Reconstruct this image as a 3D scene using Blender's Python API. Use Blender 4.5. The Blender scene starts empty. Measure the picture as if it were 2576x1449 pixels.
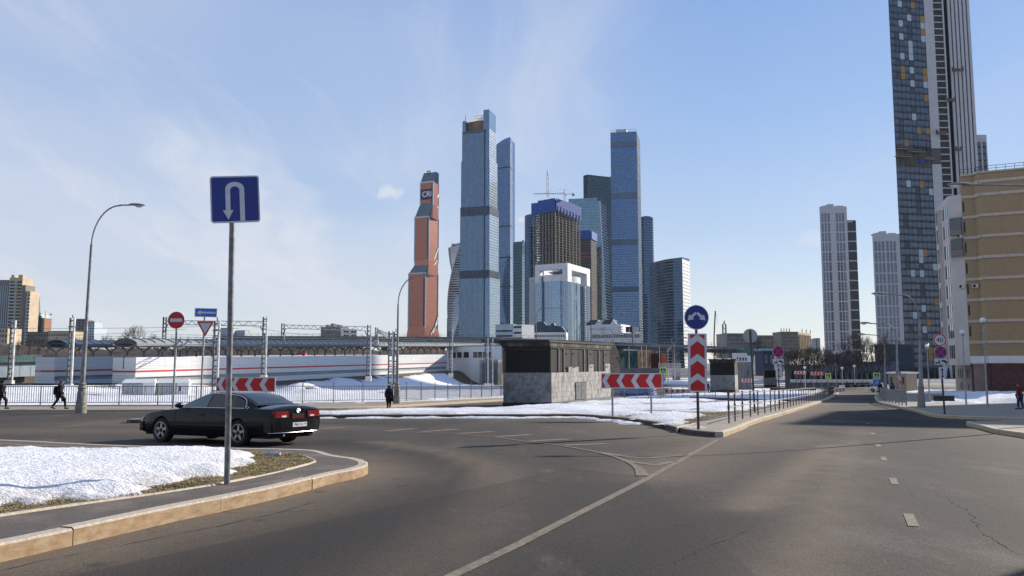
import bpy, bmesh, math, random
import numpy as np
from mathutils import Vector, Matrix, noise as mnoise
R = math.radians
rng = random.Random(7)
scene = bpy.context.scene
COL = scene.collection
# ------------------------------------------------------------------ camera
# layout numbers below are pixels of the photograph at 2576 x 1449
F, CX, CY, H0 = 1968.0, 1288.0, 724.5, 912.0
PITCH = math.atan((H0 - CY) / F)
CAMZ = 1.6
cam_data = bpy.data.cameras.new('camera')
cam = bpy.data.objects.new('camera', cam_data)
COL.objects.link(cam)
cam_data.sensor_width = 36.0
cam_data.lens = 36.0 * F / 2576.0
cam_data.clip_start = 0.1
cam_data.clip_end = 12000
cam.location = (0, 0, CAMZ)
cam.rotation_euler = (math.pi / 2 + PITCH, 0, 0)
scene.camera = cam
# ------------------------------------------------------------------ light
SUN_AZ, SUN_EL = 54.0, 24.0          # azimuth measured from +Y towards +X
sx, sy, sz = (math.sin(R(SUN_AZ)) * math.cos(R(SUN_EL)), math.cos(R(SUN_AZ)) * math.cos(R(SUN_EL)), math.sin(R(SUN_EL)))
sun_data = bpy.data.lights.new('sun', 'SUN')
sun_data.energy = 4.9
sun_data.angle = R(0.53)
sun_data.color = (1.0, 0.90, 0.77)
sun = bpy.data.objects.new('sun', sun_data)
COL.objects.link(sun)
sun.rotation_euler = Vector((-sx, -sy, -sz)).to_track_quat('-Z', 'Y').to_euler()
world = bpy.data.worlds.new('World')
scene.world = world
world.use_nodes = True
wn = world.node_tree
wn.nodes.clear()
class NT:
 """tiny helper for node trees"""
 def __init__(self, tree):
  self.t = tree
 def n(self, typ, **kw):
  nd = self.t.nodes.new(typ)
  for k, v in kw.items():
   if k == 'ins':
    for a, b in v.items():
     s = nd.inputs[a]
     if hasattr(b, 'is_output') or isinstance(b, bpy.types.NodeSocket):
      self.t.links.new(b, s)
     else:
      s.default_value = b
   else:
    setattr(nd, k, v)
  return nd
 def math(self, op, a, b=0.0, clamp=False):
  nd = self.n('ShaderNodeMath', operation=op, use_clamp=clamp, ins={0: a, 1: b})
  return nd.outputs[0]
 def vmath(self, op, a, b=(0, 0, 0)):
  nd = self.n('ShaderNodeVectorMath', operation=op, ins={0: a, 1: b})
  return nd.outputs[0]
 def ramp(self, f, stops):
  nd = self.n('ShaderNodeValToRGB', ins={0: f})
  e = nd.color_ramp.elements
  e[0].position, e[0].color = stops[0][0], (*stops[0][1], 1) if isinstance(stops[0][1], tuple) else (stops[0][1],) * 3 + (1,)
  e[1].position, e[1].color = stops[-1][0], (*stops[-1][1], 1) if isinstance(stops[-1][1], tuple) else (stops[-1][1],) * 3 + (1,)
  for p, c in stops[1:-1]:
   x = e.new(p)
   x.color = (*c, 1) if isinstance(c, tuple) else (c,) * 3 + (1,)
  return nd.outputs[0]
 def smooth(self, f, a, b):
  nd = self.n('ShaderNodeMapRange', interpolation_type='SMOOTHSTEP', clamp=True, ins={0: f, 1: a, 2: b, 3: 0.0, 4: 1.0})
  return nd.outputs[0]
 def mix(self, f, a, b, blend='MIX'):
  nd = self.n('ShaderNodeMix', data_type='RGBA', blend_type=blend)
  for s, v in ((nd.inputs[0], f), (nd.inputs[6], a), (nd.inputs[7], b)):
   if isinstance(v, bpy.types.NodeSocket):
    self.t.links.new(v, s)
   else:
    s.default_value = (*v, 1) if isinstance(v, tuple) and len(v) == 3 else v
  return nd.outputs[2]
 def noise(self, vec, scale, detail=4, rough=0.55, dist=0.0):
  nd = self.n('ShaderNodeTexNoise', ins={'Vector': vec, 'Scale': scale, 'Detail': detail, 'Roughness': rough, 'Distortion': dist})
  return nd.outputs[0]
def build_world():
 k = NT(wn)
 sky = k.n('ShaderNodeTexSky', sky_type='NISHITA', sun_disc=False)
 sky.sun_elevation = R(SUN_EL)
 sky.sun_rotation = R(SUN_AZ)
 sky.altitude = 150
 sky.air_density = 1.0
 sky.dust_density = 0.15
 sky.ozone_density = 2.2
 tc = k.n('ShaderNodeTexCoord')
 d = k.vmath('NORMALIZE', tc.outputs['Generated'])
 sep = k.n('ShaderNodeSeparateXYZ', ins={0: d})
 zc = k.math('MAXIMUM', sep.outputs[2], 0.0)
 den = k.math('ADD', zc, 0.16)
 u = k.math('DIVIDE', sep.outputs[0], den)
 v = k.math('DIVIDE', sep.outputs[1], den)
 uv = k.n('ShaderNodeCombineXYZ', ins={0: u, 1: v, 2: 0.0}).outputs[0]
 # long cirrus streaks, drawn out along one wind direction
 m1 = k.n('ShaderNodeMapping', ins={'Vector': uv, 'Rotation': (0, 0, R(28)), 'Scale': (1.25, 0.16, 1.0), 'Location': (0.35, 0.1, 0)}).outputs[0]
 warp = k.noise(uv, 0.8, 3, 0.6)
 wv = k.n('ShaderNodeCombineXYZ', ins={0: warp, 1: warp, 2: 0.0}).outputs[0]
 m1w = k.vmath('ADD', m1, k.vmath('MULTIPLY', wv, (0.9, 0.3, 0)))
 c1 = k.noise(m1w, 1.25, 7, 0.62, 0.35)
 c2 = k.noise(uv, 0.42, 3, 0.5)
 veil = k.smooth(c2, 0.26, 0.66)
 st = k.smooth(c1, 0.44, 0.72)
 # more cloud on the left half of the sky, clear to the right of the view
 side = k.smooth(k.math('SUBTRACT', k.math('MULTIPLY', sep.outputs[1], 0.34), sep.outputs[0]), 0.02, 0.62)
 cir = k.math('MULTIPLY', k.math('ADD', k.math('MULTIPLY', st, 0.75), k.math('MULTIPLY', veil, 0.72)), k.math('ADD', k.math('MULTIPLY', side, 0.86), 0.14))
 low = k.smooth(sep.outputs[2], 0.0, 0.06)
 cir = k.math('MULTIPLY', cir, low, True)
 # a few small fair-weather puffs low above the skyline
 puff = None
 for (px, py, rx, ry, a) in ((985, 486, 40, 22, 0.85), (1310, 553, 20, 11, 0.85), (2045, 597, 36, 24, 0.5), (1800, 645, 50, 9, 0.35), (1010, 690, 80, 14, 0.28), (900, 620, 160, 20, 0.25)):
  uu, vv = (px - CX) / F, (CY - py) / F
  c = Vector((uu, math.cos(PITCH) - vv * math.sin(PITCH), math.sin(PITCH) + vv * math.cos(PITCH))).normalized()
  df = k.vmath('SUBTRACT', d, tuple(c))
  s2 = k.n('ShaderNodeSeparateXYZ', ins={0: df})
  q = k.n('ShaderNodeCombineXYZ', ins={0: k.math('DIVIDE', s2.outputs[0], rx / F), 1: 0.0, 2: k.math('DIVIDE', s2.outputs[2], ry / F)}).outputs[0]
  ln = k.n('ShaderNodeVectorMath', operation='LENGTH', ins={0: q}).outputs['Value']
  nz = k.noise(d, 60.0, 5, 0.6)
  e = k.math('ADD', ln, k.math('MULTIPLY', k.math('SUBTRACT', nz, 0.5), 2.2))
  p = k.math('MULTIPLY', k.math('SUBTRACT', 1.0, k.smooth(e, 0.25, 1.25)), a)
  ahead = k.math('GREATER_THAN', sep.outputs[1], 0.0)
  p = k.math('MULTIPLY', p, ahead)
  puff = p if puff is None else k.math('MAXIMUM', puff, p)
 cover = k.math('MAXIMUM', cir, puff)
 hsv = k.n('ShaderNodeHueSaturation', ins={'Hue': 0.5, 'Saturation': 1.0, 'Value': 1.0, 'Fac': 1.0, 'Color': sky.outputs[0]})
 grad = k.ramp(zc, [(0.0, (0.54, 0.565, 0.61)), (0.08, (0.50, 0.54, 0.62)), (0.16, (0.35, 0.45, 0.63)), (0.30, (0.225, 0.36, 0.63)), (0.48, (0.145, 0.28, 0.59)), (1.0, (0.085, 0.185, 0.46))])
 grad = k.vmath('MULTIPLY', grad, (10.0, 10.0, 10.0))
 base = k.mix(0.72, hsv.outputs[0], grad)
 colr = k.mix(k.math('MULTIPLY', cover, 0.95), base, (5.7, 5.9, 6.5))
 bg = k.n('ShaderNodeBackground', ins={'Color': colr, 'Strength': 0.088})
 out = k.n('ShaderNodeOutputWorld')
 wn.links.new(bg.outputs[0], out.inputs[0])
build_world()
scene.view_settings.view_transform = 'Standard'
scene.view_settings.look = 'None'
scene.view_settings.exposure = 0.58
scene.view_settings.gamma = 1.0
scene.view_settings.use_curve_mapping = False
scene.render.engine = 'CYCLES'
scene.cycles.max_bounces = 6
scene.cycles.diffuse_bounces = 3
scene.cycles.glossy_bounces = 3
scene.cycles.transmission_bounces = 4
scene.cycles.transparent_max_bounces = 6
scene.cycles.use_denoising = True
scene.cycles.denoising_input_passes = 'RGB_ALBEDO_NORMAL'
scene.cycles.denoising_prefilter = 'NONE'
# ------------------------------------------------------------------ place helpers
SLOPE = 0.027                         # the street falls gently away from the camera
FLAT = 180.0
def gz(y):
 if y < FLAT:
  return -SLOPE * y
 return -SLOPE * FLAT
def ray(x, y):
 u, v = (x - CX) / F, (CY - y) / F
 return (u, math.cos(PITCH) - v * math.sin(PITCH), math.sin(PITCH) + v * math.cos(PITCH))
def P(x, y, Y):
 """point of the line of sight (x, y) at distance Y ahead"""
 d = ray(x, y)
 t = Y / d[1]
 return Vector((d[0] * t, Y, CAMZ + d[2] * t))
def G(x, y, h=0.0):
 """where the line of sight (x, y) meets the street, h above it"""
 d = ray(x, y)
 den = d[2] + SLOPE * d[1]
 t = (h - CAMZ) / den if den < -1e-6 else 1e9
 if t * d[1] > FLAT or t < 0:
  t = (-SLOPE * FLAT + h - CAMZ) / d[2]
 return Vector((d[0] * t, d[1] * t, CAMZ + d[2] * t))
def XY(x, y, h=0.0):
 g = G(x, y, h)
 return (g.x, g.y)
# ------------------------------------------------------------------ mesh helpers
class MB:
 def __init__(self):
  self.v, self.f = [], []
 def add(self, vs, fs):
  n = len(self.v)
  self.v += [tuple(p) for p in vs]
  self.f += [tuple(i + n for i in q) for q in fs]
  return self
 def hexa(self, c):
  """eight corners: bottom ring then top ring"""
  return self.add(c, [(3, 2, 1, 0), (4, 5, 6, 7), (0, 1, 5, 4), (1, 2, 6, 5), (2, 3, 7, 6), (3, 0, 4, 7)])
 def box(self, x0, x1, y0, y1, z0, z1):
  return self.hexa([(x0, y0, z0), (x1, y0, z0), (x1, y1, z0), (x0, y1, z0), (x0, y0, z1), (x1, y0, z1), (x1, y1, z1), (x0, y1, z1)])
 def beam(self, p, q, w, h, up=(0, 0, 1)):
  p, q = Vector(p), Vector(q)
  d = (q - p).normalized()
  u = Vector(up)
  s = d.cross(u)
  if s.length < 1e-5:
   s = d.cross(Vector((1, 0, 0)))
  s.normalize()
  t = s.cross(d).normalized()
  a, b = s * w / 2, t * h / 2
  return self.hexa([p - a - b, p + a - b, q + a - b, q - a - b, p - a + b, p + a + b, q + a + b, q - a + b])
 def cyl(self, p, q, r0, r1=None, n=10, cap=True):
  r1 = r0 if r1 is None else r1
  p, q = Vector(p), Vector(q)
  d = (q - p).normalized()
  a = d.cross(Vector((0, 0, 1)))
  if a.length < 1e-4:
   a = Vector((1, 0, 0))
  a.normalize()
  b = d.cross(a)
  vs = []
  for c, r in ((p, r0), (q, r1)):
   for i in range(n):
    t = 2 * math.pi * i / n
    vs.append(c + a * (r * math.cos(t)) + b * (r * math.sin(t)))
  fs = [(i, (i + 1) % n, n + (i + 1) % n, n + i) for i in range(n)]
  if cap:
   fs += [tuple(range(n - 1, -1, -1)), tuple(range(n, 2 * n))]
  return self.add(vs, fs)
 def tube(self, pts, r, n=8, cap=True):
  pts = [Vector(p) for p in pts]
  rs = r if isinstance(r, (list, tuple)) else [r] * len(pts)
  vs, prev = [], None
  for i, p in enumerate(pts):
   d = (pts[min(i + 1, len(pts) - 1)] - pts[max(i - 1, 0)]).normalized()
   if prev is None:
    a = d.cross(Vector((0, 0, 1)))
    if a.length < 1e-3:
     a = Vector((1, 0, 0))
   else:
    a = prev - d * prev.dot(d)
   a.normalize()
   prev = a
   b = d.cross(a)
   for j in range(n):
    t = 2 * math.pi * j / n
    vs.append(p + a * (rs[i] * math.cos(t)) + b * (rs[i] * math.sin(t)))
  m = len(pts)
  fs = []
  for i in range(m - 1):
   for j in range(n):
    fs.append((i * n + j, i * n + (j + 1) % n, (i + 1) * n + (j + 1) % n, (i + 1) * n + j))
  if cap:
   fs += [tuple(range(n - 1, -1, -1)), tuple(range((m - 1) * n, m * n))]
  return self.add(vs, fs)
 def prism(self, poly, z0, z1):
  n = len(poly)
  vs = [(x, y, z0 if not callable(z0) else z0(x, y)) for x, y in poly] + [(x, y, z1 if not callable(z1) else z1(x, y)) for x, y in poly]
  fs = [tuple(range(n - 1, -1, -1)), tuple(range(n, 2 * n))] + [(i, (i + 1) % n, n + (i + 1) % n, n + i) for i in range(n)]
  return self.add(vs, fs)
 def loft(self, rings, cap=True):
  """rings: equal-length closed rings of points, bottom to top"""
  n = len(rings[0])
  vs = [p for r in rings for p in r]
  fs = []
  for k in range(len(rings) - 1):
   for i in range(n):
    fs.append((k * n + i, k * n + (i + 1) % n, (k + 1) * n + (i + 1) % n, (k + 1) * n + i))
  if cap:
   fs += [tuple(range(n - 1, -1, -1)), tuple(range((len(rings) - 1) * n, len(rings) * n))]
  return self.add(vs, fs)
 def plate(self, poly, y0, y1):
  """outline in x, z seen from -y, given thickness from y0 (front) to y1"""
  n = len(poly)
  vs = [(x, y0, z) for x, z in poly] + [(x, y1, z) for x, z in poly]
  fs = [tuple(range(n)), tuple(range(2 * n - 1, n - 1, -1))] + [((i + 1) % n, i, n + i, n + (i + 1) % n) for i in range(n)]
  return self.add(vs, fs)
 def lathe(self, prof, n=16, c=(0, 0, 0)):
  rings = []
  for r, z in prof:
   rings.append([(c[0] + r * math.cos(2 * math.pi * i / n), c[1] + r * math.sin(2 * math.pi * i / n), c[2] + z) for i in range(n)])
  return self.loft(rings)
 def xform(self, m):
  self.v = [tuple(m @ Vector(p)) for p in self.v]
  return self
 def mesh(self, name):
  me = bpy.data.meshes.new(name)
  me.from_pydata(self.v, [], self.f)
  me.validate()
  bm = bmesh.new()
  bm.from_mesh(me)
  bmesh.ops.recalc_face_normals(bm, faces=bm.faces)
  bm.to_mesh(me)
  bm.free()
  return me
 def build(self, name, m, parent=None, smooth=False, kind=None, world=True, label=None, recalc=True):
  if recalc:
   me = self.mesh(name)
  else:
   me = bpy.data.meshes.new(name)
   me.from_pydata(self.v, [], self.f)
  me.materials.append(m)
  if smooth:
   me.polygons.foreach_set('use_smooth', [True] * len(me.polygons))
   try:
    me.set_sharp_from_angle(angle=R(35))
   except Exception:
    pass
  return link(name, me, parent, kind, world, label)
def base_of(o):
 """sum of the locations up the chain (things built in world coordinates are never rotated)"""
 t = Vector((0, 0, 0))
 while o is not None:
  t += o.location
  o = o.parent
 return t
def link(name, me, parent=None, kind=None, world=True, label=None):
 o = bpy.data.objects.new(name, me)
 COL.objects.link(o)
 if parent is not None:
  o.parent = parent
  if world:
   o.location = -base_of(parent)
 if kind:
  o['kind'] = kind
 if label:
  o['label'] = label
 return o
def thing(name, label, cat, loc=(0, 0, 0), rz=0.0, group=None, kind=None):
 o = bpy.data.objects.new(name, None)
 o.empty_display_size = 0.3
 COL.objects.link(o)
 o.location = loc
 o.rotation_euler = (0, 0, rz)
 if kind:
  o['kind'] = kind
 else:
  o['label'] = label
  o['category'] = cat
 if group:
  o['group'] = group
 return o
def tag(o, label, cat, group=None):
 o['label'] = label
 o['category'] = cat
 if group:
  o['group'] = group
 return o
def dup(root, loc=None, rz=None, label=None, scale=None, parent=None):
 c = root.copy()
 COL.objects.link(c)
 if parent is not None:
  c.parent = parent
 for ch in list(root.children):
  dup(ch, parent=c)
 if loc is not None:
  c.location = loc
 if rz is not None:
  c.rotation_euler = (0, 0, rz)
 if scale is not None:
  c.scale = (scale,) * 3 if not isinstance(scale, tuple) else scale
 if label:
  c['label'] = label
 return c
def struct(o):
 o['kind'] = 'structure'
 return o
class Wall:
 """a wall from A to B (left to right as seen from outside)"""
 def __init__(self, A, B):
  self.A = Vector((A[0], A[1]))
  self.B = Vector((B[0], B[1]))
  self.L = (self.B - self.A).length
  self.u = (self.B - self.A) / self.L
  self.n = Vector((self.u.y, -self.u.x))
  self.ang = math.atan2(self.u.y, self.u.x)
 def pt(self, s, z, o=0.0):
  q = self.A + self.u * s + self.n * o
  return Vector((q.x, q.y, z))
 def box(self, mb, s0, s1, z0, z1, o0=0.0, o1=0.1):
  p = self.pt
  return mb.hexa([p(s0, z0, o1), p(s1, z0, o1), p(s1, z0, o0), p(s0, z0, o0), p(s0, z1, o1), p(s1, z1, o1), p(s1, z1, o0), p(s0, z1, o0)])
def place(name, me, parent, pos, ang, label=None):
 """a mesh modelled in a wall's own frame (x along, -y outwards), shared between alike pieces"""
 o = bpy.data.objects.new(name, me)
 COL.objects.link(o)
 o.parent = parent
 o.location = Vector(pos) - base_of(parent)
 o.rotation_euler = (0, 0, ang)
 if label:
  o['label'] = label
 return o
def shared(mb, name, m):
 me = mb.mesh(name)
 me.materials.append(m)
 return me
def polyline_offset(pts, d):
 """offset an open polyline to its left by d"""
 out = []
 for i, p in enumerate(pts):
  a = Vector(pts[max(i - 1, 0)][:2])
  b = Vector(pts[min(i + 1, len(pts) - 1)][:2])
  t = (b - a).normalized()
  n = Vector((-t.y, t.x))
  out.append((p[0] + n.x * d, p[1] + n.y * d))
 return out
def resample(pts, step):
 pts = [Vector(p[:2]) for p in pts]
 out = [pts[0]]
 for a, b in zip(pts, pts[1:]):
  n = max(1, int(round((b - a).length / step)))
  for i in range(1, n + 1):
   out.append(a.lerp(b, i / n))
 return [(p.x, p.y) for p in out]
def curve_through(pts, step=0.5):
 """Catmull-Rom through the points, evenly resampled"""
 P_ = [Vector(p[:2]) for p in pts]
 P_ = [P_[0] * 2 - P_[1]] + P_ + [P_[-1] * 2 - P_[-2]]
 out = []
 for i in range(1, len(P_) - 2):
  a, b, c, d = P_[i - 1], P_[i], P_[i + 1], P_[i + 2]
  n = max(2, int((c - b).length / step))
  for k in range(n):
   t = k / n
   out.append(0.5 * ((2 * b) + (c - a) * t + (2 * a - 5 * b + 4 * c - d) * t * t + (3 * b - a - 3 * c + d) * t ** 3))
 out.append(P_[-2])
 return [(p.x, p.y) for p in out]
def dist_to_polyline(X, Y, pts):
 best = np.full(X.shape, 1e9)
 for (ax, ay), (bx, by) in zip(pts, pts[1:]):
  dx, dy = bx - ax, by - ay
  l2 = dx * dx + dy * dy + 1e-12
  t = np.clip(((X - ax) * dx + (Y - ay) * dy) / l2, 0, 1)
  best = np.minimum(best, np.hypot(X - ax - t * dx, Y - ay - t * dy))
 return best
def in_poly(X, Y, poly):
 r = np.zeros(X.shape, bool)
 n = len(poly)
 for i in range(n):
  x0, y0 = poly[i]
  x1, y1 = poly[(i + 1) % n]
  c = ((y0 > Y) != (y1 > Y)) & (X < (x1 - x0) * (Y - y0) / (y1 - y0 + 1e-12) + x0)
  r ^= c
 return r
def fbm(x, y, s, o=4, z=0.0):
 return mnoise.fractal((x * s, y * s, z), 1.0, 2.0, o, noise_basis='PERLIN_ORIGINAL')
# ------------------------------------------------------------------ materials
MATS = {}
def pm(name, col, rough=0.7, metal=0.0, var=0.12, scale=2.0, bump=0.0, bscale=20.0, spec=0.35, coat=0.0, detail=5, dirt=None, dirt_amt=0.0, dirt_scale=0.6, local=False, stretch=None):
 if name in MATS:
  return MATS[name]
 m = bpy.data.materials.new(name)
 m.use_nodes = True
 t = m.node_tree
 t.nodes.clear()
 k = NT(t)
 if local:
  pos = k.n('ShaderNodeTexCoord').outputs['Object']
 else:
  pos = k.n('ShaderNodeNewGeometry').outputs['Position']
 if stretch:
  pos = k.vmath('MULTIPLY', pos, stretch)
 nz = k.noise(pos, scale, detail, 0.6)
 lo = tuple(max(0, c * (1 - var * 1.6)) for c in col)
 hi = tuple(min(1, c * (1 + var * 1.6)) for c in col)
 c = k.mix(k.smooth(nz, 0.25, 0.75), lo, hi)
 if dirt is not None:
  nd = k.noise(pos, dirt_scale, 6, 0.68)
  c = k.mix(k.math('MULTIPLY', k.smooth(nd, 0.46, 0.72), dirt_amt), c, dirt)
 b = k.n('ShaderNodeBsdfPrincipled', ins={'Base Color': c, 'Metallic': metal, 'Specular IOR Level': spec})
 rn = k.math('ADD', k.math('MULTIPLY', k.math('SUBTRACT', nz, 0.5), 0.25), rough, True)
 t.links.new(rn, b.inputs['Roughness'])
 if coat:
  b.inputs['Coat Weight'].default_value = coat
  b.inputs['Coat Roughness'].default_value = 0.03
 if bump:
  nb = k.noise(pos, bscale, 4, 0.6)
  bp = k.n('ShaderNodeBump', ins={'Strength': min(1.0, bump * 10), 'Distance': 0.02 * bump * 5, 'Height': nb})
  t.links.new(bp.outputs[0], b.inputs['Normal'])
 o = k.n('ShaderNodeOutputMaterial')
 t.links.new(b.outputs[0], o.inputs[0])
 MATS[name] = m
 return m
def glass_tower(name, tint, cell=(1.6, 1.6, 3.9), var=0.22, rough=0.07, metal=0.82, wob=0.006):
 """mirror-like curtain wall: every pane tilts and tints a little differently"""
 m = bpy.data.materials.new(name)
 m.use_nodes = True
 t = m.node_tree
 t.nodes.clear()
 k = NT(t)
 geo = k.n('ShaderNodeNewGeometry')
 pos = geo.outputs['Position']
 cellv = k.n('ShaderNodeVectorMath', operation='SNAP', ins={0: pos, 1: cell}).outputs[0]
 wn_ = k.n('ShaderNodeTexWhiteNoise', noise_dimensions='3D', ins={0: cellv})
 big = k.noise(pos, 0.018, 3, 0.5)
 f = k.math('ADD', k.math('MULTIPLY', wn_.outputs[0], 0.6), k.math('MULTIPLY', big, 0.4))
 lo = tuple(c * (1 - var) for c in tint)
 hi = tuple(min(1, c * (1 + var)) for c in tint)
 c = k.mix(f, lo, hi)
 b = k.n('ShaderNodeBsdfPrincipled', ins={'Base Color': c, 'Metallic': metal, 'Roughness': rough})
 jit = k.vmath('MULTIPLY', k.vmath('SUBTRACT', wn_.outputs[1], (0.5, 0.5, 0.5)), (wob, wob, wob))
 nn = k.vmath('NORMALIZE', k.vmath('ADD', geo.outputs['Normal'], jit))
 t.links.new(nn, b.inputs['Normal'])
 o = k.n('ShaderNodeOutputMaterial')
 t.links.new(b.outputs[0], o.inputs[0])
 return m
# ================================================================== GROUND
def asphalt_mat():
 m = bpy.data.materials.new('asphalt')
 m.use_nodes = True
 t = m.node_tree
 t.nodes.clear()
 k = NT(t)
 pos = k.n('ShaderNodeNewGeometry').outputs['Position']
 dust = k.n('ShaderNodeAttribute', attribute_name='dust').outputs['Fac']
 wear = k.n('ShaderNodeAttribute', attribute_name='wear').outputs['Fac']
 grit = k.noise(pos, 34.0, 5, 0.85)
 grit2 = k.n('ShaderNodeTexVoronoi', ins={'Vector': pos, 'Scale': 38.0}).outputs['Distance']
 mid = k.noise(pos, 2.2, 5, 0.65)
 big = k.noise(k.vmath('MULTIPLY', pos, (0.5, 0.12, 0.5)), 1.0, 4, 0.6)
 c = k.mix(k.smooth(grit, 0.34, 0.66), (0.012, 0.0115, 0.011), (0.122, 0.105, 0.086))
 c = k.mix(k.math('ADD', 0.35, k.math('MULTIPLY', k.smooth(grit2, 0.10, 0.50), 0.65)), (0.012, 0.0115, 0.011), c)
 c = k.mix(k.math('MULTIPLY', k.smooth(mid, 0.35, 0.75), 0.35), c, (0.118, 0.100, 0.082))
 c = k.mix(k.math('MULTIPLY', k.smooth(big, 0.38, 0.70), 0.38), c, (0.118, 0.100, 0.083))
 c = k.mix(k.math('MULTIPLY', wear, k.math('ADD', 0.55, k.math('MULTIPLY', mid, 0.45)), True), c, k.mix(k.smooth(grit, 0.3, 0.7), (0.009, 0.009, 0.010), (0.038, 0.036, 0.035)))
 dn = k.noise(pos, 1.1, 6, 0.7)
 df = k.math('MULTIPLY', dust, k.math('ADD', 0.45, k.math('MULTIPLY', dn, 0.9)), True)
 c = k.mix(df, c, k.mix(k.smooth(grit, 0.3, 0.7), (0.19, 0.145, 0.10), (0.30, 0.235, 0.165)))
 # old patches and hairline cracks
 cr = k.n('ShaderNodeTexVoronoi', feature='DISTANCE_TO_EDGE', ins={'Vector': k.vmath('ADD', pos, k.vmath('MULTIPLY', k.n('ShaderNodeTexNoise', ins={'Vector': pos, 'Scale': 0.9, 'Detail': 5.0}).outputs['Color'], (1.6, 1.6, 0))), 'Scale': 0.16}).outputs['Distance']
 crk = k.math('MULTIPLY', k.math('SUBTRACT', 1.0, k.smooth(cr, 0.0, 0.0035)), k.smooth(k.noise(pos, 0.25, 2), 0.5, 0.62))
 c = k.mix(k.math('MULTIPLY', crk, 0.6), c, (0.02, 0.02, 0.02))
 # darker repair patches, pale salt bloom and stray oil spots
 pv = k.n('ShaderNodeTexVoronoi', ins={'Vector': k.vmath('MULTIPLY', pos, (0.11, 0.05, 0.0)), 'Scale': 1.0}).outputs['Color']
 pt = k.n('ShaderNodeSeparateXYZ', ins={0: pv}).outputs[0]
 c = k.mix(k.math('MULTIPLY', k.math('GREATER_THAN', pt, 0.70), 0.38), c, (0.030, 0.028, 0.027))
 salt = k.math('MULTIPLY', k.smooth(k.noise(k.vmath('MULTIPLY', pos, (0.9, 0.35, 0.5)), 0.55, 7, 0.72), 0.52, 0.74), k.smooth(grit, 0.35, 0.6))
 c = k.mix(k.math('MULTIPLY', salt, 0.85), c, (0.21, 0.185, 0.16))
 oil = k.math('SUBTRACT', 1.0, k.smooth(k.n('ShaderNodeTexVoronoi', ins={'Vector': pos, 'Scale': 0.7}).outputs['Distance'], 0.02, 0.11))
 c = k.mix(k.math('MULTIPLY', oil, 0.5), c, (0.02, 0.02, 0.021))
 c = k.vmath('MULTIPLY', c, (0.68, 0.68, 0.69))
 b = k.n('ShaderNodeBsdfPrincipled', ins={'Base Color': c, 'Roughness': 0.88, 'Specular IOR Level': 0.2})
 bp = k.n('ShaderNodeBump', ins={'Strength': 0.40, 'Distance': 0.008, 'Height': k.math('ADD', grit, k.math('MULTIPLY', grit2, 0.8))})
 t.links.new(bp.outputs[0], b.inputs['Normal'])
 o = k.n('ShaderNodeOutputMaterial')
 t.links.new(b.outputs[0], o.inputs[0])
 return m
def snow_mat(name, col=(0.80, 0.815, 0.84), dirtc=(0.36, 0.30, 0.24), bump=1.0, sc=1.0):
 m = bpy.data.materials.new(name)
 m.use_nodes = True
 t = m.node_tree
 t.nodes.clear()
 k = NT(t)
 pos = k.n('ShaderNodeNewGeometry').outputs['Position']
 dirt = k.n('ShaderNodeAttribute', attribute_name='dirt').outputs['Fac']
 n1 = k.noise(k.vmath('MULTIPLY', pos, (1, 1.4, 1)), 9.0 * sc, 5, 0.62)
 n2 = k.noise(pos, 34.0 * sc, 3, 0.6)
 n3 = k.noise(pos, 1.3 * sc, 5, 0.7)
 df = k.math('MULTIPLY', dirt, k.smooth(k.math('ADD', k.math('MULTIPLY', n1, 0.5), k.math('MULTIPLY', n3, 0.5)), 0.36, 0.66), True)
 n4 = k.noise(pos, 0.55 * sc, 6, 0.72)
 c = k.mix(k.math('MULTIPLY', k.smooth(n4, 0.46, 0.74), 0.42), col, tuple(0.55 * a + 0.45 * b * 0.9 for a, b in zip(dirtc, col)))
 spk = k.smooth(k.noise(pos, 70.0 * sc, 2, 0.5), 0.66, 0.72)
 c = k.mix(k.math('MULTIPLY', spk, 0.35), c, (0.25, 0.21, 0.17))
 c = k.mix(k.math('MULTIPLY', df, 0.9), c, dirtc)
 b = k.n('ShaderNodeBsdfPrincipled', ins={'Base Color': c, 'Roughness': 0.75, 'Specular IOR Level': 0.25})
 h = k.math('ADD', n1, k.math('MULTIPLY', n2, 0.35))
 bp = k.n('ShaderNodeBump', ins={'Strength': 1.0, 'Distance': 0.07 * bump, 'Height': h})
 t.links.new(bp.outputs[0], b.inputs['Normal'])
 o = k.n('ShaderNodeOutputMaterial')
 t.links.new(b.outputs[0], o.inputs[0])
 return m
def granite_kerb_mat(name, top, face, stain):
 m = bpy.data.materials.new(name)
 m.use_nodes = True
 t = m.node_tree
 t.nodes.clear()
 k = NT(t)
 geo = k.n('ShaderNodeNewGeometry')
 pos = geo.outputs['Position']
 n1 = k.noise(pos, 26.0, 4, 0.65)
 n2 = k.noise(k.vmath('MULTIPLY', pos, (1, 1, 2.6)), 4.2, 7, 0.72)
 tc = k.mix(k.smooth(n1, 0.3, 0.7), tuple(c * 0.72 for c in top), tuple(min(1, c * 1.15) for c in top))
 fc = k.mix(k.smooth(n2, 0.34, 0.68), face, stain)
 nz = k.n('ShaderNodeSeparateXYZ', ins={0: geo.outputs['True Normal']}).outputs[2]
 c = k.mix(k.smooth(nz, 0.25, 0.75), fc, tc)
 b = k.n('ShaderNodeBsdfPrincipled', ins={'Base Color': c, 'Roughness': 0.85, 'Specular IOR Level': 0.25})
 bp = k.n('ShaderNodeBump', ins={'Strength': 0.4, 'Distance': 0.006, 'Height': n1})
 t.links.new(bp.outputs[0], b.inputs['Normal'])
 o = k.n('ShaderNodeOutputMaterial')
 t.links.new(b.outputs[0], o.inputs[0])
 return m
M_ASPH = asphalt_mat()
M_SNOW = snow_mat('snow_near')
M_SNOWF = snow_mat('snow_far', sc=0.35, bump=2.0)
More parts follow.
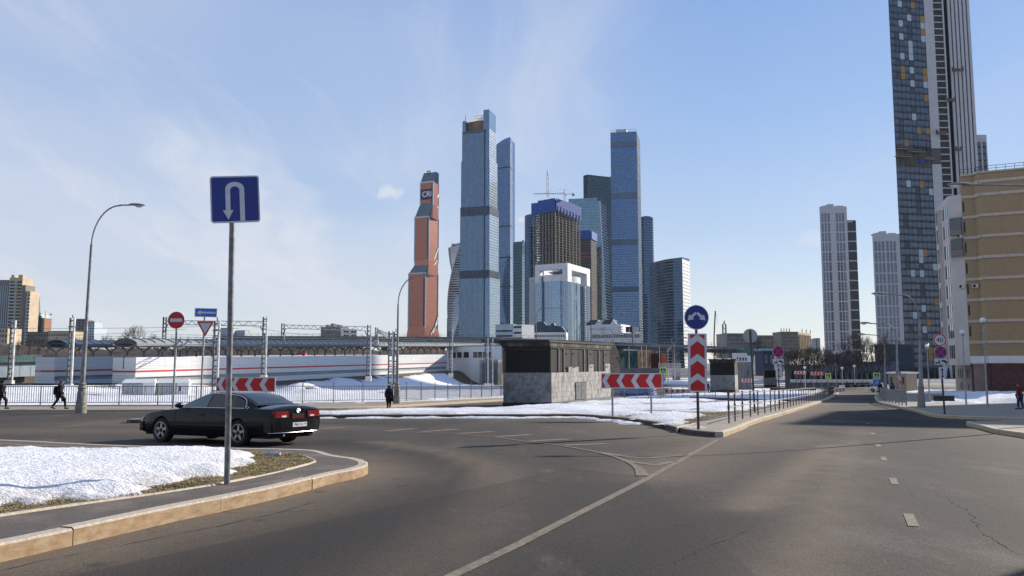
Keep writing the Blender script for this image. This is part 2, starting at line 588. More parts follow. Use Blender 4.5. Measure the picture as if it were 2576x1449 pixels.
M_SNOWB = snow_mat('snow_heap', (0.78, 0.82, 0.88), sc=0.6, bump=2.0)
M_KERB = granite_kerb_mat('kerb_granite', (0.46, 0.40, 0.32), (0.38, 0.285, 0.185), (0.26, 0.165, 0.085))
M_KERB2 = granite_kerb_mat('kerb_granite_pale', (0.50, 0.43, 0.33), (0.46, 0.38, 0.27), (0.38, 0.29, 0.18))
M_KERB_SHADE = granite_kerb_mat('kerb_granite_shaded_dirty', (0.26, 0.22, 0.175), (0.10, 0.085, 0.07), (0.055, 0.05, 0.045))  # dirt plus the shade on the island's front run, put into the colour
M_WALK = pm('walk_asphalt', (0.092, 0.077, 0.067), 0.9, var=0.22, scale=30, bump=0.05, bscale=60, dirt=(0.19, 0.155, 0.12), dirt_amt=0.75, dirt_scale=1.1)
M_PAVE = pm('pavement_tan', (0.27, 0.235, 0.185), 0.9, var=0.12, scale=8, dirt=(0.18, 0.15, 0.12), dirt_amt=0.5, dirt_scale=0.5)
M_SOIL = pm('soil', (0.12, 0.088, 0.052), 0.95, var=0.4, scale=9, bump=0.12, bscale=14, dirt=(0.20, 0.155, 0.075), dirt_amt=0.6, dirt_scale=2.5)
M_GROUND = pm('far_ground', (0.11, 0.095, 0.08), 0.95, var=0.3, scale=0.05, dirt=(0.55, 0.56, 0.58), dirt_amt=0.55, dirt_scale=0.02)
M_LINE = pm('worn_paint', (0.165, 0.138, 0.10), 0.85, var=0.25, scale=14, dirt=(0.12, 0.10, 0.085), dirt_amt=0.7, dirt_scale=3.0)
M_CRACK = pm('crack_dark', (0.03, 0.028, 0.026), 0.95)
# ---- outlines on the street (metres)
KA = [(-5.2, 1.5), (-5.05, 4.5)] + [XY(*p) for p in ((-150, 1452), (45, 1405), (250, 1357), (450, 1310), (600, 1278), (752, 1241), (832, 1217))] + \
 [(-2.74, 13.25), (-2.60, 13.85), (-2.60, 14.4), (-2.74, 14.95), (-3.06, 15.5), (-3.6, 16.1)] + [XY(*p, 0.17) for p in ((800, 1133), (740, 1129.5), (600, 1127))] + [(-9, 18.6), (-13.5, 20.6), (-20, 23), (-30, 26)]
KA_S = curve_through(KA, 0.22)
KB_L = [(-16.0, 34.0), (-15.8, 32.4), (-14.6, 33.0), (-12.2, 35.2), (-9.3, 37.3), (-4, 37.7), (0, 37.7)] + [XY(*p) for p in ((1452, 1050), (1531, 1056), (1584, 1061.5), (1650, 1072), (1703, 1086.5), (1743, 1094.5))]
KB_C = XY(1799, 1100)
KB_R = [XY(1820, 1100), XY(1868, 1081.5), XY(1902, 1065.6), XY(1989, 1039), XY(2056, 1016.6), (34.4, 85), (53, 128), (66, 160), (76, 186)]
KB_LS = curve_through(KB_L, 0.6) + [KB_C]
KB_RS = curve_through(KB_R, 0.8)
B_BACK = [(70, 196), (60, 199), (47, 190), (33, 140), (21, 108), (12, 87), (8, 76), (3, 61), (-0.7, 49.5), (-6, 45), (-10, 41.5)]
POLY_B = KB_LS + KB_RS + B_BACK
KL = [(-75, 40)] + [XY(*p) for p in ((-300, 1040), (0, 1037), (300, 1036), (600, 1034.5), (800, 1032), (960, 1027), (1100, 1019), (1260, 1009.5))] + [(4.5, 86), (12, 112), (24, 150), (36, 196)]
KL_S = curve_through(KL, 1.2)
FENCE = [(-75, 48.5), (-34, 52.5), (-19, 54.0), (-9.7, 63), (-1.2, 85), (3, 100), (12, 128), (24, 168)]
KR = [(92, 185), (74, 150), (52, 112), (32.8, 71), (26.3, 54.3), (23.2, 45.6), (20.6, 39), (20.3, 36.9), (21.2, 35.2), (24.4, 32.6), (34, 30.6), (60, 26)]
KR_S = curve_through(KR, 0.8)
KC = [(60, 23.5), (34, 28.6), (22, 31.2), (18.6, 31.4), (17.6, 30.7), (16.6, 28.0), (15.75, 25.8), (15.2, 23.3), (14.2, 19.5), (13.6, 15), (13.4, 6), (13.4, -4)]
KC_S = curve_through(KC, 0.6)
# ---- far terrain and the asphalt sheet
def build_terrain():
 ys = list(np.arange(-80, FLAT, 20)) + [FLAT, 200, 260, 400, 700, 1200, 2500, 6000]
 xs = [-5000, -2500, -1200, -600, -300, -150, -80, -40, 0, 40, 80, 150, 300, 600, 1200, 2500, 5000]
 mb = MB()
 vs = [(x, y, gz(y) - 0.12) for y in ys for x in xs]
 n = len(xs)
 fs = [(j * n + i, j * n + i + 1, (j + 1) * n + i + 1, (j + 1) * n + i) for j in range(len(ys) - 1) for i in range(n - 1)]
 mb.add(vs, fs)
 struct(mb.build('ground', M_GROUND))
build_terrain()
def grid_sheet(name, xs, ys, zf, m, mask=None, attrs=None, smooth=True):
 X, Y = np.meshgrid(np.array(xs), np.array(ys))
 Z = zf(X, Y)
 nx, ny = len(xs), len(ys)
 idx = np.arange(nx * ny).reshape(ny, nx)
 q = np.stack([idx[:-1, :-1], idx[:-1, 1:], idx[1:, 1:], idx[1:, :-1]], -1).reshape(-1, 4)
 if mask is not None:
  mk = mask(X, Y)
  cell = (mk[:-1, :-1] | mk[:-1, 1:] | mk[1:, 1:] | mk[1:, :-1]).reshape(-1)
  q = q[cell]
 used = np.unique(q)
 remap = np.full(nx * ny, -1)
 remap[used] = np.arange(len(used))
 q = remap[q]
 co = np.stack([X, Y, Z], -1).reshape(-1, 3)[used]
 me = bpy.data.meshes.new(name)
 me.vertices.add(len(co))
 me.vertices.foreach_set('co', co.astype(np.float32).ravel())
 me.loops.add(q.size)
 me.loops.foreach_set('vertex_index', q.astype(np.int32).ravel())
 me.polygons.add(len(q))
 me.polygons.foreach_set('loop_start', np.arange(0, q.size, 4, dtype=np.int32))
 me.polygons.foreach_set('loop_total', np.full(len(q), 4, np.int32))
 me.polygons.foreach_set('use_smooth', [smooth] * len(q))
 me.update()
 if attrs:
  for an, fn in attrs.items():
   a = me.attributes.new(an, 'FLOAT', 'POINT')
   a.data.foreach_set('value', fn(X, Y).reshape(-1)[used].astype(np.float32))
 me.materials.append(m)
 return link(name, me)
GZ = np.vectorize(gz, otypes=[float])
def build_road():
 xs = list(np.arange(-110, -32, 6.0)) + list(np.arange(-32, 32, 0.45)) + list(np.arange(32, 130, 4.0))
 ys = list(np.arange(-8, 4, 1.0)) + list(np.arange(4, 46, 0.4)) + list(np.arange(46, 112, 1.2)) + list(np.arange(112, 205, 4.0))
 def dust(X, Y):
  a = 0.95 * np.exp(-(dist_to_polyline(X, Y, KA_S[::3]) / 1.05) ** 1.3)
  b = 0.95 * np.exp(-(dist_to_polyline(X, Y, KB_RS[::2]) / 1.3) ** 1.5)
  c = 0.55 * np.exp(-(dist_to_polyline(X, Y, KB_LS[::2]) / 3.2) ** 2)
  d = 0.8 * np.exp(-(dist_to_polyline(X, Y, KL_S[::2]) / 1.0) ** 1.5)
  e = 0.5 * np.exp(-(dist_to_polyline(X, Y, KC_S[::2]) / 0.8) ** 1.5)
  tail = [XY(1812, 1108), XY(1740, 1145), XY(1640, 1200)]
  f = 0.6 * np.exp(-(dist_to_polyline(X, Y, tail) / 1.0) ** 2)
  lane = [XY(0, 1085), XY(350, 1082), XY(820, 1075)]
  g = 0.45 * np.exp(-(dist_to_polyline(X, Y, lane) / 2.2) ** 2)
  inner = [XY(*p) for p in ((60, 1440), (500, 1345), (820, 1262), (960, 1215), (985, 1180), (930, 1150))]
  h = 0.42 * np.exp(-(dist_to_polyline(X, Y, inner) / 0.9) ** 2)
  i = 0.60 * np.exp(-(dist_to_polyline(X, Y, [XY(*p) for p in ((1010, 1480), (1180, 1330), (1260, 1240), (1240, 1180), (1130, 1138), (950, 1112))]) / 0.5) ** 2)
  j = 0.55 * np.exp(-(dist_to_polyline(X, Y, [XY(*p) for p in ((1960, 1480), (2060, 1300), (2120, 1170), (2160, 1080))]) / 0.35) ** 2)
  q = 0.75 * np.exp(-(dist_to_polyline(X, Y, [XY(*p) for p in ((1890, 1275), (1960, 1215), (2040, 1160), (2100, 1120))]) / 0.45) ** 2)
  w = 0.55 * np.exp(-(dist_to_polyline(X, Y, [XY(*p) for p in ((2040, 1475), (2070, 1380), (2090, 1290))]) / 0.3) ** 2)
  return np.maximum.reduce([a, b, c, d, e, f, g, h, i, j, q, w])
 def wear(X, Y):
  t1 = [XY(*p) for p in ((420, 1480), (640, 1392), (930, 1292), (1080, 1228), (1130, 1185), (1100, 1150), (1000, 1126), (850, 1112))]
  t2 = [XY(*p) for p in ((1500, 1480), (1900, 1250), (2110, 1130), (2190, 1060), (2210, 1020))]
  t3 = [XY(*p) for p in ((2560, 1330), (2330, 1130), (2270, 1060), (2230, 1015))]
  a = 1.0 * np.exp(-(dist_to_polyline(X, Y, t1) / 0.95) ** 2)
  b = 0.75 * np.exp(-(dist_to_polyline(X, Y, t2) / 0.9) ** 2)
  c = 0.65 * np.exp(-(dist_to_polyline(X, Y, t3) / 1.0) ** 2)
  return np.maximum.reduce([a, b, c])
 struct(grid_sheet('road', xs, ys, lambda X, Y: GZ(Y), M_ASPH, attrs={'dust': dust, 'wear': wear}))
build_road()
# ---- kerbs: every stone its own piece, laid along the line
def kerb(name, path, w, h, stone, m, side=1, far=None):
 """path = foot of the outer face; the stone lies on its left (side=1) or right (side=-1)"""
 root = thing(name, None, None, kind='structure')
 pts = [Vector(p) for p in path]
 s = [0.0]
 for a, b in zip(pts, pts[1:]):
  s.append(s[-1] + (b - a).length)
 def at(q):
  q = min(max(q, 0), s[-1])
  for i in range(len(pts) - 1):
   if q <= s[i + 1] + 1e-9:
    return pts[i].lerp(pts[i + 1], (q - s[i]) / max(1e-9, s[i + 1] - s[i])), (pts[i + 1] - pts[i]).normalized()
  return pts[-1], (pts[-1] - pts[-2]).normalized()
 nst = max(1, int(round(s[-1] / stone)))
 L = s[-1] / nst
 rr = random.Random(hash(len(path)) % 97)
 for i in range(nst):
  a, b = i * L + 0.006, (i + 1) * L - 0.006
  n = max(1, int(math.ceil((b - a) / 0.5)))
  rings = []
  dz = rr.uniform(-0.006, 0.006)
  do = rr.uniform(-0.006, 0.006)
  for j in range(n + 1):
   p, t = at(a + (b - a) * j / n)
   nrm = Vector((-t.y, t.x)) * side
   z = gz(p.y)
   prof = [(do, -0.06), (do, h - 0.022 + dz), (do + 0.022, h + dz), (do + w, h + dz), (do + w, -0.06)]
   rings.append([(p.x + nrm.x * o, p.y + nrm.y * o, z + zz) for o, zz in prof])
  mb = MB().loft(rings)
  mb.build('kerb_stone', m, root)
 return root
def untangle(poly):
 def o(a, b, c):
  return (b[0] - a[0]) * (c[1] - a[1]) - (b[1] - a[1]) * (c[0] - a[0])
 poly = list(poly)
 for _ in range(12):
  n, cut = len(poly), None
  for i in range(n):
   for j in range(i + 2, min(n - 1, i + 9)):
    p, q, r, s = poly[i], poly[i + 1], poly[j], poly[j + 1]
    if o(p, q, r) * o(p, q, s) < 0 and o(r, s, p) * o(r, s, q) < 0:
     cut = (i, j)
  if cut is None:
   return poly
  poly = poly[:cut[0] + 1] + poly[cut[1] + 1:]
 return poly
def flat_poly(name, poly, h, m, kind='structure', thick=0.3):
 poly = untangle(poly)
 # one flat plane for the whole sheet
 me = MB().prism(poly, lambda x, y: -SLOPE * y + h - thick, lambda x, y: -SLOPE * y + h)
 o = me.build(name, m)
 o['kind'] = kind
 return o
# near left traffic island
kerb('kerb', KA_S, 0.17, 0.175, 1.15 * 1.9, M_KERB)
A_IN = polyline_offset(KA_S, 0.165)
flat_poly('pavement', A_IN + [(-34, 26), (-34, 1.5)], 0.170, M_WALK)
bord = [(-7.5, 3.0)] + [XY(*p, 0.17) for p in ((-300, 1347), (0, 1300), (200, 1271), (400, 1243), (570, 1216), (700, 1189), (785, 1167), (797, 1160), (788, 1154), (745, 1142), (680, 1137), (600, 1136))] + [(-9, 17.7), (-13.5, 19.4), (-20, 21.5)]
BORD = curve_through(bord, 0.3)
kerb('garden_edging', BORD, 0.06, 0.19, 1.0, M_KERB2)
SOIL_A = polyline_offset(BORD, 0.055) + [(-30, 21.5), (-30, 3.0)]
flat_poly('soil', SOIL_A, 0.178, M_SOIL)
SA = [(-12, 4.5)] + [XY(*p, 0.2) for p in ((-300, 1322), (0, 1273), (149, 1256), (242, 1258), (324, 1243), (394, 1229), (409, 1222), (476, 1203), (566, 1193), (590, 1179), (644, 1162), (629, 1146), (588, 1133))] + [(-7.5, 16.1), (-9.5, 16.3), (-14, 17.3), (-19, 18.5), (-19, 4.5)]
def snow_sheet(name, poly, xs, ys, thick, edge, m, base, rag=0.25, rag_s=0.9, lump=0.05, lump_s=1.2, holes=0.0, hole_s=0.25, dirt_w=0.5, fine=0.0, extra=None):
 pl = list(poly) + [poly[0]]
 def dd(X, Y):
  d = dist_to_polyline(X, Y, pl)
  d = np.where(in_poly(X, Y, poly), d, -d)
  nz = np.vectorize(lambda x, y: fbm(x, y, rag_s, 4, 3.1))(X, Y) * rag * 2
  d = d + nz
  if holes:
   hz = np.vectorize(lambda x, y: fbm(x, y, hole_s, 5, 9.7))(X, Y)
   d = np.minimum(d, (hz + 0.62 - holes) * 3.0)
  return d
 cache = {}
 def D(X, Y):
  if 'd' not in cache:
   cache['d'] = dd(X, Y)
  return cache['d']
 def zf(X, Y):
  d = D(X, Y)
  h = thick * (1 - np.exp(-np.clip(d, 0, 99) / edge))
  h = h + np.vectorize(lambda x, y: fbm(x, y, lump_s, 4, 1.3))(X, Y) * lump * 2 * np.clip(d / edge, 0, 1)
  if fine:
   h = h + np.vectorize(lambda x, y: abs(fbm(x, y, 6.0, 3, 5.3)))(X, Y) * fine * np.clip(d / 0.15, 0, 1)
  if extra is not None:
   h = h + extra(X, Y) * np.clip(d / edge, 0, 1)
  return base(X, Y) + np.where(d > 0, h, -0.03)
 o = grid_sheet(name, xs, ys, zf, m, mask=lambda X, Y: D(X, Y) > 0, attrs={'dirt': lambda X, Y: np.exp(-np.clip(D(X, Y), 0, 99) / dirt_w)})
 o['kind'] = 'stuff'
 return o
def groove(X, Y):
 g = [XY(*p, 0.45) for p in ((250, 1195), (330, 1192), (372, 1203), (398, 1222))]
 return -0.16 * np.exp(-(dist_to_polyline(X, Y, g) / 0.16) ** 2)
snow_sheet('snow', SA, np.arange(-14.5, -4.0, 0.075), np.arange(6.0, 17.8, 0.075), 0.24, 0.6, M_SNOW, lambda X, Y: GZ(Y) + 0.18, rag=0.16, rag_s=1.6, lump=0.02, lump_s=0.7, dirt_w=0.55, fine=0.030, extra=groove)
# dry grass between the snow and the edging
def grass(name, poly, n, avoid, h, seed, zoff=0.17, cols=((0.33, 0.25, 0.12), (0.15, 0.145, 0.05)), band=None):
 r = random.Random(seed)
 xs = [p[0] for p in poly]
 ys = [p[1] for p in poly]
 if band is None:
  c = np.array([(r.uniform(min(xs), max(xs)), r.uniform(min(ys), max(ys))) for _ in range(n)])
 else:
  bl, bw = band
  c = []
  for _ in range(n):
   q = r.randrange(len(bl) - 1)
   t, a, b = r.random(), bl[q], bl[q + 1]
   c.append((a[0] + (b[0] - a[0]) * t + r.uniform(-bw, bw), a[1] + (b[1] - a[1]) * t + r.uniform(-bw, bw)))
  c = np.array(c)
 ok = in_poly(c[:, 0], c[:, 1], poly)
 if avoid is not None:
  ok &= ~in_poly(c[:, 0], c[:, 1], avoid) | (r.random() > 2)
 mb = MB()
 for x, y in c[ok]:
  cl = fbm(x, y, 1.6, 3)
  if cl < -0.42 + r.random() * 0.15:
   continue
  a = r.uniform(0, 6.283)
  hh = h * r.uniform(0.5, 1.3) * (0.8 + cl)
  ln = r.uniform(1.0, 3.2) * hh
  w = r.uniform(0.004, 0.009)
  b = a + r.uniform(-0.6, 0.6)
  z = gz(y) + zoff
  dx, dy = math.cos(a), math.sin(a)
  px, py = -dy * w, dx * w
  m1 = (x + dx * ln * 0.4, y + dy * ln * 0.4, z + hh * 0.8)
  tip = (x + math.cos(b) * ln, y + math.sin(b) * ln, z + hh * r.uniform(0.0, 0.8))
  k = len(mb.v)
  mb.v += [(x - px, y - py, z), (x + px, y + py, z), (m1[0] + px * 0.7, m1[1] + py * 0.7, m1[2]), (m1[0] - px * 0.7, m1[1] - py * 0.7, m1[2]), tip]
  mb.f += [(k, k + 1, k + 2, k + 3), (k + 3, k + 2, k + 4)]
 return mb.build(name, pm('dry_grass', cols[0], 0.9, var=0.5, scale=45.0, dirt=cols[1], dirt_amt=0.9, dirt_scale=2.5), kind='stuff', recalc=False)
NEAR_SOIL = [p for p in SOIL_A if p[1] < 20 and p[0] > -12] + [(-12, 17), (-12, 5)]
grass('dry_grass', NEAR_SOIL, 60000, None, 0.034, 5, band=([p for p in BORD if 6 < p[1] < 18 and p[0] > -8], 0.95))
# middle island
kerb('kerb', KB_LS, 0.17, 0.16, 1.1, M_KERB_SHADE)
kerb('kerb', [KB_C] + KB_RS[:1], 0.17, 0.16, 1.0, M_KERB2)
kerb('kerb', KB_RS, 0.17, 0.16, 1.6, M_KERB2)
flat_poly('pavement', polyline_offset(KB_LS, 0.1) + polyline_offset(KB_RS, 0.1) + B_BACK, 0.150, M_PAVE)
inB_R = polyline_offset(KB_RS, 1.75)
inB_L = [p for p in polyline_offset(KB_LS[:-2], 0.75) if p[0] > -12.5 and (p[1] > 29)]
SOIL_B = [p for p in inB_L if p[1] > 31] + [(6.35, 28.4)] + [p for p in inB_R if p[1] > 29] + [(p[0], p[1]) for p in B_BACK]
flat_poly('soil', SOIL_B, 0.158, M_SOIL)
kerb('garden_edging', [p for p in inB_R if p[1] > 26.0], 0.06, 0.18, 2.0, M_KERB2)
SNB = [p for p in polyline_offset(KB_LS[:-3], 0.6) if p[0] > -12.5] + [p for p in polyline_offset(KB_RS, 2.6) if p[1] > 28.2] + [(72, 188), (58, 193), (46, 184), (34, 138), (22, 107), (13, 86), (9, 76), (4, 62), (0.2, 49.8), (-6, 44.7), (-9.4, 41.6)]
snow_sheet('snow', SNB, list(np.arange(-13, 20, 0.28)) + list(np.arange(20, 75, 0.7)), list(np.arange(26, 60, 0.26)) + list(np.arange(60, 192, 0.9)), 0.13, 0.7, M_SNOWB, lambda X, Y: GZ(Y) + 0.16, rag=0.42, rag_s=0.4, lump=0.04, lump_s=0.5, holes=0.27, hole_s=0.16, dirt_w=0.8, fine=0.018)
TRI = [p for p in SOIL_B if p[1] < 40 and p[0] > 1]
grass('dry_grass', TRI, 26000, None, 0.04, 8, 0.15)
# thin line of snow left in the gutter below the dark kerb
gut = [p for p in KB_LS if -10 < p[0] < 5.4 and p[1] > 28]
GUT = [(x, y - 0.02) for x, y in gut] + [(x, y) for x, y in reversed(polyline_offset(gut, -0.75))]
snow_sheet('snow', GUT, np.arange(-10.5, 6, 0.16), np.arange(27, 39, 0.12), 0.07, 0.2, M_SNOWB, lambda X, Y: GZ(Y) + 0.004, rag=0.22, rag_s=0.8, lump=0.02, dirt_w=0.3)
# far left pavement between the street and the railing
kerb('kerb', KL_S, 0.2, 0.14, 4.0, M_KERB2)
flat_poly('pavement', polyline_offset(KL_S, 0.19) + list(reversed([(x, y + 0.4) for x, y in FENCE + [(30, 199)]])), 0.135, M_PAVE)
# right hand pavements
kerb('kerb', KR_S, 0.18, 0.15, 2.2, M_KERB2)
flat_poly('pavement', polyline_offset(KR_S, 0.175) + [(140, 26), (140, 185)], 0.147, M_PAVE)
kerb('kerb', KC_S, 0.18, 0.15, 1.5, M_KERB2)
flat_poly('pavement', polyline_offset(KC_S, 0.175) + [(60, -4)], 0.147, M_PAVE)
snow_sheet('snow', [(32.5, 60.5), (37, 67), (47, 82), (60, 106), (62, 113), (72, 112), (70, 92), (60, 74), (58, 66), (60, 62.5), (48, 60.5), (38, 59.5)], np.arange(29, 75, 0.5), np.arange(57, 116, 0.5), 0.35, 1.4, M_SNOWB, lambda X, Y: GZ(Y) + 0.15, rag=1.2, rag_s=0.2, lump=0.2, lump_s=0.35, dirt_w=0.8)
snow_sheet('snow', [(60, 118), (92, 180), (104, 178), (74, 116)], np.arange(58, 106, 1.2), np.arange(114, 184, 1.2), 0.3, 2, M_SNOWB, lambda X, Y: GZ(Y) + 0.15, rag=1.5, rag_s=0.15, lump=0.12, lump_s=0.2, holes=0.18, hole_s=0.1)
# snowfield between the railing and the railway bank
WALL_A0, WALL_A1 = (-62.3, 130.0), (-19.5, 235.0)
def bank_w(X, Y):
 """0 at street level near the railing, 1 at the foot of the platform wall"""
 ux, uy = WALL_A1[0] - WALL_A0[0], WALL_A1[1] - WALL_A0[1]
 l = math.hypot(ux, uy)
 ux, uy = ux / l, uy / l
 off = (X - WALL_A0[0]) * uy - (Y - WALL_A0[1]) * ux     # distance to the right of the wall line
 return np.clip(1 - (off - 0.8) / np.interp(Y, [130, 160, 235], [9.0, 9.0, 12.0]), 0, 1)
def bank_z(X, Y):
 w = bank_w(X, Y)
 w = w * w * (3 - 2 * w)
 rail = np.interp(Y, [100, 130, 155, 235], [-2.1, -2.0, -2.35, -0.85])
 tr = np.clip((92 - Y) / 26.0, 0, 1) * np.clip((-24 - X) / 8.0, 0, 1)
 tr = tr * tr * (3 - 2 * tr) * np.clip((Y - 56) / 7.0, 0, 1)
 z = (GZ(Y) + 0.12) * (1 - w) + rail * w
 return z
FIELD = [(-120, 50)] + [(x, y + 0.45) for x, y in FENCE] + [(30, 190), (30, 260), (-22, 260), (-60, 150), (-120, 150)]
xs_f, ys_f = np.arange(-118, 34, 1.0), list(np.arange(50, 130, 0.8)) + list(np.arange(130, 262, 2.0))
bank = grid_sheet('railway_bank', xs_f, ys_f, lambda X, Y: bank_z(X, Y), M_SOIL, mask=lambda X, Y: in_poly(X, Y, FIELD))
struct(bank)
def field_extra(X, Y):
 m = np.zeros(X.shape)
 for (px, py, h, r) in ((760, 985, 1.5, 3.2), (745, 988, 1.1, 2.2), (800, 990, 0.7, 4), (1195, 950, 1.0, 5)):
  c = XY(px, py + 8)
  m += h * np.exp(-((X - c[0]) ** 2 + (Y - c[1]) ** 2) / r ** 2)
 return m
SN_F = [(-110, 52)] + [(x, y + 1.0) for x, y in FENCE] + [(16, 150), (12, 205), (-19.5, 226), (-27.4, 207), (-36.4, 185), (-50.8, 150.5), (-59.5, 128.5), (-110, 110)]
snow_sheet('snowfield', SN_F, np.arange(-100, 20, 0.65), np.arange(51, 228, 0.65), 0.16, 0.8, M_SNOWF, bank_z, rag=1.5, rag_s=0.12, lump=0.10, lump_s=0.22, dirt_w=1.0, extra=field_extra)
# patches of snow left on the brown bank
snow_sheet('snow', [(-52, 128), (-40, 140), (-26, 165), (-14, 205), (-6, 205), (-16, 160), (-34, 130)], np.arange(-56, 0, 0.9), np.arange(124, 210, 0.9), 0.15, 1.0, M_SNOWF, bank_z, rag=2.0, rag_s=0.12, holes=0.62, hole_s=0.11)
# snow and soil beyond the road on the right of the ventilation kiosk
snow_sheet('snow', [(34, 152), (40, 196), (30, 330), (85, 330), (92, 240), (60, 205), (44, 196)], np.arange(20, 110, 2.0), np.arange(150, 340, 2.0), 0.25, 3, M_SNOWF, lambda X, Y: GZ(Y) + 0.02, rag=3, rag_s=0.05, holes=0.30, hole_s=0.03)
# ---- painted markings
def stripe(mb, pts, w, z=0.007):
 pts = [Vector(p[:2]) for p in pts]
 L, Rr = [], []
 for i, p in enumerate(pts):
  t = (pts[min(i + 1, len(pts) - 1)] - pts[max(i - 1, 0)]).normalized()
  n = Vector((-t.y, t.x))
  ww = w[i] if isinstance(w, (list, tuple)) else w
  L.append(p + n * ww / 2)
  Rr.append(p - n * ww / 2)
 k = len(mb.v)
 for a, b in zip(L, Rr):
  mb.v += [(a.x, a.y, gz(a.y) + z), (b.x, b.y, gz(b.y) + z)]
 for i in range(len(pts) - 1):
  mb.f.append((k + 2 * i, k + 2 * i + 1, k + 2 * i + 3, k + 2 * i + 2))
marks = thing('road_marking', None, None, kind='structure')
mb = MB()
stripe(mb, resample([XY(*p) for p in ((1807, 1106), (1628, 1205), (1442, 1299.5), (1293, 1376), (1144, 1447), (1040, 1500))], 0.5), 0.125)
mb.build('edge_line', M_LINE, marks)
mb = MB()
cv = curve_through([XY(*p) for p in ((970, 1086), (1107, 1091), (1219, 1098), (1315, 1110), (1405, 1121), (1509, 1139.5), (1569, 1158), (1606, 1178.6), (1617, 1198))], 0.4)
stripe(mb, cv, [0.11] * (len(cv) - 5) + [0.14, 0.17, 0.2, 0.22, 0.24], 0.011)
mb.build('edge_line', M_LINE, marks)
for a, b in (((800, 1080), (868, 1075)), ((970, 1084.5), (1044, 1078)), ((1063, 1086.5), (1152, 1080)), ((1156, 1091), (1241, 1086)), ((1249, 1099), (1338, 1093.5)), ((1334, 1110), (1431, 1105)), ((1420, 1120.5), (1524, 1116.5))):
 mb = MB()
 stripe(mb, [XY(*a), XY(*b)], 0.34)
 mb.build('hatch_bar', M_LINE, marks)
for ps in (((1505, 1138), (1591, 1151), (1636, 1152.5), (1721, 1145)), ((1569, 1159), (1650, 1171), (1695, 1161.5))):
 mb = MB()
 stripe(mb, [XY(*p) for p in ps], 0.24)
 mb.build('hatch_bar', M_LINE, marks)
d0, d1 = Vector(XY(2209, 1121)), Vector(XY(2291.5, 1308.7))
dv = (d1 - d0).normalized()
for q in ((2183, 1066), (2196, 1091), (2209, 1121), (2223, 1154.4), (2248.5, 1211), (2291.5, 1308.7)):
 c = Vector(XY(*q))
 mb = MB()
 stripe(mb, [c - dv * 0.46, c + dv * 0.46], 0.115)
 mb.build('lane_dash', M_LINE, marks)
mb = MB()
stripe(mb, [XY(-200, 1070), XY(0, 1068), XY(345, 1064)], 0.15)
mb.build('edge_line', M_LINE, marks)
mb = MB()
rc = random.Random(3)
cp = resample([XY(*p) for p in ((0, 1437), (149, 1402), (316, 1370), (558, 1322), (700, 1290), (790, 1263))], 0.12)
stripe(mb, [(x + rc.uniform(-0.02, 0.02), y + rc.uniform(-0.02, 0.02)) for x, y in cp], [rc.choice((0.004, 0.008, 0.014, 0.018)) for _ in cp], 0.005)
o = mb.build('road_crack', M_CRACK)
o['kind'] = 'structure'
for ps in (((1960, 1122), (2080, 1126), (2190, 1133), (2330, 1131), (2480, 1150)), ((1240, 1290), (1290, 1262), (1352, 1243), (1420, 1236)), ((1700, 1420), (1760, 1380), (1850, 1352), (1900, 1322)), ((2380, 1250), (2440, 1290), (2470, 1340), (2560, 1395)), ((1010, 1140), (1120, 1152), (1200, 1170))):
 mb = MB()
 cp = resample([XY(*p) for p in ps], 0.12)
 stripe(mb, [(x + rc.uniform(-0.035, 0.035), y + rc.uniform(-0.035, 0.035)) for x, y in cp], [rc.choice((0.003, 0.006, 0.011, 0.015)) for _ in cp], 0.005)
 struct(mb.build('road_crack', M_CRACK))
# ================================================================== SIGNS
M_SBLUE = pm('sign_blue', (0.006, 0.020, 0.19), 0.38, var=0.04, spec=0.5)
M_SBLUE2 = pm('sign_bright_blue', (0.015, 0.13, 0.58), 0.38, var=0.04, spec=0.5)
M_SWHITE = pm('sign_white', (0.56, 0.57, 0.60), 0.4, var=0.05, scale=6)
M_SRED = pm('sign_red', (0.50, 0.02, 0.018), 0.4, var=0.05, scale=6)
M_SBLACK = pm('sign_black', (0.012, 0.012, 0.013), 0.5, var=0.05)
M_SLIME = pm('sign_lime', (0.62, 0.85, 0.03), 0.4, var=0.04)
M_SBACK = pm('sign_back_grey', (0.36, 0.37, 0.38), 0.5, metal=0.3, var=0.08)
M_POST = pm('post_galvanised', (0.30, 0.31, 0.32), 0.5, metal=0.55, var=0.18, scale=6, dirt=(0.20, 0.19, 0.18), dirt_amt=0.5, dirt_scale=2)
M_POSTN = pm('post_grey_worn', (0.17, 0.175, 0.185), 0.5, metal=0.45, var=0.25, scale=9, dirt=(0.10, 0.09, 0.08), dirt_amt=0.6, dirt_scale=4)
M_POSTD = pm('post_dark', (0.075, 0.062, 0.055), 0.6, metal=0.3, var=0.2, scale=8)
def disc(r, n=36, cx=0, cz=0):
 return [(cx + r * math.cos(2 * math.pi * i / n), cz + r * math.sin(2 * math.pi * i / n)) for i in range(n)]
def rrect(w, h, r, n=5, cx=0, cz=0):
 out = []
 for qx, qz, a0 in ((w / 2 - r, h / 2 - r, 0), (-w / 2 + r, h / 2 - r, 90), (-w / 2 + r, -h / 2 + r, 180), (w / 2 - r, -h / 2 + r, 270)):
  for i in range(n + 1):
   a = R(a0 + 90 * i / n)
   out.append((cx + qx + r * math.cos(a), cz + qz + r * math.sin(a)))
 return out
def rect(x0, x1, z0, z1):
 return [(x0, z0), (x1, z0), (x1, z1), (x0, z1)]
def panel(root, outline, m, z, name='sign_panel', back=None, tilt=0.0):
 """the metal plate: a part; its print goes on it as sub-parts"""
 o = MB().plate([(x, q) for x, q in outline], -0.012, 0.012).build(name, m, root, world=False)
 o.location = (0, -0.06, z)
 o.rotation_euler = (0, R(tilt), 0)
 return o
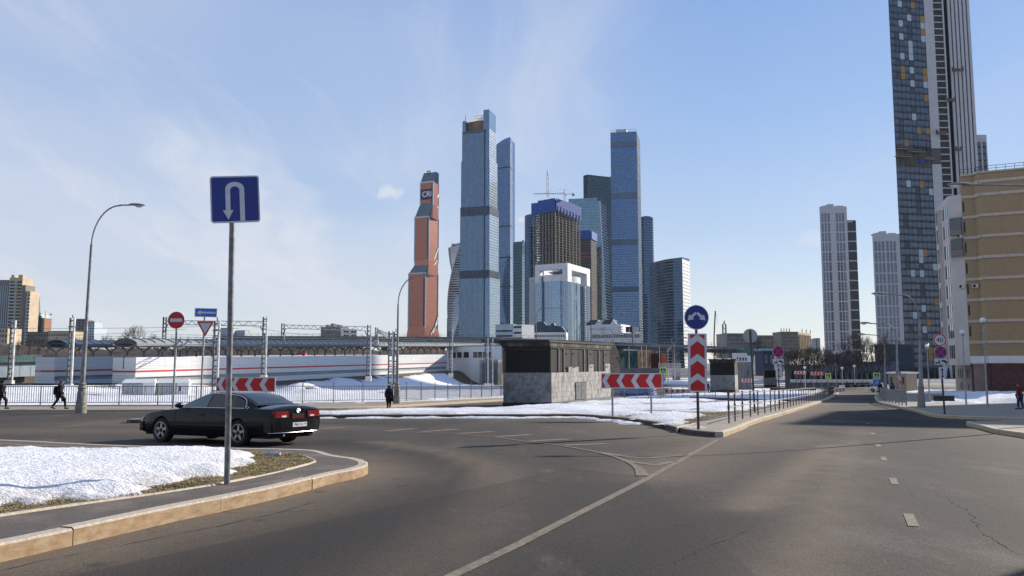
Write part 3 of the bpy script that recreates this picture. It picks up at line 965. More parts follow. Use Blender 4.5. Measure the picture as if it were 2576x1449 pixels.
def print_on(part, outlines, m, lvl=1, name='symbol'):
 mb = MB()
 for ol in outlines:
  mb.plate(ol, -0.0125 - 0.004 * lvl, -0.0115)
 return mb.build(name, m, part, world=False)
def text_on(part, s, size, m, x=0, z=0, lvl=1, name='lettering', ext=0.002, sx=1.0):
 c = bpy.data.curves.new(name, 'FONT')
 c.body = s
 c.size = size
 c.align_x = 'CENTER'
 c.align_y = 'CENTER'
 c.extrude = ext
 tmp = bpy.data.objects.new(name, c)
 COL.objects.link(tmp)
 bpy.context.view_layer.update()
 me = bpy.data.meshes.new_from_object(tmp.evaluated_get(bpy.context.evaluated_depsgraph_get()))
 bpy.data.objects.remove(tmp)
 bpy.data.curves.remove(c)
 me.materials.clear()
 me.materials.append(m)
 o = bpy.data.objects.new(name, me)
 COL.objects.link(o)
 o.parent = part
 o.location = (x, -0.0125 - 0.004 * lvl, z)
 o.rotation_euler = (math.pi / 2, 0, 0)
 o.scale = (sx, 1, 1)
 return o
def post(root, h, r=0.03, m=None, lean=0.0, z0=-0.1, name='post'):
 return MB().cyl((0, 0, z0), (math.tan(R(lean)) * h, 0, h), r, r, 12).build(name, m or M_POST, root, smooth=True, world=False)
def clamp(root, z, r=0.045):
 MB().cyl((0, 0, z - 0.02), (0, 0, z + 0.02), r, r, 12).box(-0.02, 0.02, -0.055, 0.0, z - 0.02, z + 0.02).build('clamp', M_SBACK, root, world=False)
def round_sign(root, z, kind, r=0.35, tilt=0):
 p = panel(root, disc(r), M_SWHITE, z, tilt=tilt)
 if kind == 'stop_ban':
  print_on(p, [disc(r * 0.985)], M_SRED, 1, 'border')
  a = []
  for k in range(4):
   c = R(90 * k)
   pts = [(math.cos(c + t), math.sin(c + t)) for t in [R(-36) + R(72) * i / 8 for i in range(9)]]
   a.append([(x * r * 0.79, q * r * 0.79) for x, q in pts] + [(math.cos(c) * r * 0.12, math.sin(c) * r * 0.12)])
  print_on(p, a, M_SBLUE, 2)
 elif kind == 'forty':
  print_on(p, [disc(r * 0.985)], M_SRED, 1, 'border')
  print_on(p, [disc(r * 0.82)], M_SWHITE, 2, 'field')
  text_on(p, '40', r * 1.05, M_SBLACK, z=0.0, lvl=3, sx=1.05)
 elif kind == 'no_entry':
  print_on(p, [disc(r * 0.965)], M_SRED, 1, 'field')
  print_on(p, [rect(-r * 0.72, r * 0.72, -r * 0.2, r * 0.2)], M_SWHITE, 2)
 elif kind == 'pass_both':
  print_on(p, [disc(r * 0.945)], M_SBLUE, 1, 'field')
  q = [(375, 177), (398, 199), (336, 262), (357, 281), (262, 301), (284, 211), (305, 232)]
  kx = r / 180.0
  a1 = [((x - 393) * kx, (255 - y) * kx) for x, y in q]
  a2 = [(-x, y) for x, y in reversed(a1)]
  print_on(p, [a1, a2], M_SWHITE, 2)
 return p
def tow_plate(root, z, w=0.7):
 p = panel(root, rrect(w, w / 2, 0.03), M_SWHITE, z)
 s = w / 0.7
 t = 0.006
 fr = [rect(-0.335 * s, 0.335 * s, 0.158 * s, 0.166 * s), rect(-0.335 * s, 0.335 * s, -0.166 * s, -0.158 * s), rect(-0.338 * s, -0.33 * s, -0.16 * s, 0.16 * s), rect(0.33 * s, 0.338 * s, -0.16 * s, 0.16 * s)]
 print_on(p, fr, M_SBLACK, 1, 'border')
 truck = [(-0.31, -0.08), (-0.05, -0.08), (-0.05, -0.045), (-0.10, -0.045), (-0.08, 0.10), (-0.095, 0.10), (-0.17, -0.03), (-0.31, -0.03)]
 car = [(0.0, 0.05), (0.05, 0.075), (0.10, 0.09), (0.17, 0.075), (0.24, 0.02), (0.30, -0.02), (0.29, -0.09), (0.20, -0.065), (0.06, 0.0), (0.0, 0.0)]
 print_on(p, [[(x * s, q * s) for x, q in truck], [(x * s, q * s) for x, q in car], disc(0.03 * s, 12, -0.25 * s, -0.09 * s), disc(0.03 * s, 12, -0.11 * s, -0.09 * s), disc(0.03 * s, 12, 0.23 * s, -0.09 * s)], M_SBLACK, 1)
 return p
def arrows_plate(root, z, w=0.35, h=0.7):
 p = panel(root, rrect(w, h, 0.03), M_SWHITE, z)
 a = [(0.0, 0.31), (0.085, 0.16), (0.028, 0.18), (0.028, -0.18), (0.085, -0.16), (0.0, -0.31), (-0.085, -0.16), (-0.028, -0.18), (-0.028, 0.18), (-0.085, 0.16)]
 print_on(p, [[(x * w / 0.35, q * h / 0.7) for x, q in a]], M_SBLACK, 1)
 return p
def chevron_panel(root, z, W=2.9, H=0.7):
 p = panel(root, rrect(W, H, 0.03), M_SWHITE, z, name='chevron_panel')
 k = W / 2.9
 t = H / 2 - 0.045 * k
 out = [[(-1.41 * k, t), (-1.24 * k, t), (-1.40 * k, 0), (-1.24 * k, -t), (-1.41 * k, -t)]]
 for tip in (-1.19, -0.50, 0.20):
  out.append([(tip * k, 0), ((tip + 0.19) * k, -t), ((tip + 0.66) * k, -t), ((tip + 0.47) * k, 0), ((tip + 0.66) * k, t), ((tip + 0.19) * k, t)])
 out.append([(0.92 * k, 0), (1.11 * k, -t), (1.41 * k, -t), (1.41 * k, t), (1.11 * k, t)])
 print_on(p, out, M_SRED, 1, 'chevrons')
 return p
def ped_sign(root, z, s=0.9, back=True):
 p = panel(root, rrect(s, s, 0.03), M_SLIME, z, name='crossing_sign')
 print_on(p, [rect(-s * 0.36, s * 0.36, -s * 0.36, s * 0.36)], M_SBLUE, 1, 'field')
 print_on(p, [[(-s * 0.3, -s * 0.26), (s * 0.3, -s * 0.26), (0, s * 0.30)]], M_SWHITE, 2, 'triangle')
 man = [(-0.04, -0.24), (0.0, -0.10), (0.05, -0.24), (0.09, -0.24), (0.035, -0.02), (0.09, -0.06), (0.10, -0.02), (0.02, 0.07), (-0.03, 0.05), (-0.06, -0.03), (-0.03, -0.06), (-0.08, -0.24)]
 print_on(p, [[(x * s, q * s) for x, q in man], disc(0.033 * s, 10, 0.0, 0.115 * s)], M_SBLACK, 3)
 return p
# --- the big U-turn sign at the near left island
g = G(571, 1217, 0.175)
SIGN_U = thing('road_sign', 'large blue square sign with a white U-turn arrow by the near snow patch', 'road sign', g, R(10))
zu = (H0 - 499) / F * g.y + CAMZ - g.z
post(SIGN_U, zu + 0.2, 0.042, M_POSTN, lean=-0.75)
hx = math.tan(R(-0.75)) * zu
up = panel(SIGN_U, rrect(0.70, 0.70, 0.045), M_SWHITE, zu, tilt=3.6 * -1)
up.location.x = hx + 0.045
print_on(up, [rrect(0.655, 0.655, 0.03)], M_SBLUE, 1, 'field')
arc = [(0.1 + 0.034, -0.335), (0.1 + 0.034, 0.152)] + [(0.134 * math.cos(R(a)), 0.152 + 0.11 * math.sin(R(a)) * 0.95) for a in range(10, 171, 10)] + [(-0.134, 0.152), (-0.134, -0.165), (-0.176, -0.165), (-0.1, -0.305), (-0.026, -0.165), (-0.066, -0.165), (-0.066, 0.13)] + \
 [(0.066 * math.cos(R(a)), 0.13 + 0.062 * math.sin(R(a))) for a in range(170, 9, -20)] + [(0.066, 0.13), (0.066, -0.335)]
print_on(up, [list(reversed(arc))], M_SWHITE, 2)
clamp(SIGN_U, zu - 0.2)
clamp(SIGN_U, zu + 0.1)
def gl(x, y, h=0.15):
 return G(x, y, h)
# --- centre: blue disc and upright chevron board on one post at the island corner
g = gl(1757, 1080.5)
C1 = thing('road_sign', 'blue round sign with two diverging arrows above an upright red and white chevron board', 'road sign', g, R(2))
post(C1, 4.0, 0.045, M_POSTD)
zz = lambda y: (912 - y) / F * g.y + CAMZ - g.z
round_sign(C1, zz(799), 'pass_both', 0.40, 0)
vp = panel(C1, rrect(0.61, 1.87, 0.02), M_SWHITE, zz(912), name='chevron_board', tilt=0.8)
kk = 1.87 / 865.0
mx = lambda x: (x - 381) * kk
mz = lambda y: (897 - y) * kk
red = [[(mx(275), mz(483)), (mx(275), mz(553)), (mx(366), mz(483))], [(mx(488), mz(483)), (mx(398), mz(483)), (mx(488), mz(555))]]
for tip, sh, bo, no in ((578, 658, 845, 765), (870, 947, 1132, 1055)):
 red.append([(mx(381), mz(tip)), (mx(275), mz(sh)), (mx(275), mz(bo)), (mx(381), mz(no)), (mx(488), mz(bo)), (mx(488), mz(sh))])
red.append([(mx(381), mz(1147)), (mx(275), mz(1220)), (mx(275), mz(1313)), (mx(488), mz(1313)), (mx(488), mz(1220))])
print_on(vp, red, M_SRED, 1, 'chevrons')
# --- the two long chevron boards
g = gl(1590, 1048)
C2 = thing('chevron_board', 'long red and white chevron board pointing left beside the stone ventilation kiosk', 'road sign', g, R(-4))
zz = lambda y: (912 - y) / F * g.y + CAMZ - g.z
chevron_panel(C2, zz(957.5), 2.72, 0.68)
for x in (-0.86, 0.86):
 MB().cyl((x, 0, -0.6), (x, 0, zz(942)), 0.045, 0.045, 10).build('post', M_POST, C2, smooth=True, world=False)
g = G(617, 1047, 0.15)
C3 = thing('chevron_board', 'long red and white chevron board pointing left behind the black car', 'road sign', g, R(-6))
zz = lambda y: (912 - y) / F * g.y + CAMZ - g.z
chevron_panel(C3, zz(966.5), 2.8, 0.66)
for x in (-0.95, 1.0):
 MB().cyl((x, 0, -0.2), (x, 0, zz(953)), 0.045, 0.045, 10).build('post', M_POST, C3, smooth=True, world=False)
# --- no entry sign and the one way / give way pair
g = G(441, 1046, 0.15)
g.y = 36.4
g = Vector(((443 - CX) / F * 36.4, 36.4, gz(36.4) + 0.15))
C4 = thing('road_sign', 'round red no-entry sign on a thin grey pole behind the car bonnet', 'road sign', g, R(-3))
zz = lambda y: (912 - y) / F * g.y + CAMZ - g.z
post(C4, zz(800), 0.045, lean=0.4)
q = round_sign(C4, zz(806), 'no_entry', 0.40)
q.location.x = 0.03
g = Vector(((512 - CX) / F * 37.2, 37.2, gz(37.2) + 0.15))
C5 = thing('road_sign', 'white give-way triangle under a blue one-way arrow plate on one pole', 'road sign', g, R(-2))
zz = lambda y: (912 - y) / F * g.y + CAMZ - g.z
post(C5, zz(786), 0.045, lean=0.5)
q = panel(C5, rrect(1.08, 0.42, 0.03), M_SWHITE, zz(787), tilt=1.5)
q.location.x = 0.12
print_on(q, [rrect(1.02, 0.36, 0.02)], M_SBLUE2, 1, 'field')
print_on(q, [[(-0.44, 0.0), (-0.24, -0.12), (-0.24, -0.045), (0.47, -0.045), (0.47, 0.045), (-0.24, 0.045), (-0.24, 0.12)]], M_SWHITE, 2)
tri = lambda s: [(-0.5 * s, 0.29 * s), (0, -0.577 * s), (0.5 * s, 0.29 * s)]
q = panel(C5, [(-0.42, 0.255), (-0.39, 0.22), (-0.03, -0.45), (0.0, -0.475), (0.03, -0.45), (0.39, 0.22), (0.42, 0.255), (0.39, 0.28), (-0.39, 0.28)], M_SWHITE, zz(822))
q.location.x = 0.12
print_on(q, [tri(0.83)], M_SRED, 1, 'border')
print_on(q, [tri(0.58)], M_SWHITE, 2, 'field')
# --- back of a round sign
g = gl(1899, 1037)
C6 = thing('road_sign', 'bare grey back of a round sign on a dark leaning pole', 'road sign', g, R(180))
zz = lambda y: (912 - y) / F * g.y + CAMZ - g.z
post(C6, zz(832), 0.05, M_POSTD, lean=1.6, z0=-0.2)
q = panel(C6, disc(0.37), M_SBACK, zz(845))
q.location.x = math.tan(R(1.6)) * zz(845)
q.location.y = -0.06
MB().box(-0.03, 0.03, 0.012, 0.06, -0.26, 0.3).build('bracket', M_POSTD, q, world=False)
# --- no stopping signs
g = gl(1961, 1027)
C7 = thing('road_sign', 'no-stopping sign with tow-away and arrow plates on a pole in the snowy island', 'road sign', g, R(2))
zz = lambda y: (912 - y) / F * g.y + CAMZ - g.z
post(C7, zz(873), 0.045, M_POSTD, lean=0.2, z0=-0.3)
round_sign(C7, zz(885), 'stop_ban', 0.345)
q = tow_plate(C7, zz(910), 0.70)
q = arrows_plate(C7, zz(938), 0.36, 0.68)
g = gl(2377, 1042)
C8 = thing('road_sign', 'speed limit 40 sign above a no-stopping sign and plates on the right pavement', 'road sign', g, R(-2))
zz = lambda y: (912 - y) / F * g.y + CAMZ - g.z
post(C8, zz(846), 0.045, M_POSTD, lean=-1.6)
for y, fn, dx in ((856, 'forty', 0), (886.5, 'stop_ban', 0)):
 q = round_sign(C8, zz(y), fn, 0.30)
 q.location.x = -math.tan(R(1.6)) * zz(y)
q = tow_plate(C8, zz(909.5), 0.66)
q.location.x = -math.tan(R(1.6)) * zz(909)
q = arrows_plate(C8, zz(938), 0.31, 0.56)
q.location.x = -math.tan(R(1.6)) * zz(938)
q = MB().box(-0.5, 0.5, 0.0, 0.03, -0.13, 0.13).build('low_board', M_POSTD, C8, world=False)
q.location = (0.05, 0.10, 0.75)
# --- small signs down the street
for i, (px, py, Y, w, lab, extra) in enumerate(((2083, 946, 132, 0.95, 'lime bordered pedestrian crossing sign in front of the row of small conifers', None), (2205, 946, 118, 1.0, 'lime bordered crossing sign above a small blue turn sign by the guard house', 'turn'), (1668, 933, 118, 1.05, 'lime bordered crossing sign above a round back right of the long chevron board', 'back'))):
 b = P(px, py, Y)
 t = thing('road_sign', lab, 'road sign', (b.x, b.y, gz(b.y)), 0)
 hh = b.z - gz(b.y)
 post(t, hh + 0.3, 0.05, M_POST)
 ped_sign(t, hh, w)
 if extra == 'turn':
  q = panel(t, rect(-0.45, 0.45, -0.45, 0.45), M_SBLUE2, hh - 1.0)
  print_on(q, [[(0.1, -0.3), (0.2, -0.3), (0.2, 0.25), (-0.2, 0.25), (-0.2, -0.1), (-0.28, -0.1), (-0.15, -0.28), (-0.02, -0.1), (-0.1, -0.1), (-0.1, 0.15), (0.1, 0.15)]], M_SWHITE, 1)
 elif extra == 'back':
  panel(t, disc(0.42), M_SBACK, hh - 1.2)
for i, (px, py, Y, W, lab) in enumerate(((1881, 957, 165, 2.6, 'small chevron board beside the white container'), (2013, 937.5, 190, 2.9, 'small chevron board left of the crossing sign and planters'), (2056, 939.5, 175, 2.9, 'small chevron board on short legs under the crossing sign'))):
 b = P(px, py, Y)
 t = thing('chevron_board', lab, 'road sign', (b.x, b.y, gz(b.y)), 0, 'small chevron boards at the far roundabout')
 hh = b.z - gz(b.y)
 chevron_panel(t, hh, W, 0.75)
 for x in (-0.8, 0.8):
  MB().cyl((x, 0, -0.2), (x, 0, hh + 0.2), 0.05, 0.05, 8).build('post', M_POST, t, world=False)
# ================================================================== LAMPS
M_LAMP = pm('lamp_paint', (0.22, 0.225, 0.23), 0.5, metal=0.25, var=0.2, scale=3, dirt=(0.30, 0.29, 0.28), dirt_amt=0.5, dirt_scale=1.5)
M_CAST = pm('cast_base', (0.20, 0.19, 0.165), 0.75, var=0.25, scale=5, dirt=(0.30, 0.21, 0.10), dirt_amt=0.7, dirt_scale=1.6)
M_LENS = pm('lamp_lens', (0.70, 0.72, 0.74), 0.2, var=0.03, spec=0.6)
def lamp_arm(H, L, r=0.06, bend=2.3):
 pts = [(0, 0, H - bend)]
 for i in range(1, 11):
  a = math.pi / 2 * i / 10
  pts.append((bend * 0.62 * (1 - math.cos(a)), 0, H - bend + bend * math.sin(a)))
 pts.append((L * 0.7, 0, H + 0.02))
 pts.append((L, 0, H + 0.05))
 return pts
def lamp_head(root, x, z, s=1.0):
 mb = MB()
 rings = []
 for i in range(9):
  t = i / 8
  w = 0.17 * s * math.sin(math.pi * min(1, t * 0.86 + 0.14)) ** 0.6 + 0.02
  hgt = 0.10 * s * math.sin(math.pi * min(1, t * 0.86 + 0.14)) ** 0.6 + 0.02
  rings.append([(x + (-0.05 + t * 0.85) * s, w * math.cos(2 * math.pi * j / 12), z + hgt * (0.9 if math.sin(2 * math.pi * j / 12) > 0 else 0.35) * math.sin(2 * math.pi * j / 12)) for j in range(12)])
 h = mb.loft(rings).build('lamp_head', M_LAMP, root, smooth=True, world=False)
 mb = MB()
 rings = []
 for k, rr in ((0, 1.0), (1, 0.8), (2, 0.35)):
  rings.append([(x + (0.45 + 0.26 * rr * math.cos(2 * math.pi * j / 12)) * s, 0.13 * s * rr * math.sin(2 * math.pi * j / 12), z - (0.02 + 0.055 * k) * s) for j in range(12)])
 mb.loft(rings).build('lamp_lens', M_LENS, h, smooth=True, world=False)
 return h
def street_lamp(label, loc, rz, H, L, ornate=1.0, r0=0.15, r1=0.08, tilt=0.0, group=None):
 t = thing('street_lamp', label, 'street lamp', loc, rz, group)
 o = ornate
 prof = [(0.37 * o, -0.15), (0.37 * o, 0.24), (0.33 * o, 0.30), (0.35 * o, 0.40), (0.31 * o, 0.52), (0.30 * o, 0.9), (0.25 * o, 1.18), (0.30 * o, 1.22), (0.28 * o, 1.30), (0.22 * o, 1.36), (0.24 * o, 1.46), (0.19 * o, 1.52), (r0, 1.56)]
 b = MB().lathe(prof, 14).build('pedestal', M_CAST, t, smooth=True, world=False)
 MB().plate([(x * o, z) for x, z in rrect(0.22, 0.46, 0.1, 4, 0, 0.82)], -0.31 * o, -0.25 * o).build('access_door', M_CAST, b, world=False)
 hb = H * 0.38
 MB().cyl((0, 0, 1.5), (0, 0, hb), r0, r0 * 0.86, 14).cyl((0, 0, hb - 0.05), (0, 0, hb + 0.25), r0 * 0.98, r1 * 1.15, 14).build('lower_pole', M_LAMP, t, smooth=True, world=False)
 bend = min(2.3, H * 0.22)
 MB().cyl((0, 0, hb + 0.2), (0, 0, H - bend + 0.02), r1 * 1.1, r1 * 0.85, 12).build('upper_pole', M_LAMP, t, smooth=True, world=False)
 MB().tube(lamp_arm(H, L, bend=bend), 0.042, 8).build('arm', M_LAMP, t, smooth=True, world=False)
 lamp_head(t, L, H + 0.06, 1.0)
 return t
g = G(203, 1033, 0.14)
t = street_lamp('tall lamp post with an ornate cast base near the walking man, arm reaching right', g, R(8), (1033 - 512) * g.y / F, 1.95, 0.80, 0.13, 0.08)
t.rotation_euler = (0, R(0.7), R(8))
g = G(998, 1015, 0.14)
t = street_lamp('lamp post with ornate ochre base beside the woman in the dark coat', g, R(6), (1015 - 698) * g.y / F, 1.75, 0.78, 0.12, 0.075)
for lab, px, py, pyt, L, dxp in (('lamp post with arm to the left on the right pavement, before the dark tower', 2318, 1025, 745, 2.1, 0), ('middle lamp post of the row running down the right pavement', 2259, 1012, 818, 2.1, 0), ('farthest lamp post of the row down the right pavement', 2228, 1000, 845, 2.1, 0)):
 g = G(px, py, 0.15)
 t = street_lamp(lab, g, R(176), (py - pyt) * g.y / F, L, 0.62, 0.12, 0.075)
 t.rotation_euler = (0, R(-1.4), R(176))
lp = thing('street_lamp', 'lamp head on a long arm reaching in from the right before the brick house', 'street lamp', (20.6, 29.2, gz(29.2) + 0.147), R(178))
HH = 8.95
MB().lathe([(0.24, -0.1), (0.24, 0.3), (0.19, 0.5), (0.18, 0.9), (0.13, 1.0)], 14).build('pedestal', M_CAST, lp, smooth=True, world=False)
MB().cyl((0, 0, 0.9), (0, 0, 2.6), 0.11, 0.09, 12).build('lower_pole', M_LAMP, lp, smooth=True, world=False)
MB().cyl((0, 0, 2.6), (0, 0, HH - 1.85), 0.075, 0.06, 12).build('upper_pole', M_LAMP, lp, smooth=True, world=False)
MB().tube(lamp_arm(HH, 3.3, bend=1.9), 0.038, 8).build('arm', M_LAMP, lp, smooth=True, world=False)
lamp_head(lp, 3.25, HH + 0.04, 0.95)
nl = dup(lp, (15.7, 15.1, gz(15.1) + 0.147), R(178), 'unseen street lamp added for its shadow, just beyond the right edge of the near pavement')
nl.scale = (1.1, 1.1, 1.1)  # unseen lamp, added and enlarged so its shadow reaches the near road
def globe_lamp(label, loc, h):
 t = thing('globe_lamp', label, 'street lamp', loc, 0, 'thin globe lamps before the brick house')
 MB().cyl((0, 0, -0.1), (0, 0, h * 0.5), 0.055, 0.05, 10).cyl((0, 0, h * 0.5), (0, 0, h - 0.2), 0.038, 0.034, 10).build('post', M_POST, t, smooth=True, world=False)
 MB().lathe([(0.03, h - 0.25), (0.12, h - 0.2), (0.13, h - 0.14)], 12).build('collar', M_POST, t, smooth=True, world=False)
 MB().lathe([(0.02, h - 0.15)] + [(0.17 * math.sin(math.pi * i / 8), h + 0.0 - 0.17 * math.cos(math.pi * i / 8)) for i in range(1, 8)] + [(0.01, h + 0.17)], 14).build('globe', M_LENS, t, smooth=True, world=False)
for lab, px, py, top in (('thin globe lamp before the dark doorway of the brick house', 2485, 1028, 808), ('thin globe lamp before the low pink wing of the brick house', 2431, 1020, 838), ('thin globe lamp behind the speed limit sign', 2339, 1012, 872)):
 g = G(px, py, 0.147)
 globe_lamp(lab, g, (py - top) * g.y / F)
# ================================================================== RAILINGS
M_RAIL = pm('rail_grey', (0.21, 0.215, 0.225), 0.55, metal=0.35, var=0.14, scale=4)
M_RAILD = pm('rail_rust_dark', (0.085, 0.068, 0.06), 0.65, metal=0.2, var=0.25, scale=6)
M_PLINTH = pm('plinth_concrete', (0.52, 0.50, 0.47), 0.9, var=0.15, scale=4)
def bar_fence(name, label, line, h, seg, gap, zb, m, cat='railing', base=True, tall=None):
 pts = resample(line, seg)
 p0 = Vector((pts[0][0], pts[0][1], gz(pts[0][1]) + zb))
 t = thing(name, label, cat, p0)
 for i, (a, b) in enumerate(zip(pts, pts[1:])):
  a, b = Vector(a), Vector(b)
  za, zb_ = gz(a.y) + zb, gz(b.y) + zb
  ex = 0.30 if tall is not None and tall(a) else 0.0
  MB().box(a.x - 0.035, a.x + 0.035, a.y - 0.035, a.y + 0.035, za - 0.1, za + h + ex).build('post', m, t)
  MB().beam((a.x, a.y, za + h), (b.x, b.y, zb_ + h), 0.06, 0.05).build('top_rail', m, t)
  MB().beam((a.x, a.y, za + 0.2), (b.x, b.y, zb_ + 0.2), 0.05, 0.045).build('bottom_rail', m, t)
  n = max(2, int((b - a).length / gap))
  mb = MB()
  for j in range(1, n):
   q = a.lerp(b, j / n)
   z = za + (zb_ - za) * j / n
   mb.box(q.x - 0.016, q.x + 0.016, q.y - 0.016, q.y + 0.016, z + 0.2, z + h)
  mb.build('bars', m, t, kind='stuff', recalc=False)
 if base:
  mb = MB()
  for a, b in zip(pts, pts[1:]):
   mb.beam((a[0], a[1], gz(a[1]) + zb - 0.02), (b[0], b[1], gz(b[1]) + zb - 0.02), 0.22, 0.14)
  mb.build('plinth', M_PLINTH, t)
 return t
bar_fence('railing', 'long grey bar railing between the far pavement and the snowfield', [(-46, 51.4)] + FENCE[1:5] + [FENCE[5], (9, 118)], 1.28, 2.5, 0.145, 0.16, M_RAIL, tall=lambda p: p.x > -16)
# post and rail barrier along the right edge of the middle island
line = polyline_offset(KB_RS, 0.62)
line = [p for p in line if 29.2 <= p[1] <= 124]
pts = resample(curve_through(line[::3] + [line[-1]], 0.5), 0.5)
acc, sel = 1.75, []
for a, b in zip(pts, pts[1:]):
 if acc >= 1.75:
  sel.append(a)
  acc = 0
 acc += math.dist(a, b)
t = thing('barrier', 'rusty post and rail barrier with a pale top rail along the island kerb', 'railing', (sel[0][0], sel[0][1], gz(sel[0][1]) + 0.15))
pmb = MB().cyl((0, 0, -0.1), (0, 0, 1.1), 0.03, 0.03, 8).cyl((0, 0, 0.50), (0, 0, 0.68), 0.045, 0.045, 8).cyl((0, 0, 1.02), (0, 0, 1.16), 0.045, 0.045, 8)
pme = shared(pmb, 'post', M_RAILD)
M_RAILP = pm('rail_pale', (0.42, 0.39, 0.36), 0.5, metal=0.2, var=0.15)
for i, a in enumerate(sel):
 place('post', pme, t, (a[0], a[1], gz(a[1]) + 0.15), 0)
for a, b in zip(sel, sel[1:]):
 for hz in (0.58, 1.09):
  MB().beam((a[0], a[1], gz(a[1]) + 0.15 + hz), (b[0], b[1], gz(b[1]) + 0.15 + hz), 0.05, 0.05).build('rail', M_RAILP, t)
# inner thin railing of the island, far snowy part
ir = [(P(1890, 966, 0.0 + 120).x, 120.0), (38, 121), (46, 124), (52, 131)]
line2 = resample([(26, 112), (36, 118), (46, 126), (54, 140)], 2.6)
t = thing('thin_railing', 'thin two-bar railing crossing the snow in front of the small kiosk', 'railing', (line2[0][0], line2[0][1], gz(line2[0][1])))
for i, (a, b) in enumerate(zip(line2, line2[1:])):
 MB().cyl((a[0], a[1], gz(a[1])), (a[0], a[1], gz(a[1]) + 1.0), 0.035, 0.035, 6).build('post', M_RAILD, t)
 for hz in (0.55, 0.98):
  MB().beam((a[0], a[1], gz(a[1]) + hz), (b[0], b[1], gz(b[1]) + hz), 0.04, 0.04).build('rail', M_RAILD, t)
# low wire mesh fence behind the long chevron board
A, B = P(1540, 978, 72), P(1800, 985, 78)
A.z, B.z = gz(A.y) + 0.15, gz(B.y) + 0.15
t = thing('mesh_fence', 'low grey wire mesh fence behind the long chevron board', 'fence', A)
n = 9
for i in range(n + 1):
 q = A.lerp(B, i / n)
 MB().cyl(q, q + Vector((0, 0, 1.15)), 0.035, 0.035, 6).build('post', M_RAIL, t)
for i in range(n):
 q, w = A.lerp(B, i / n), A.lerp(B, (i + 1) / n)
 mb = MB()
 for hz in (0.08, 0.35, 0.62, 0.88, 1.12):
  mb.beam(q + Vector((0, 0, hz)), w + Vector((0, 0, hz)), 0.02, 0.025)
 for j in range(1, 7):
  e = q.lerp(w, j / 7)
  mb.beam(e + Vector((0, 0, 0.05)), e + Vector((0, 0, 1.12)), 0.018, 0.018, (1, 0, 0))
 mb.build('mesh', M_RAIL, t, kind='stuff', recalc=False)
# bar railing on the right pavement, by the bend
KRr = polyline_offset(KR_S, 0.6)
seg = [p for p in KRr if 44 < p[1] < 118 and p[0] > 22]
seg.sort(key=lambda p: -p[1])
seg = [p for p in seg if p[1] > 52.5]
bar_fence('railing', 'grey bar railing along the bend of the right pavement', seg[::3] + [seg[-1]], 1.0, 2.4, 0.30, 0.15, M_RAIL, base=False)
# ================================================================== VENTILATION KIOSKS
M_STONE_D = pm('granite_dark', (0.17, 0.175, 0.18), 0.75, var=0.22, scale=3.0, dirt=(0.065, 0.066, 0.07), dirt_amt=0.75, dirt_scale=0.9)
M_STONE_SUN = pm('granite_sunlit', (0.30, 0.285, 0.262), 0.75, var=0.3, scale=2.4, dirt=(0.50, 0.475, 0.43), dirt_amt=0.75, dirt_scale=1.3, stretch=(1.6, 1.6, 0.6))  # paler copy of the granite: sunlight on the right faces put into colour
M_BLACKM = pm('black_metal', (0.022, 0.021, 0.021), 0.6, metal=0.2, var=0.3, scale=5)
M_RUSTM = pm('brown_metal', (0.018, 0.016, 0.015), 0.65, metal=0.25, var=0.3, scale=4, dirt=(0.05, 0.043, 0.036), dirt_amt=0.5, dirt_scale=2)
M_FASC = pm('weathered_fascia', (0.03, 0.028, 0.026), 0.8, var=0.3, scale=2, dirt=(0.26, 0.235, 0.20), dirt_amt=0.55, dirt_scale=1.1, stretch=(1, 1, 0.4))
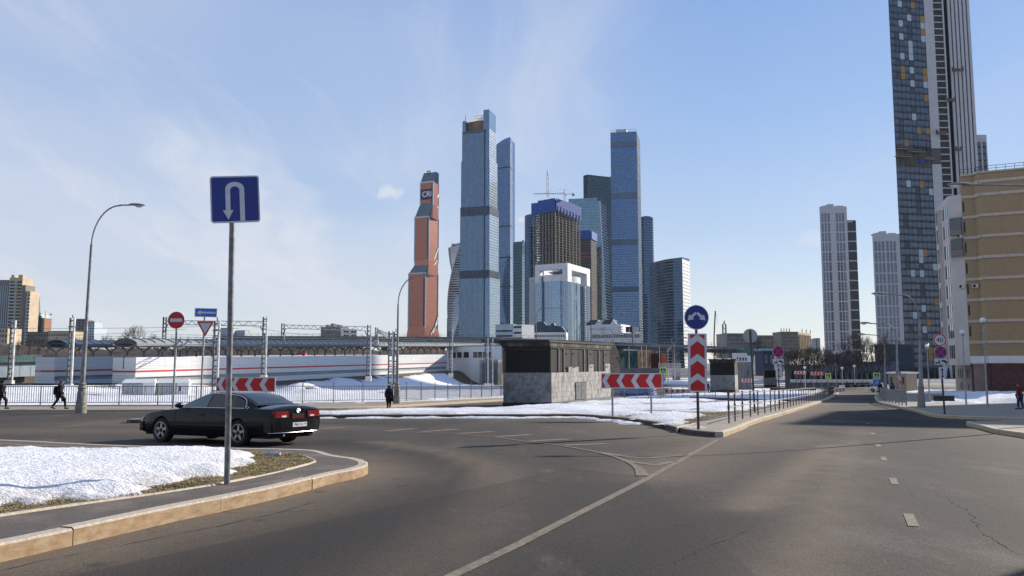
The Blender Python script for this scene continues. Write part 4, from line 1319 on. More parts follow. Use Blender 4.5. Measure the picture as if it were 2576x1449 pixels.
def kiosk(label, C, left_w, left_dir, right_w, right_dir, H, tiles_l, tiles_r, detail=True, zb=None):
 C = Vector(C)
 ld, rd = Vector(left_dir).normalized(), Vector(right_dir).normalized()
 Lp = C - ld * left_w
 Rp = C + rd * right_w
 Kp = Lp + rd * right_w
 z0 = (gz(C.y) if zb is None else zb) - 0.1
 root = thing('ventilation_kiosk', label, 'kiosk', (C.x, C.y, z0))
 WL, WR = Wall(Lp, C), Wall(C, Rp)
 hs = z0 + H * 0.52
 ht = z0 + H * 0.88
 # core
 poly = [(p.x, p.y) for p in (Lp, C, Rp, Kp)]
 MB().prism(poly, z0 - 0.5, hs).build('stone_core', M_STONE_D, root)
 cen = sum((Vector(p) for p in poly), Vector((0, 0))) / 4
 ins = [tuple(cen + (Vector(p) - cen) * 0.965) for p in poly]
 MB().prism(ins, hs, ht).build('louvre_core', M_BLACKM, root)
 rr = random.Random(int(C.y * 10))
 # granite facing slabs
 for W, (cols, rows), mm, step in ((WL, tiles_l, M_STONE_D, False), (WR, tiles_r, M_STONE_SUN, True)):
  tw = W.L / cols
  z_lo = z0 + 0.42 * H / 5.0
  for r in range(rows):
   th = (hs - z_lo) / rows
   off = 0.0 if r % 2 else tw * 0.35
   xs = [0.0] + [off + tw * k for k in range(1, cols)] + [W.L]
   if off == 0.0:
    xs = [tw * k for k in range(cols + 1)]
   for a, b in zip(xs, xs[1:]):
    if b - a < 0.05:
     continue
    mb = MB()
    d = 0.05 + rr.uniform(-0.012, 0.012)
    W.box(mb, a + 0.006, b - 0.006, z_lo + r * th + 0.005, z_lo + (r + 1) * th - 0.005, -0.02, d)
    mb.build('stone_slab', mm, root)
  mb = MB()
  W.box(mb, -0.05, W.L + 0.05, z0 - 0.4, z_lo - 0.005, -0.02, 0.09)
  mb.build('plinth', M_BLACKM if not step else M_STONE_D, root)
  if step and detail:
   for a, b, hgt in ((0.26, 0.42, 0.40), (0.60, 0.68, 0.55), (0.90, 0.99, 0.62)):
    mb = MB()
    W.box(mb, a * W.L, b * W.L, hs + 0.005, hs + hgt, -0.1, 0.05)
    mb.build('stone_slab', mm, root)
 # left face: closely set vertical bars in a frame
 mb = MB()
 n = 26
 for i in range(n):
  s = 0.15 + (WL.L - 0.3) * i / (n - 1)
  WL.box(mb, s - 0.018, s + 0.018, hs + 0.06, ht - 0.12, -0.06, 0.0)
 mb.build('grille_bars', M_BLACKM, root, kind='stuff')
 mb = MB()
 WL.box(mb, 0.0, WL.L, hs + 0.005, hs + 0.07, -0.1, 0.03)
 WL.box(mb, 0.0, WL.L, ht - 0.16, ht - 0.01, -0.1, 0.03)
 WL.box(mb, 0.0, 0.1, hs + 0.075, ht - 0.165, -0.1, 0.03)
 WL.box(mb, WL.L - 0.1, WL.L - 0.005, hs + 0.075, ht - 0.165, -0.1, 0.03)
 mb.build('grille_frame', M_BLACKM, root)
 # right face: slatted bays between steel posts, with hinged metal shutters
 if detail:
  bays = [(0.0, 0.11, 's'), (0.12, 0.19, 's'), (0.20, 0.30, 'p'), (0.31, 0.42, 'p'), (0.43, 0.52, 's'), (0.53, 0.59, 's'), (0.60, 0.69, 'p'), (0.70, 0.78, 's'), (0.79, 0.88, 's'), (0.89, 0.995, 'p')]
  for a, b, kind in bays:
   s0, s1 = a * WR.L + 0.03, b * WR.L
   if kind == 'p':
    mb = MB()
    WR.box(mb, s0, s1, hs + 0.25 + rr.uniform(0, 0.15), ht - 0.05, -0.05, 0.03)
    sh = mb.build('shutter', M_RUSTM, root)
    mb = MB()
    for zf in (0.2, 0.8):
     zq = hs + (ht - hs) * zf
     mb.beam(WR.pt(s0 + 0.1, zq, 0.05), WR.pt(s0 + 0.55, zq + 0.05, 0.12), 0.04, 0.05)
    mb.build('hinge', M_BLACKM, sh)
   else:
    mb = MB()
    k = 14
    for j in range(k):
     zq = hs + 0.08 + (ht - hs - 0.15) * j / k
     WR.box(mb, s0, s1, zq, zq + 0.09, -0.09 + 0.0, -0.03)
    mb.build('louvre_slats', M_RUSTM, root, kind='stuff')
   mb = MB()
   WR.box(mb, b * WR.L + 0.002, b * WR.L + 0.055, hs + 0.01, ht, -0.06, 0.05)
   mb.build('frame_post', M_POST if kind == 's' else M_RUSTM, root)
  # ventilation grating low in the stone
  s0, s1, za, zb_ = 0.36 * WR.L, 0.545 * WR.L, z0 + 0.42, z0 + 1.72
  mb = MB()
  WR.box(mb, s0, s1, za, zb_, 0.0, 0.085)
  gr = mb.build('vent_grating', M_BLACKM, root)
  for half in (0, 1):
   mb = MB()
   for j in range(15):
    zq = za + 0.04 + (zb_ - za - 0.08) * j / 15
    q0 = s0 + 0.03 + half * (s1 - s0) / 2
    WR.box(mb, q0, q0 + (s1 - s0) / 2 - 0.06, zq, zq + 0.045, 0.088, 0.12)
   mb.build('slats', M_POST, gr)
 else:
  for j in range(8):
   mb = MB()
   WR.box(mb, WR.L * j / 8 + 0.03, WR.L * (j + 1) / 8 - 0.03, hs + 0.05, ht - 0.05, -0.05, 0.02)
   mb.build('shutter', M_RUSTM, root)
 # roof: shadowed soffit strip, weathered fascia, dark sheet on top with a row of rafters
 def ring(o, za, zb_, m, name):
  q = []
  for p in (Lp, C, Rp, Kp):
   dirv = p - cen
   q.append(tuple(p + dirv.normalized() * o))
  return MB().prism(q, za, zb_).build(name, m, root)
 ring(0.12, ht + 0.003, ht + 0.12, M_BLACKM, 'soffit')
 ring(0.25, ht + 0.123, z0 + H - 0.16, M_FASC, 'fascia')
 ring(0.48, z0 + H - 0.157, z0 + H, M_BLACKM, 'roof_sheet')
 mb = MB()
 for i in range(15):
  s = WL.L * (i + 0.5) / 15
  WL.box(mb, s - 0.05, s + 0.05, ht - 0.0, ht + 0.10, 0.14, 0.34)
 mb.build('rafter_ends', M_BLACKM, root, kind='stuff')
 return root
c = G(1386, 1023.5, 0.0)
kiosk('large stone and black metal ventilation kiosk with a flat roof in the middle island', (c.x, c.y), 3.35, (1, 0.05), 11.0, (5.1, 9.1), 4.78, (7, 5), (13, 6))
c = P(1849, 986, 122)
kiosk('smaller dark ventilation kiosk right of the upright chevron board', (c.x, c.y), 3.8, (1, 0.02), 6.0, (3.3, 9.0), 5.2, (6, 4), (6, 5), detail=False, zb=-2.95)
c = P(1954, 965, 210)
kiosk('smallest dark ventilation kiosk, behind the no-stopping sign', (c.x, c.y), 3.2, (1, 0.02), 4.0, (2.0, 9.0), 4.4, (4, 3), (4, 3), detail=False, zb=-4.6)
# litter on the grass
b = G(683, 1147, 0.21)
t = thing('plastic_bottle', 'crumpled clear plastic bottle lying in the dry grass', 'bottle', b, R(-15))
MB().tube([(-0.16, 0, 0.05), (-0.12, 0, 0.055), (0.0, 0.01, 0.05), (0.09, 0, 0.045), (0.14, 0, 0.05), (0.17, 0, 0.05)], [0.045, 0.05, 0.038, 0.05, 0.022, 0.02], 9).build('bottle_body', pm('clear_plastic', (0.34, 0.39, 0.40), 0.2, var=0.2, scale=20, spec=0.7), t, smooth=True, world=False)
MB().cyl((0.17, 0, 0.05), (0.19, 0, 0.05), 0.024, 0.024, 9).build('cap', M_SWHITE, t, world=False)
# ================================================================== CARS
M_CBLACK = pm('car_black', (0.006, 0.0065, 0.009), 0.20, var=0.05, coat=0.12, spec=0.18, dirt=(0.018, 0.016, 0.014), dirt_amt=0.25, dirt_scale=1.6, local=True)
M_CGLASS = pm('car_glass', (0.008, 0.009, 0.011), 0.05, var=0.02, spec=0.7)
M_CGLASSC = pm('car_glass_clear', (0.05, 0.10, 0.11), 0.05, var=0.05, spec=0.8)
M_TYRE = pm('tyre', (0.014, 0.014, 0.014), 0.85, var=0.2, scale=9)
M_RIM = pm('rim_alloy', (0.34, 0.345, 0.35), 0.32, metal=0.75, var=0.12)
M_CHROME = pm('chrome', (0.62, 0.63, 0.65), 0.18, metal=1.0, var=0.04)
M_TAIL = pm('tail_red', (0.17, 0.006, 0.008), 0.25, var=0.15, scale=30, spec=0.3, coat=0.0)
M_HEADL = pm('headlamp', (0.55, 0.56, 0.55), 0.12, var=0.1, spec=0.7)
M_UNDER = pm('underbody', (0.01, 0.01, 0.01), 0.9)
M_CWHITE = pm('car_white', (0.72, 0.73, 0.74), 0.2, var=0.04, coat=1.0, local=True)
M_CBLUE = pm('car_blue', (0.01, 0.09, 0.36), 0.2, var=0.06, coat=1.0, local=True)
M_CGREY = pm('car_grey', (0.20, 0.21, 0.22), 0.2, var=0.06, coat=1.0, local=True)
M_TRIM = pm('car_trim', (0.014, 0.014, 0.015), 0.55, var=0.1)
def ss(x, a, b):
 t = min(1, max(0, (x - a) / (b - a)))
 return t * t * (3 - 2 * t)
class Car:
 """front towards +x, left side +y"""
 def __init__(self, st, axle, ra, zax, cab, wb, taper):
  self.X = np.array([s[0] for s in st])
  self.HW = np.array([s[1] for s in st])
  self.ZB = np.array([s[2] for s in st])
  self.ZS = np.array([s[3] for s in st])
  self.ZT = np.array([s[4] for s in st])
  self.axle, self.ra, self.zax = axle, ra, zax
  self.cx = np.array([c[0] for c in cab])
  self.cz = np.array([c[1] for c in cab])
  self.wb, self.taper = wb, taper
  self.zbelt = wb[1]
 def _sm(self, x, arr):
  return float(sum(np.interp(x + d, self.X, arr) for d in (-0.06, -0.03, 0, 0.03, 0.06)) / 5)
 def hw(self, x):
  return self._sm(x, self.HW)
 def roof(self, x):
  return float(sum(np.interp(x + d, self.cx, self.cz) for d in (-0.09, -0.045, 0, 0.045, 0.09)) / 5)
 def wz(self, z, x=0.0):
  return self.wb[0] - (z - self.zbelt) * self.taper - 0.10 * ss(abs(x + 0.45), 0.6, 1.7)
 def side_y(self, x, f):
  """half width at height fraction f between the sill and the shoulder"""
  return self.hw(x) * (0.925 + 0.075 * math.sin(math.pi * min(1.0, f * 0.80 + 0.12)))
 def body(self):
  x0, x1 = self.X[0], self.X[-1]
  xs = list(np.linspace(x0, x1, 110))
  for a in self.axle:
   xs += [a + self.ra * math.cos(R(t)) for t in range(0, 181, 9)]
  xs = sorted(set(round(float(v), 4) for v in xs))
  xs = [v for i, v in enumerate(xs) if i == 0 or v - xs[i - 1] > 0.004]
  rings = []
  for x in xs:
   zb = self._sm(x, self.ZB)
   for a in self.axle:
    if abs(x - a) < self.ra:
     zb = max(zb, self.zax + math.sqrt(self.ra ** 2 - (x - a) ** 2))
   zs, zt = self._sm(x, self.ZS), self._sm(x, self.ZT)
   zb = min(zb, zs - 0.02)
   half = []
   n = 7
   zlo = self._sm(x, self.ZB)
   for i in range(n):
    z = zb + (zs - zb) * i / (n - 1)
    f = (z - zlo) / (zs - zlo)
    half.append((self.side_y(x, f), z))
   y0 = half[-1][0]
   for i in range(1, 7):
    a = math.pi / 2 * i / 6
    half.append((y0 * (0.10 * math.cos(a) + 0.90 * (1 - i / 6.0)), zs + (zt - zs) * math.sin(a) ** 0.8))
   ring = [(x, y, z) for y, z in half] + [(x, -y, z) for y, z in reversed(half[:-1])]
   rings.append(ring)
  m = len(rings[0])
  vs = [p for r in rings for p in r]
  fs = []
  for k in range(len(rings) - 1):
   for i in range(m - 1):
    fs.append((k * m + i, k * m + i + 1, (k + 1) * m + i + 1, (k + 1) * m + i))
  fs.append(tuple(range(m)))
  fs.append(tuple(range((len(rings) - 1) * m, len(rings) * m)))
  return MB().add(vs, fs)
 def cabin(self, a, b):
  rings = []
  for x in np.linspace(a, b, 44):
   zr = self.roof(x)
   zb = self.zbelt - 0.04
   ze = zb + (zr - zb) * 0.90
   half = [(self.wz(zb + (ze - zb) * i / 5, x), zb + (ze - zb) * i / 5) for i in range(6)]
   we = half[-1][0]
   for i in range(1, 6):
    t = math.pi / 2 * i / 5
    half.append((we * math.cos(t) ** 0.75 if i < 5 else 0.0, ze + (zr - ze) * math.sin(t)))
   rings.append([(x, y, z) for y, z in half] + [(x, -y, z) for y, z in reversed(half[:-1])])
  m = len(rings[0])
  fs = [(k * m + i, k * m + i + 1, (k + 1) * m + i + 1, (k + 1) * m + i) for k in range(len(rings) - 1) for i in range(m - 1)]
  return MB().add([p for r in rings for p in r], fs)
 def side_window(self, a, b, s, lo=0.03, hi=0.075, cut=None):
  mb = MB()
  n = 14
  vs = []
  for x in np.linspace(a, b, n):
   zt = self.roof(x) - hi
   zl = self.zbelt + lo
   if cut:
    zt = min(zt, zl + cut(x) * (self.roof(-0.4) - hi - zl))
   zt = max(zt, zl + 0.005)
   for i in range(5):
    z = zl + (zt - zl) * i / 4
    vs.append((x, s * (self.wz(z, x) + 0.008), z))
  fs = [(k * 5 + i, k * 5 + i + 1, (k + 1) * 5 + i + 1, (k + 1) * 5 + i) for k in range(n - 1) for i in range(4)]
  return mb.add(vs, fs)
 def screen(self, a, b, inset=0.10, up=0.008):
  """windscreen or rear window, lying on the sloped part of the cabin"""
  vs, n, m = [], 9, 13
  for x in np.linspace(a, b, n):
   zr = self.roof(x)
   zb = self.zbelt - 0.04
   ze = zb + (zr - zb) * 0.90
   we = self.wz(ze, x) - inset
   for j in range(m):
    t = -1 + 2 * j / (m - 1)
    yy = we * t
    c = math.acos(max(-1, min(1, abs(yy) / self.wz(ze, x))))
    z = ze + (zr - ze) * math.sin(c) ** 0.9
    vs.append((x, yy, z + up))
  fs = [(k * m + j, k * m + j + 1, (k + 1) * m + j + 1, (k + 1) * m + j) for k in range(n - 1) for j in range(m - 1)]
  return MB().add(vs, fs)
def wheel(root, x, y, r, w, side, spokes=5):
 prof = [(r * 0.62, -w / 2), (r * 0.93, -w / 2), (r, -w / 2 + 0.03), (r, w / 2 - 0.03), (r * 0.93, w / 2), (r * 0.62, w / 2)]
 n = 28
 rings = [[(q * math.cos(2 * math.pi * i / n), z, q * math.sin(2 * math.pi * i / n)) for i in range(n)] for q, z in prof]
 o = MB().loft(rings, cap=False).build('wheel', M_TYRE, root, smooth=True, world=False)
 o.location = (x, y, r)
 f = side * (w / 2 - 0.01)
 mb = MB()
 prof = [(r * 0.70, f + side * 0.012), (r * 0.66, f + side * 0.016), (r * 0.62, f), (r * 0.60, f - side * 0.07), (0.02, f - side * 0.075)]
 rings = [[(q * math.cos(2 * math.pi * i / n), z, q * math.sin(2 * math.pi * i / n)) for i in range(n)] for q, z in prof]
 mb.loft(rings, cap=False).build('rim', M_RIM, o, smooth=True, world=False)
 mb = MB().cyl((0, f - side * 0.0735, 0), (0, f - side * 0.060, 0), r * 0.585, r * 0.585, n)
 mb.build('brake_shadow', M_UNDER, o, world=False)
 mb = MB()
 for k in range(spokes):
  a = 2 * math.pi * k / spokes + 0.35
  c, s = math.cos(a), math.sin(a)
  q = [(0.05, 0.13), (0.60, 0.085), (0.645, 0.12), (0.645, -0.12), (0.60, -0.085), (0.05, -0.13)]
  pl = [((u * c - v * s) * r, (u * s + v * c) * r) for u, v in q]
  a0, a1 = f - side * 0.035, f - side * 0.005
  mb.plate(pl, a0, a1)
 mb.build('spokes', M_RIM, o, world=False)
 MB().cyl((0, f - side * 0.03, 0), (0, f + side * 0.012, 0), r * 0.17, r * 0.15, 14).build('hub_cap', M_TRIM, o, world=False)
 return o
def orient(root, loc, heading):
 """stand a car on the sloping street"""
 n = Vector((0, SLOPE if loc[1] < FLAT else 0, 1)).normalized()
 h = Vector((heading[0], heading[1], 0))
 fx = (h - n * h.dot(n)).normalized()
 fy = n.cross(fx)
 root.rotation_euler = Matrix((fx, fy, n)).transposed().to_euler()
 root.location = loc
def ubend(x_c, hw, depth, sgn, n=16, inner=0.0):
 """plan outline of a wrap-round bumper"""
 pts = []
 for i in range(n + 1):
  a = -math.pi / 2 + math.pi * i / n
  pts.append((x_c + sgn * depth * abs(math.cos(a)) ** 0.55, hw * (abs(math.sin(a)) ** 0.75) * (1 if math.sin(a) > 0 else -1)))
 return pts
BLK = Car([(-2.84, 0.86, 0.40, 0.88, 0.93), (-2.78, 0.90, 0.36, 0.95, 1.02), (-2.5, 0.935, 0.33, 0.955, 1.055), (-1.9, 0.965, 0.27, 0.955, 1.05), (-1.47, 0.975, 0.24, 0.95, 1.03), (0, 0.98, 0.22, 0.925, 1.0), (0.9, 0.98, 0.22, 0.915, 0.985), (1.47, 0.965, 0.23, 0.88, 0.945), (2.0, 0.94, 0.25, 0.80, 0.875), (2.3, 0.90, 0.27, 0.73, 0.80), (2.45, 0.84, 0.30, 0.66, 0.73), (2.52, 0.74, 0.33, 0.60, 0.66)],
  (-1.47, 1.47), 0.385, 0.335,
  [(-2.25, 1.035), (-1.95, 1.06), (-1.12, 1.355), (-0.75, 1.395), (-0.35, 1.405), (-0.02, 1.375), (0.9, 1.0), (1.1, 0.96)], (0.88, 0.95), 0.56)
rear, front = Vector(XY(606, 1122)), Vector(XY(408, 1112))
hd = (front - rear).normalized()
lat = Vector((-hd.y, hd.x))
mid = (front + rear) / 2 - lat * 0.86
car = thing('car', 'black four-door saloon with five-spoke alloy wheels turning across the junction', 'car')
orient(car, (mid.x, mid.y, gz(mid.y)), hd)
cb = BLK.body().build('body', M_CBLACK, car, smooth=True, world=False)
BLK.cabin(-2.02, 0.98).build('roof', M_CBLACK, car, smooth=True, world=False)
MB().box(-2.6, 2.3, -0.78, 0.78, 0.2, 0.75).build('underbody', M_UNDER, car, world=False)
for s in (1, -1):
 q = BLK.side_window(0.80, -0.20, s, cut=None).build('front_window', M_CGLASSC, car, smooth=True, world=False)
 BLK.side_window(-0.24, -0.98, s).build('rear_window', M_CGLASS, car, smooth=True, world=False)
 BLK.side_window(-1.02, -1.55, s, cut=lambda x: math.sqrt(max(0.0, 1 - max(0.0, (-1.0 - x) / 0.56) ** 2.6))).build('quarter_window', M_CGLASS, car, smooth=True, world=False)
 # bright surround
 pts = []
 for x in np.linspace(0.86, -1.0, 18):
  z = max(BLK.roof(x) - 0.062, 0.985)
  pts.append((x, s * (BLK.wz(z, x) + 0.008), z))
 for i in range(1, 9):
  a = math.pi / 2 * i / 8
  x = -1.0 - 0.60 * math.sin(a)
  z = 0.97 + (BLK.roof(-1.0) - 0.062 - 0.97) * math.cos(a) ** 0.8
  pts.append((x, s * (BLK.wz(z, x) + 0.008), z))
 low = [(x, s * (BLK.wz(0.965, x) + 0.01), 0.965) for x in np.linspace(-1.56, 0.95, 12)]
 MB().tube(pts, 0.011, 6).tube(low, 0.012, 6).build('window_trim', M_CHROME, car, smooth=True, world=False)
 MB().box(-0.245, -0.2, s * 0.80 - 0.075, s * 0.80 + 0.075, 0.99, 1.0).build('sill_bead', M_TRIM, car, world=False)
 # mirror
 mb = MB()
 mb.loft([[(0.78 + dx * k, s * (0.93 + 0.10 + dy * k * 0.9), 1.0 + dz * k) for dx, dy, dz in ((0.09, -0.1, -0.07), (0.02, 0.1, -0.07), (-0.03, 0.11, 0.05), (0.06, -0.1, 0.07))] for k in (0.9, 1.0)])
 mb = MB().lathe([(0.01, -0.11), (0.055, -0.10), (0.075, -0.03), (0.075, 0.05), (0.05, 0.10), (0.01, 0.11)], 10)
 mb.xform(Matrix.Translation((0.72, s * 1.0, 1.02)) @ Matrix.Rotation(R(90), 4, 'X') @ Matrix.Diagonal((1.0, 0.95, 1.0, 1)))
 mir = mb.build('wing_mirror', M_CBLACK, car, smooth=True, world=False)
 # shut lines, handle, side moulding
 mb = MB()
 for xq in (0.92, -0.22, -1.02):
  for z0, z1 in ((0.36, 0.60), (0.60, 0.78), (0.78, 0.91)):
   f0, f1 = (z0 - 0.22) / 0.7, (z1 - 0.22) / 0.7
   mb.beam((xq, s * (BLK.side_y(xq, f0) + 0.001), z0), (xq, s * (BLK.side_y(xq, f1) + 0.001), z1), 0.008, 0.008, (1, 0, 0))
 mb.build('door_gap', M_UNDER, car, world=False)
 for xq in (-0.05, -0.86):
  MB().box(xq - 0.10, xq + 0.10, s * BLK.side_y(xq, 0.8) - 0.02, s * BLK.side_y(xq, 0.8) + 0.022, 0.77, 0.81).build('door_handle', M_TRIM, car, world=False)
 pts = [(x, s * (BLK.side_y(x, 0.42) + 0.004), 0.50) for x in np.linspace(-1.03, 1.03, 10)]
 MB().tube(pts, 0.014, 6).build('side_moulding', M_CBLACK, car, smooth=True, world=False)
 # rear lamp cluster, wrapping slightly round the corner
 oc = [(-2.858, 0.36), (-2.862, 0.62), (-2.848, 0.79), (-2.825, 0.845), (-2.76, 0.872), (-2.70, 0.80), (-2.72, 0.36)]
 lamp = MB().prism([(x - 0.012, s * y) for x, y in oc], 0.735, 0.895).build('tail_lamp', M_TAIL, car, world=False)
 MB().box(-2.8795, -2.865, *sorted((s * 0.44, s * 0.60)), 0.745, 0.79).build('reverse_lamp', M_HEADL, lamp, world=False)
 # headlamp and amber corner
 MB().prism([(2.30, s * 0.90), (2.44, s * 0.84), (2.505, s * 0.74), (2.535, s * 0.50), (2.3, s * 0.5)], 0.575, 0.665).build('headlamp', M_HEADL, car, world=False)
 for xa in (-1.47, 1.47):
  wheel(car, xa, s * 0.85, 0.335, 0.235, s)
BLK.screen(0.90, 0.03).build('windscreen', M_CGLASS, car, smooth=True, world=False)
BLK.screen(-1.17, -1.92).build('rear_screen', M_CGLASS, car, smooth=True, world=False)
bo = ubend(-2.55, 0.955, 0.39, -1)
MB().prism(bo, 0.36, 0.455).prism([(x + 0.02, y * 0.985) for x, y in bo], 0.455, 0.47).prism([(x, y) for x, y in bo], 0.47, 0.64).prism([(x + 0.03, y * 0.97) for x, y in bo], 0.64, 0.665).build('rear_bumper', M_CBLACK, car, world=False)
tp = [(x - 0.008, y * 1.006) for x, y in bo[1:-1]]
MB().tube([(x, y, 0.352) for x, y in tp], 0.011, 6).build('bumper_trim', M_CHROME, car, smooth=True, world=False)
fo = ubend(2.25, 0.93, 0.36, 1)
MB().prism(fo, 0.30, 0.40).prism([(x - 0.02, y * 0.985) for x, y in fo], 0.40, 0.415).prism(fo, 0.415, 0.565).build('front_bumper', M_CBLACK, car, world=False)
pl = MB().box(-2.955, -2.94, -0.26, 0.26, 0.49, 0.602).build('number_plate', M_SWHITE, car, world=False)
# lettering of the plate
q = text_on(pl, 'P862CA', 0.098, M_SBLACK, name='plate_lettering')
q.location, q.rotation_euler, q.scale = (-2.9565, 0.052, 0.545), (math.pi / 2, 0, -math.pi / 2), (0.98, 1, 1)
q = text_on(pl, '96', 0.07, M_SBLACK, name='plate_lettering')
q.location, q.rotation_euler = (-2.9565, -0.205, 0.555), (math.pi / 2, 0, -math.pi / 2)
MB().box(-2.866, -2.85, -0.22, 0.22, 0.70, 0.83).build('plate_recess', M_UNDER, car, world=False)
MB().box(-2.873, -2.867, -0.14, 0.12, 0.735, 0.765).build('red_badge', M_TAIL, car, world=False)
em = MB()
em.tube([(-2.862, 0.075 * math.cos(2 * math.pi * i / 16), 0.905 + 0.045 * math.sin(2 * math.pi * i / 16)) for i in range(17)], 0.011, 6)
em.tube([(-2.866, 0.07, 0.895), (-2.866, 0.0, 0.915), (-2.866, -0.07, 0.90)], 0.012, 6).build('emblem', M_RIM, car, smooth=True, world=False)
for s in (0.55, -0.55):
 MB().cyl((-2.6, s, 0.30), (-2.93, s, 0.29), 0.032, 0.032, 10).build('exhaust_pipe', M_CHROME, car, smooth=True, world=False)
em = MB().tube([(-1.83 + 0.055 * math.cos(2 * math.pi * i / 14), 0.944, 0.985 + 0.028 * math.sin(2 * math.pi * i / 14)) for i in range(15)], 0.006, 5)
em.build('quarter_emblem', M_CHROME, car, smooth=True, world=False)
MB().lathe([(0.17, -0.02), (0.19, -0.015), (0.19, 0.015), (0.17, 0.02)], 18).xform(Matrix.Translation((0.42, 0.40, 0.98)) @ Matrix.Rotation(R(65), 4, 'Y')).build('steering_wheel', M_TRIM, car, smooth=True, world=False)
for o in car.children_recursive:          # shorten the tail behind the rear axle
 if o.parent.name.startswith('wheel') or o.name.startswith('wheel'):
  continue
 if o.name.startswith('plate_lettering'):
  o.location.x = -1.47 + (o.location.x + 1.47) * 0.83
  continue
 for v in o.data.vertices:
  if v.co.x < -1.47:
   v.co.x = -1.47 + (v.co.x + 1.47) * 0.83
def simple_car(label, loc, heading, mat, kind='suv', group=None):
 if kind == 'suv':
  c = Car([(-2.35, 0.84, 0.45, 1.0, 1.06), (-2.25, 0.90, 0.40, 1.05, 1.12), (-1.4, 0.94, 0.33, 1.06, 1.12), (0, 0.95, 0.32, 1.04, 1.1), (1.0, 0.95, 0.32, 1.02, 1.09), (1.7, 0.93, 0.35, 0.96, 1.04), (2.2, 0.88, 0.38, 0.86, 0.94), (2.38, 0.78, 0.42, 0.75, 0.82)],
    (-1.4, 1.4), 0.43, 0.37, [(-2.38, 1.05), (-2.25, 1.40), (-2.05, 1.78), (-1.2, 1.84), (-0.2, 1.82), (0.25, 1.74), (1.05, 1.1), (1.2, 1.05)], (0.86, 1.05), 0.22)
  wins = ((0.55, -0.25), (-0.32, -1.15), (-1.22, -1.95))
  wr = 0.37
 else:
  c = Car([(-2.15, 0.80, 0.38, 0.85, 0.92), (-2.0, 0.86, 0.34, 0.92, 0.98), (-1.3, 0.90, 0.26, 0.93, 1.0), (0, 0.91, 0.24, 0.90, 0.97), (0.9, 0.90, 0.24, 0.88, 0.95), (1.5, 0.88, 0.26, 0.82, 0.89), (2.0, 0.82, 0.30, 0.70, 0.77), (2.15, 0.70, 0.34, 0.60, 0.66)],
    (-1.3, 1.3), 0.37, 0.31, [(-2.1, 0.98), (-1.75, 1.12), (-1.1, 1.40), (-0.4, 1.46), (0.1, 1.41), (0.9, 0.98), (1.1, 0.95)], (0.82, 0.93), 0.45)
  wins = ((0.70, -0.15), (-0.22, -0.95), (-1.0, -1.4))
  wr = 0.31
 t = thing('car', label, 'car', group=group)
 orient(t, loc, heading)
 c.body().build('body', mat, t, smooth=True, world=False)
 c.cabin(c.cx[1] - 0.05, c.cx[-2]).build('roof', mat, t, smooth=True, world=False)
 MB().box(c.X[0] + 0.3, c.X[-1] - 0.3, -0.7, 0.7, 0.25, 0.8).build('underbody', M_UNDER, t, world=False)
 for s in (1, -1):
  for a, b in wins:
   c.side_window(a, b, s).build('window', M_CGLASS, t, smooth=True, world=False)
  for xa in c.axle:
   wheel(t, xa, s * (c.hw(0) - 0.12), wr, 0.23, s)
  MB().box(c.X[-1] - 0.16, c.X[-1] - 0.02, *sorted((s * 0.45, s * 0.70)), c.ZS[-1] - 0.08, c.ZS[-1] + 0.04).build('headlamp', M_HEADL, t, world=False)
  MB().box(c.X[0] - 0.02, c.X[0] + 0.12, *sorted((s * 0.62, s * 0.82)), c.ZS[0] - 0.18, c.ZS[0] + 0.0).build('tail_lamp', M_TAIL, t, world=False)
 c.screen(c.cx[-2] - 0.08, c.cx[-3] + 0.02).build('windscreen', M_CGLASS, t, smooth=True, world=False)
 c.screen(c.cx[1] + 0.02, c.cx[2] - 0.02).build('rear_screen', M_CGLASS, t, smooth=True, world=False)
 for x, sg in ((c.X[-1] - 0.25, 1), (c.X[0] + 0.25, -1)):
  MB().prism(ubend(x, c.hw(0) - 0.06, 0.30, sg), 0.33, 0.58).build('bumper', M_TRIM if kind == 'suv' else mat, t, world=False)
 return t
g = G(2220, 987)
simple_car('white off-road car driving at the bend by the guard house', g, (0.55, -0.83), M_CWHITE, 'suv')
for px, py, Y, mat, hdg, lab in ((1602, 983, 92, M_CBLUE, (-0.9, 0.44), 'bright blue parked car half hidden behind the long chevron board'), (1560, 983, 93, M_CGREY, (-0.9, 0.44), 'grey parked car beside the stone kiosk, left of the blue one')):
 b = P(px, py, Y)
 simple_car(lab, (b.x, b.y, gz(b.y)), hdg, mat, 'hatch')
# ================================================================== PEOPLE
def skin_mesh(name, joints, edges, mat, parent, sub=2, root=None):
 """one continuous body grown round connected joints"""
 names = list(joints)
 idx = {n: i for i, n in enumerate(names)}
 me = bpy.data.meshes.new(name)
 me.from_pydata([joints[n][0] for n in names], [(idx[a], idx[b]) for a, b in edges], [])
 o = bpy.data.objects.new(name, me)
 COL.objects.link(o)
 md = o.modifiers.new('s', 'SKIN')
 if not me.skin_vertices:
  with bpy.context.temp_override(object=o, active_object=o):
   bpy.ops.mesh.customdata_skin_add()
 sv = me.skin_vertices[0].data
 for n in names:
  r = joints[n][1]
  sv[idx[n]].radius = (r, r) if not isinstance(r, tuple) else r
  sv[idx[n]].use_root = (n == (root or names[0]))
 md.use_smooth_shade = True
 md2 = o.modifiers.new('d', 'SUBSURF')
 md2.levels = md2.render_levels = sub
 bpy.context.view_layer.update()
 ev = o.evaluated_get(bpy.context.evaluated_depsgraph_get())
 out = bpy.data.meshes.new_from_object(ev)
 out.materials.clear()
 out.materials.append(mat)
 bpy.data.objects.remove(o)
 r = bpy.data.objects.new(name, out)
 COL.objects.link(r)
 r.parent = parent
 return r
M_SKINM = pm('skin', (0.52, 0.32, 0.24), 0.6, var=0.06)
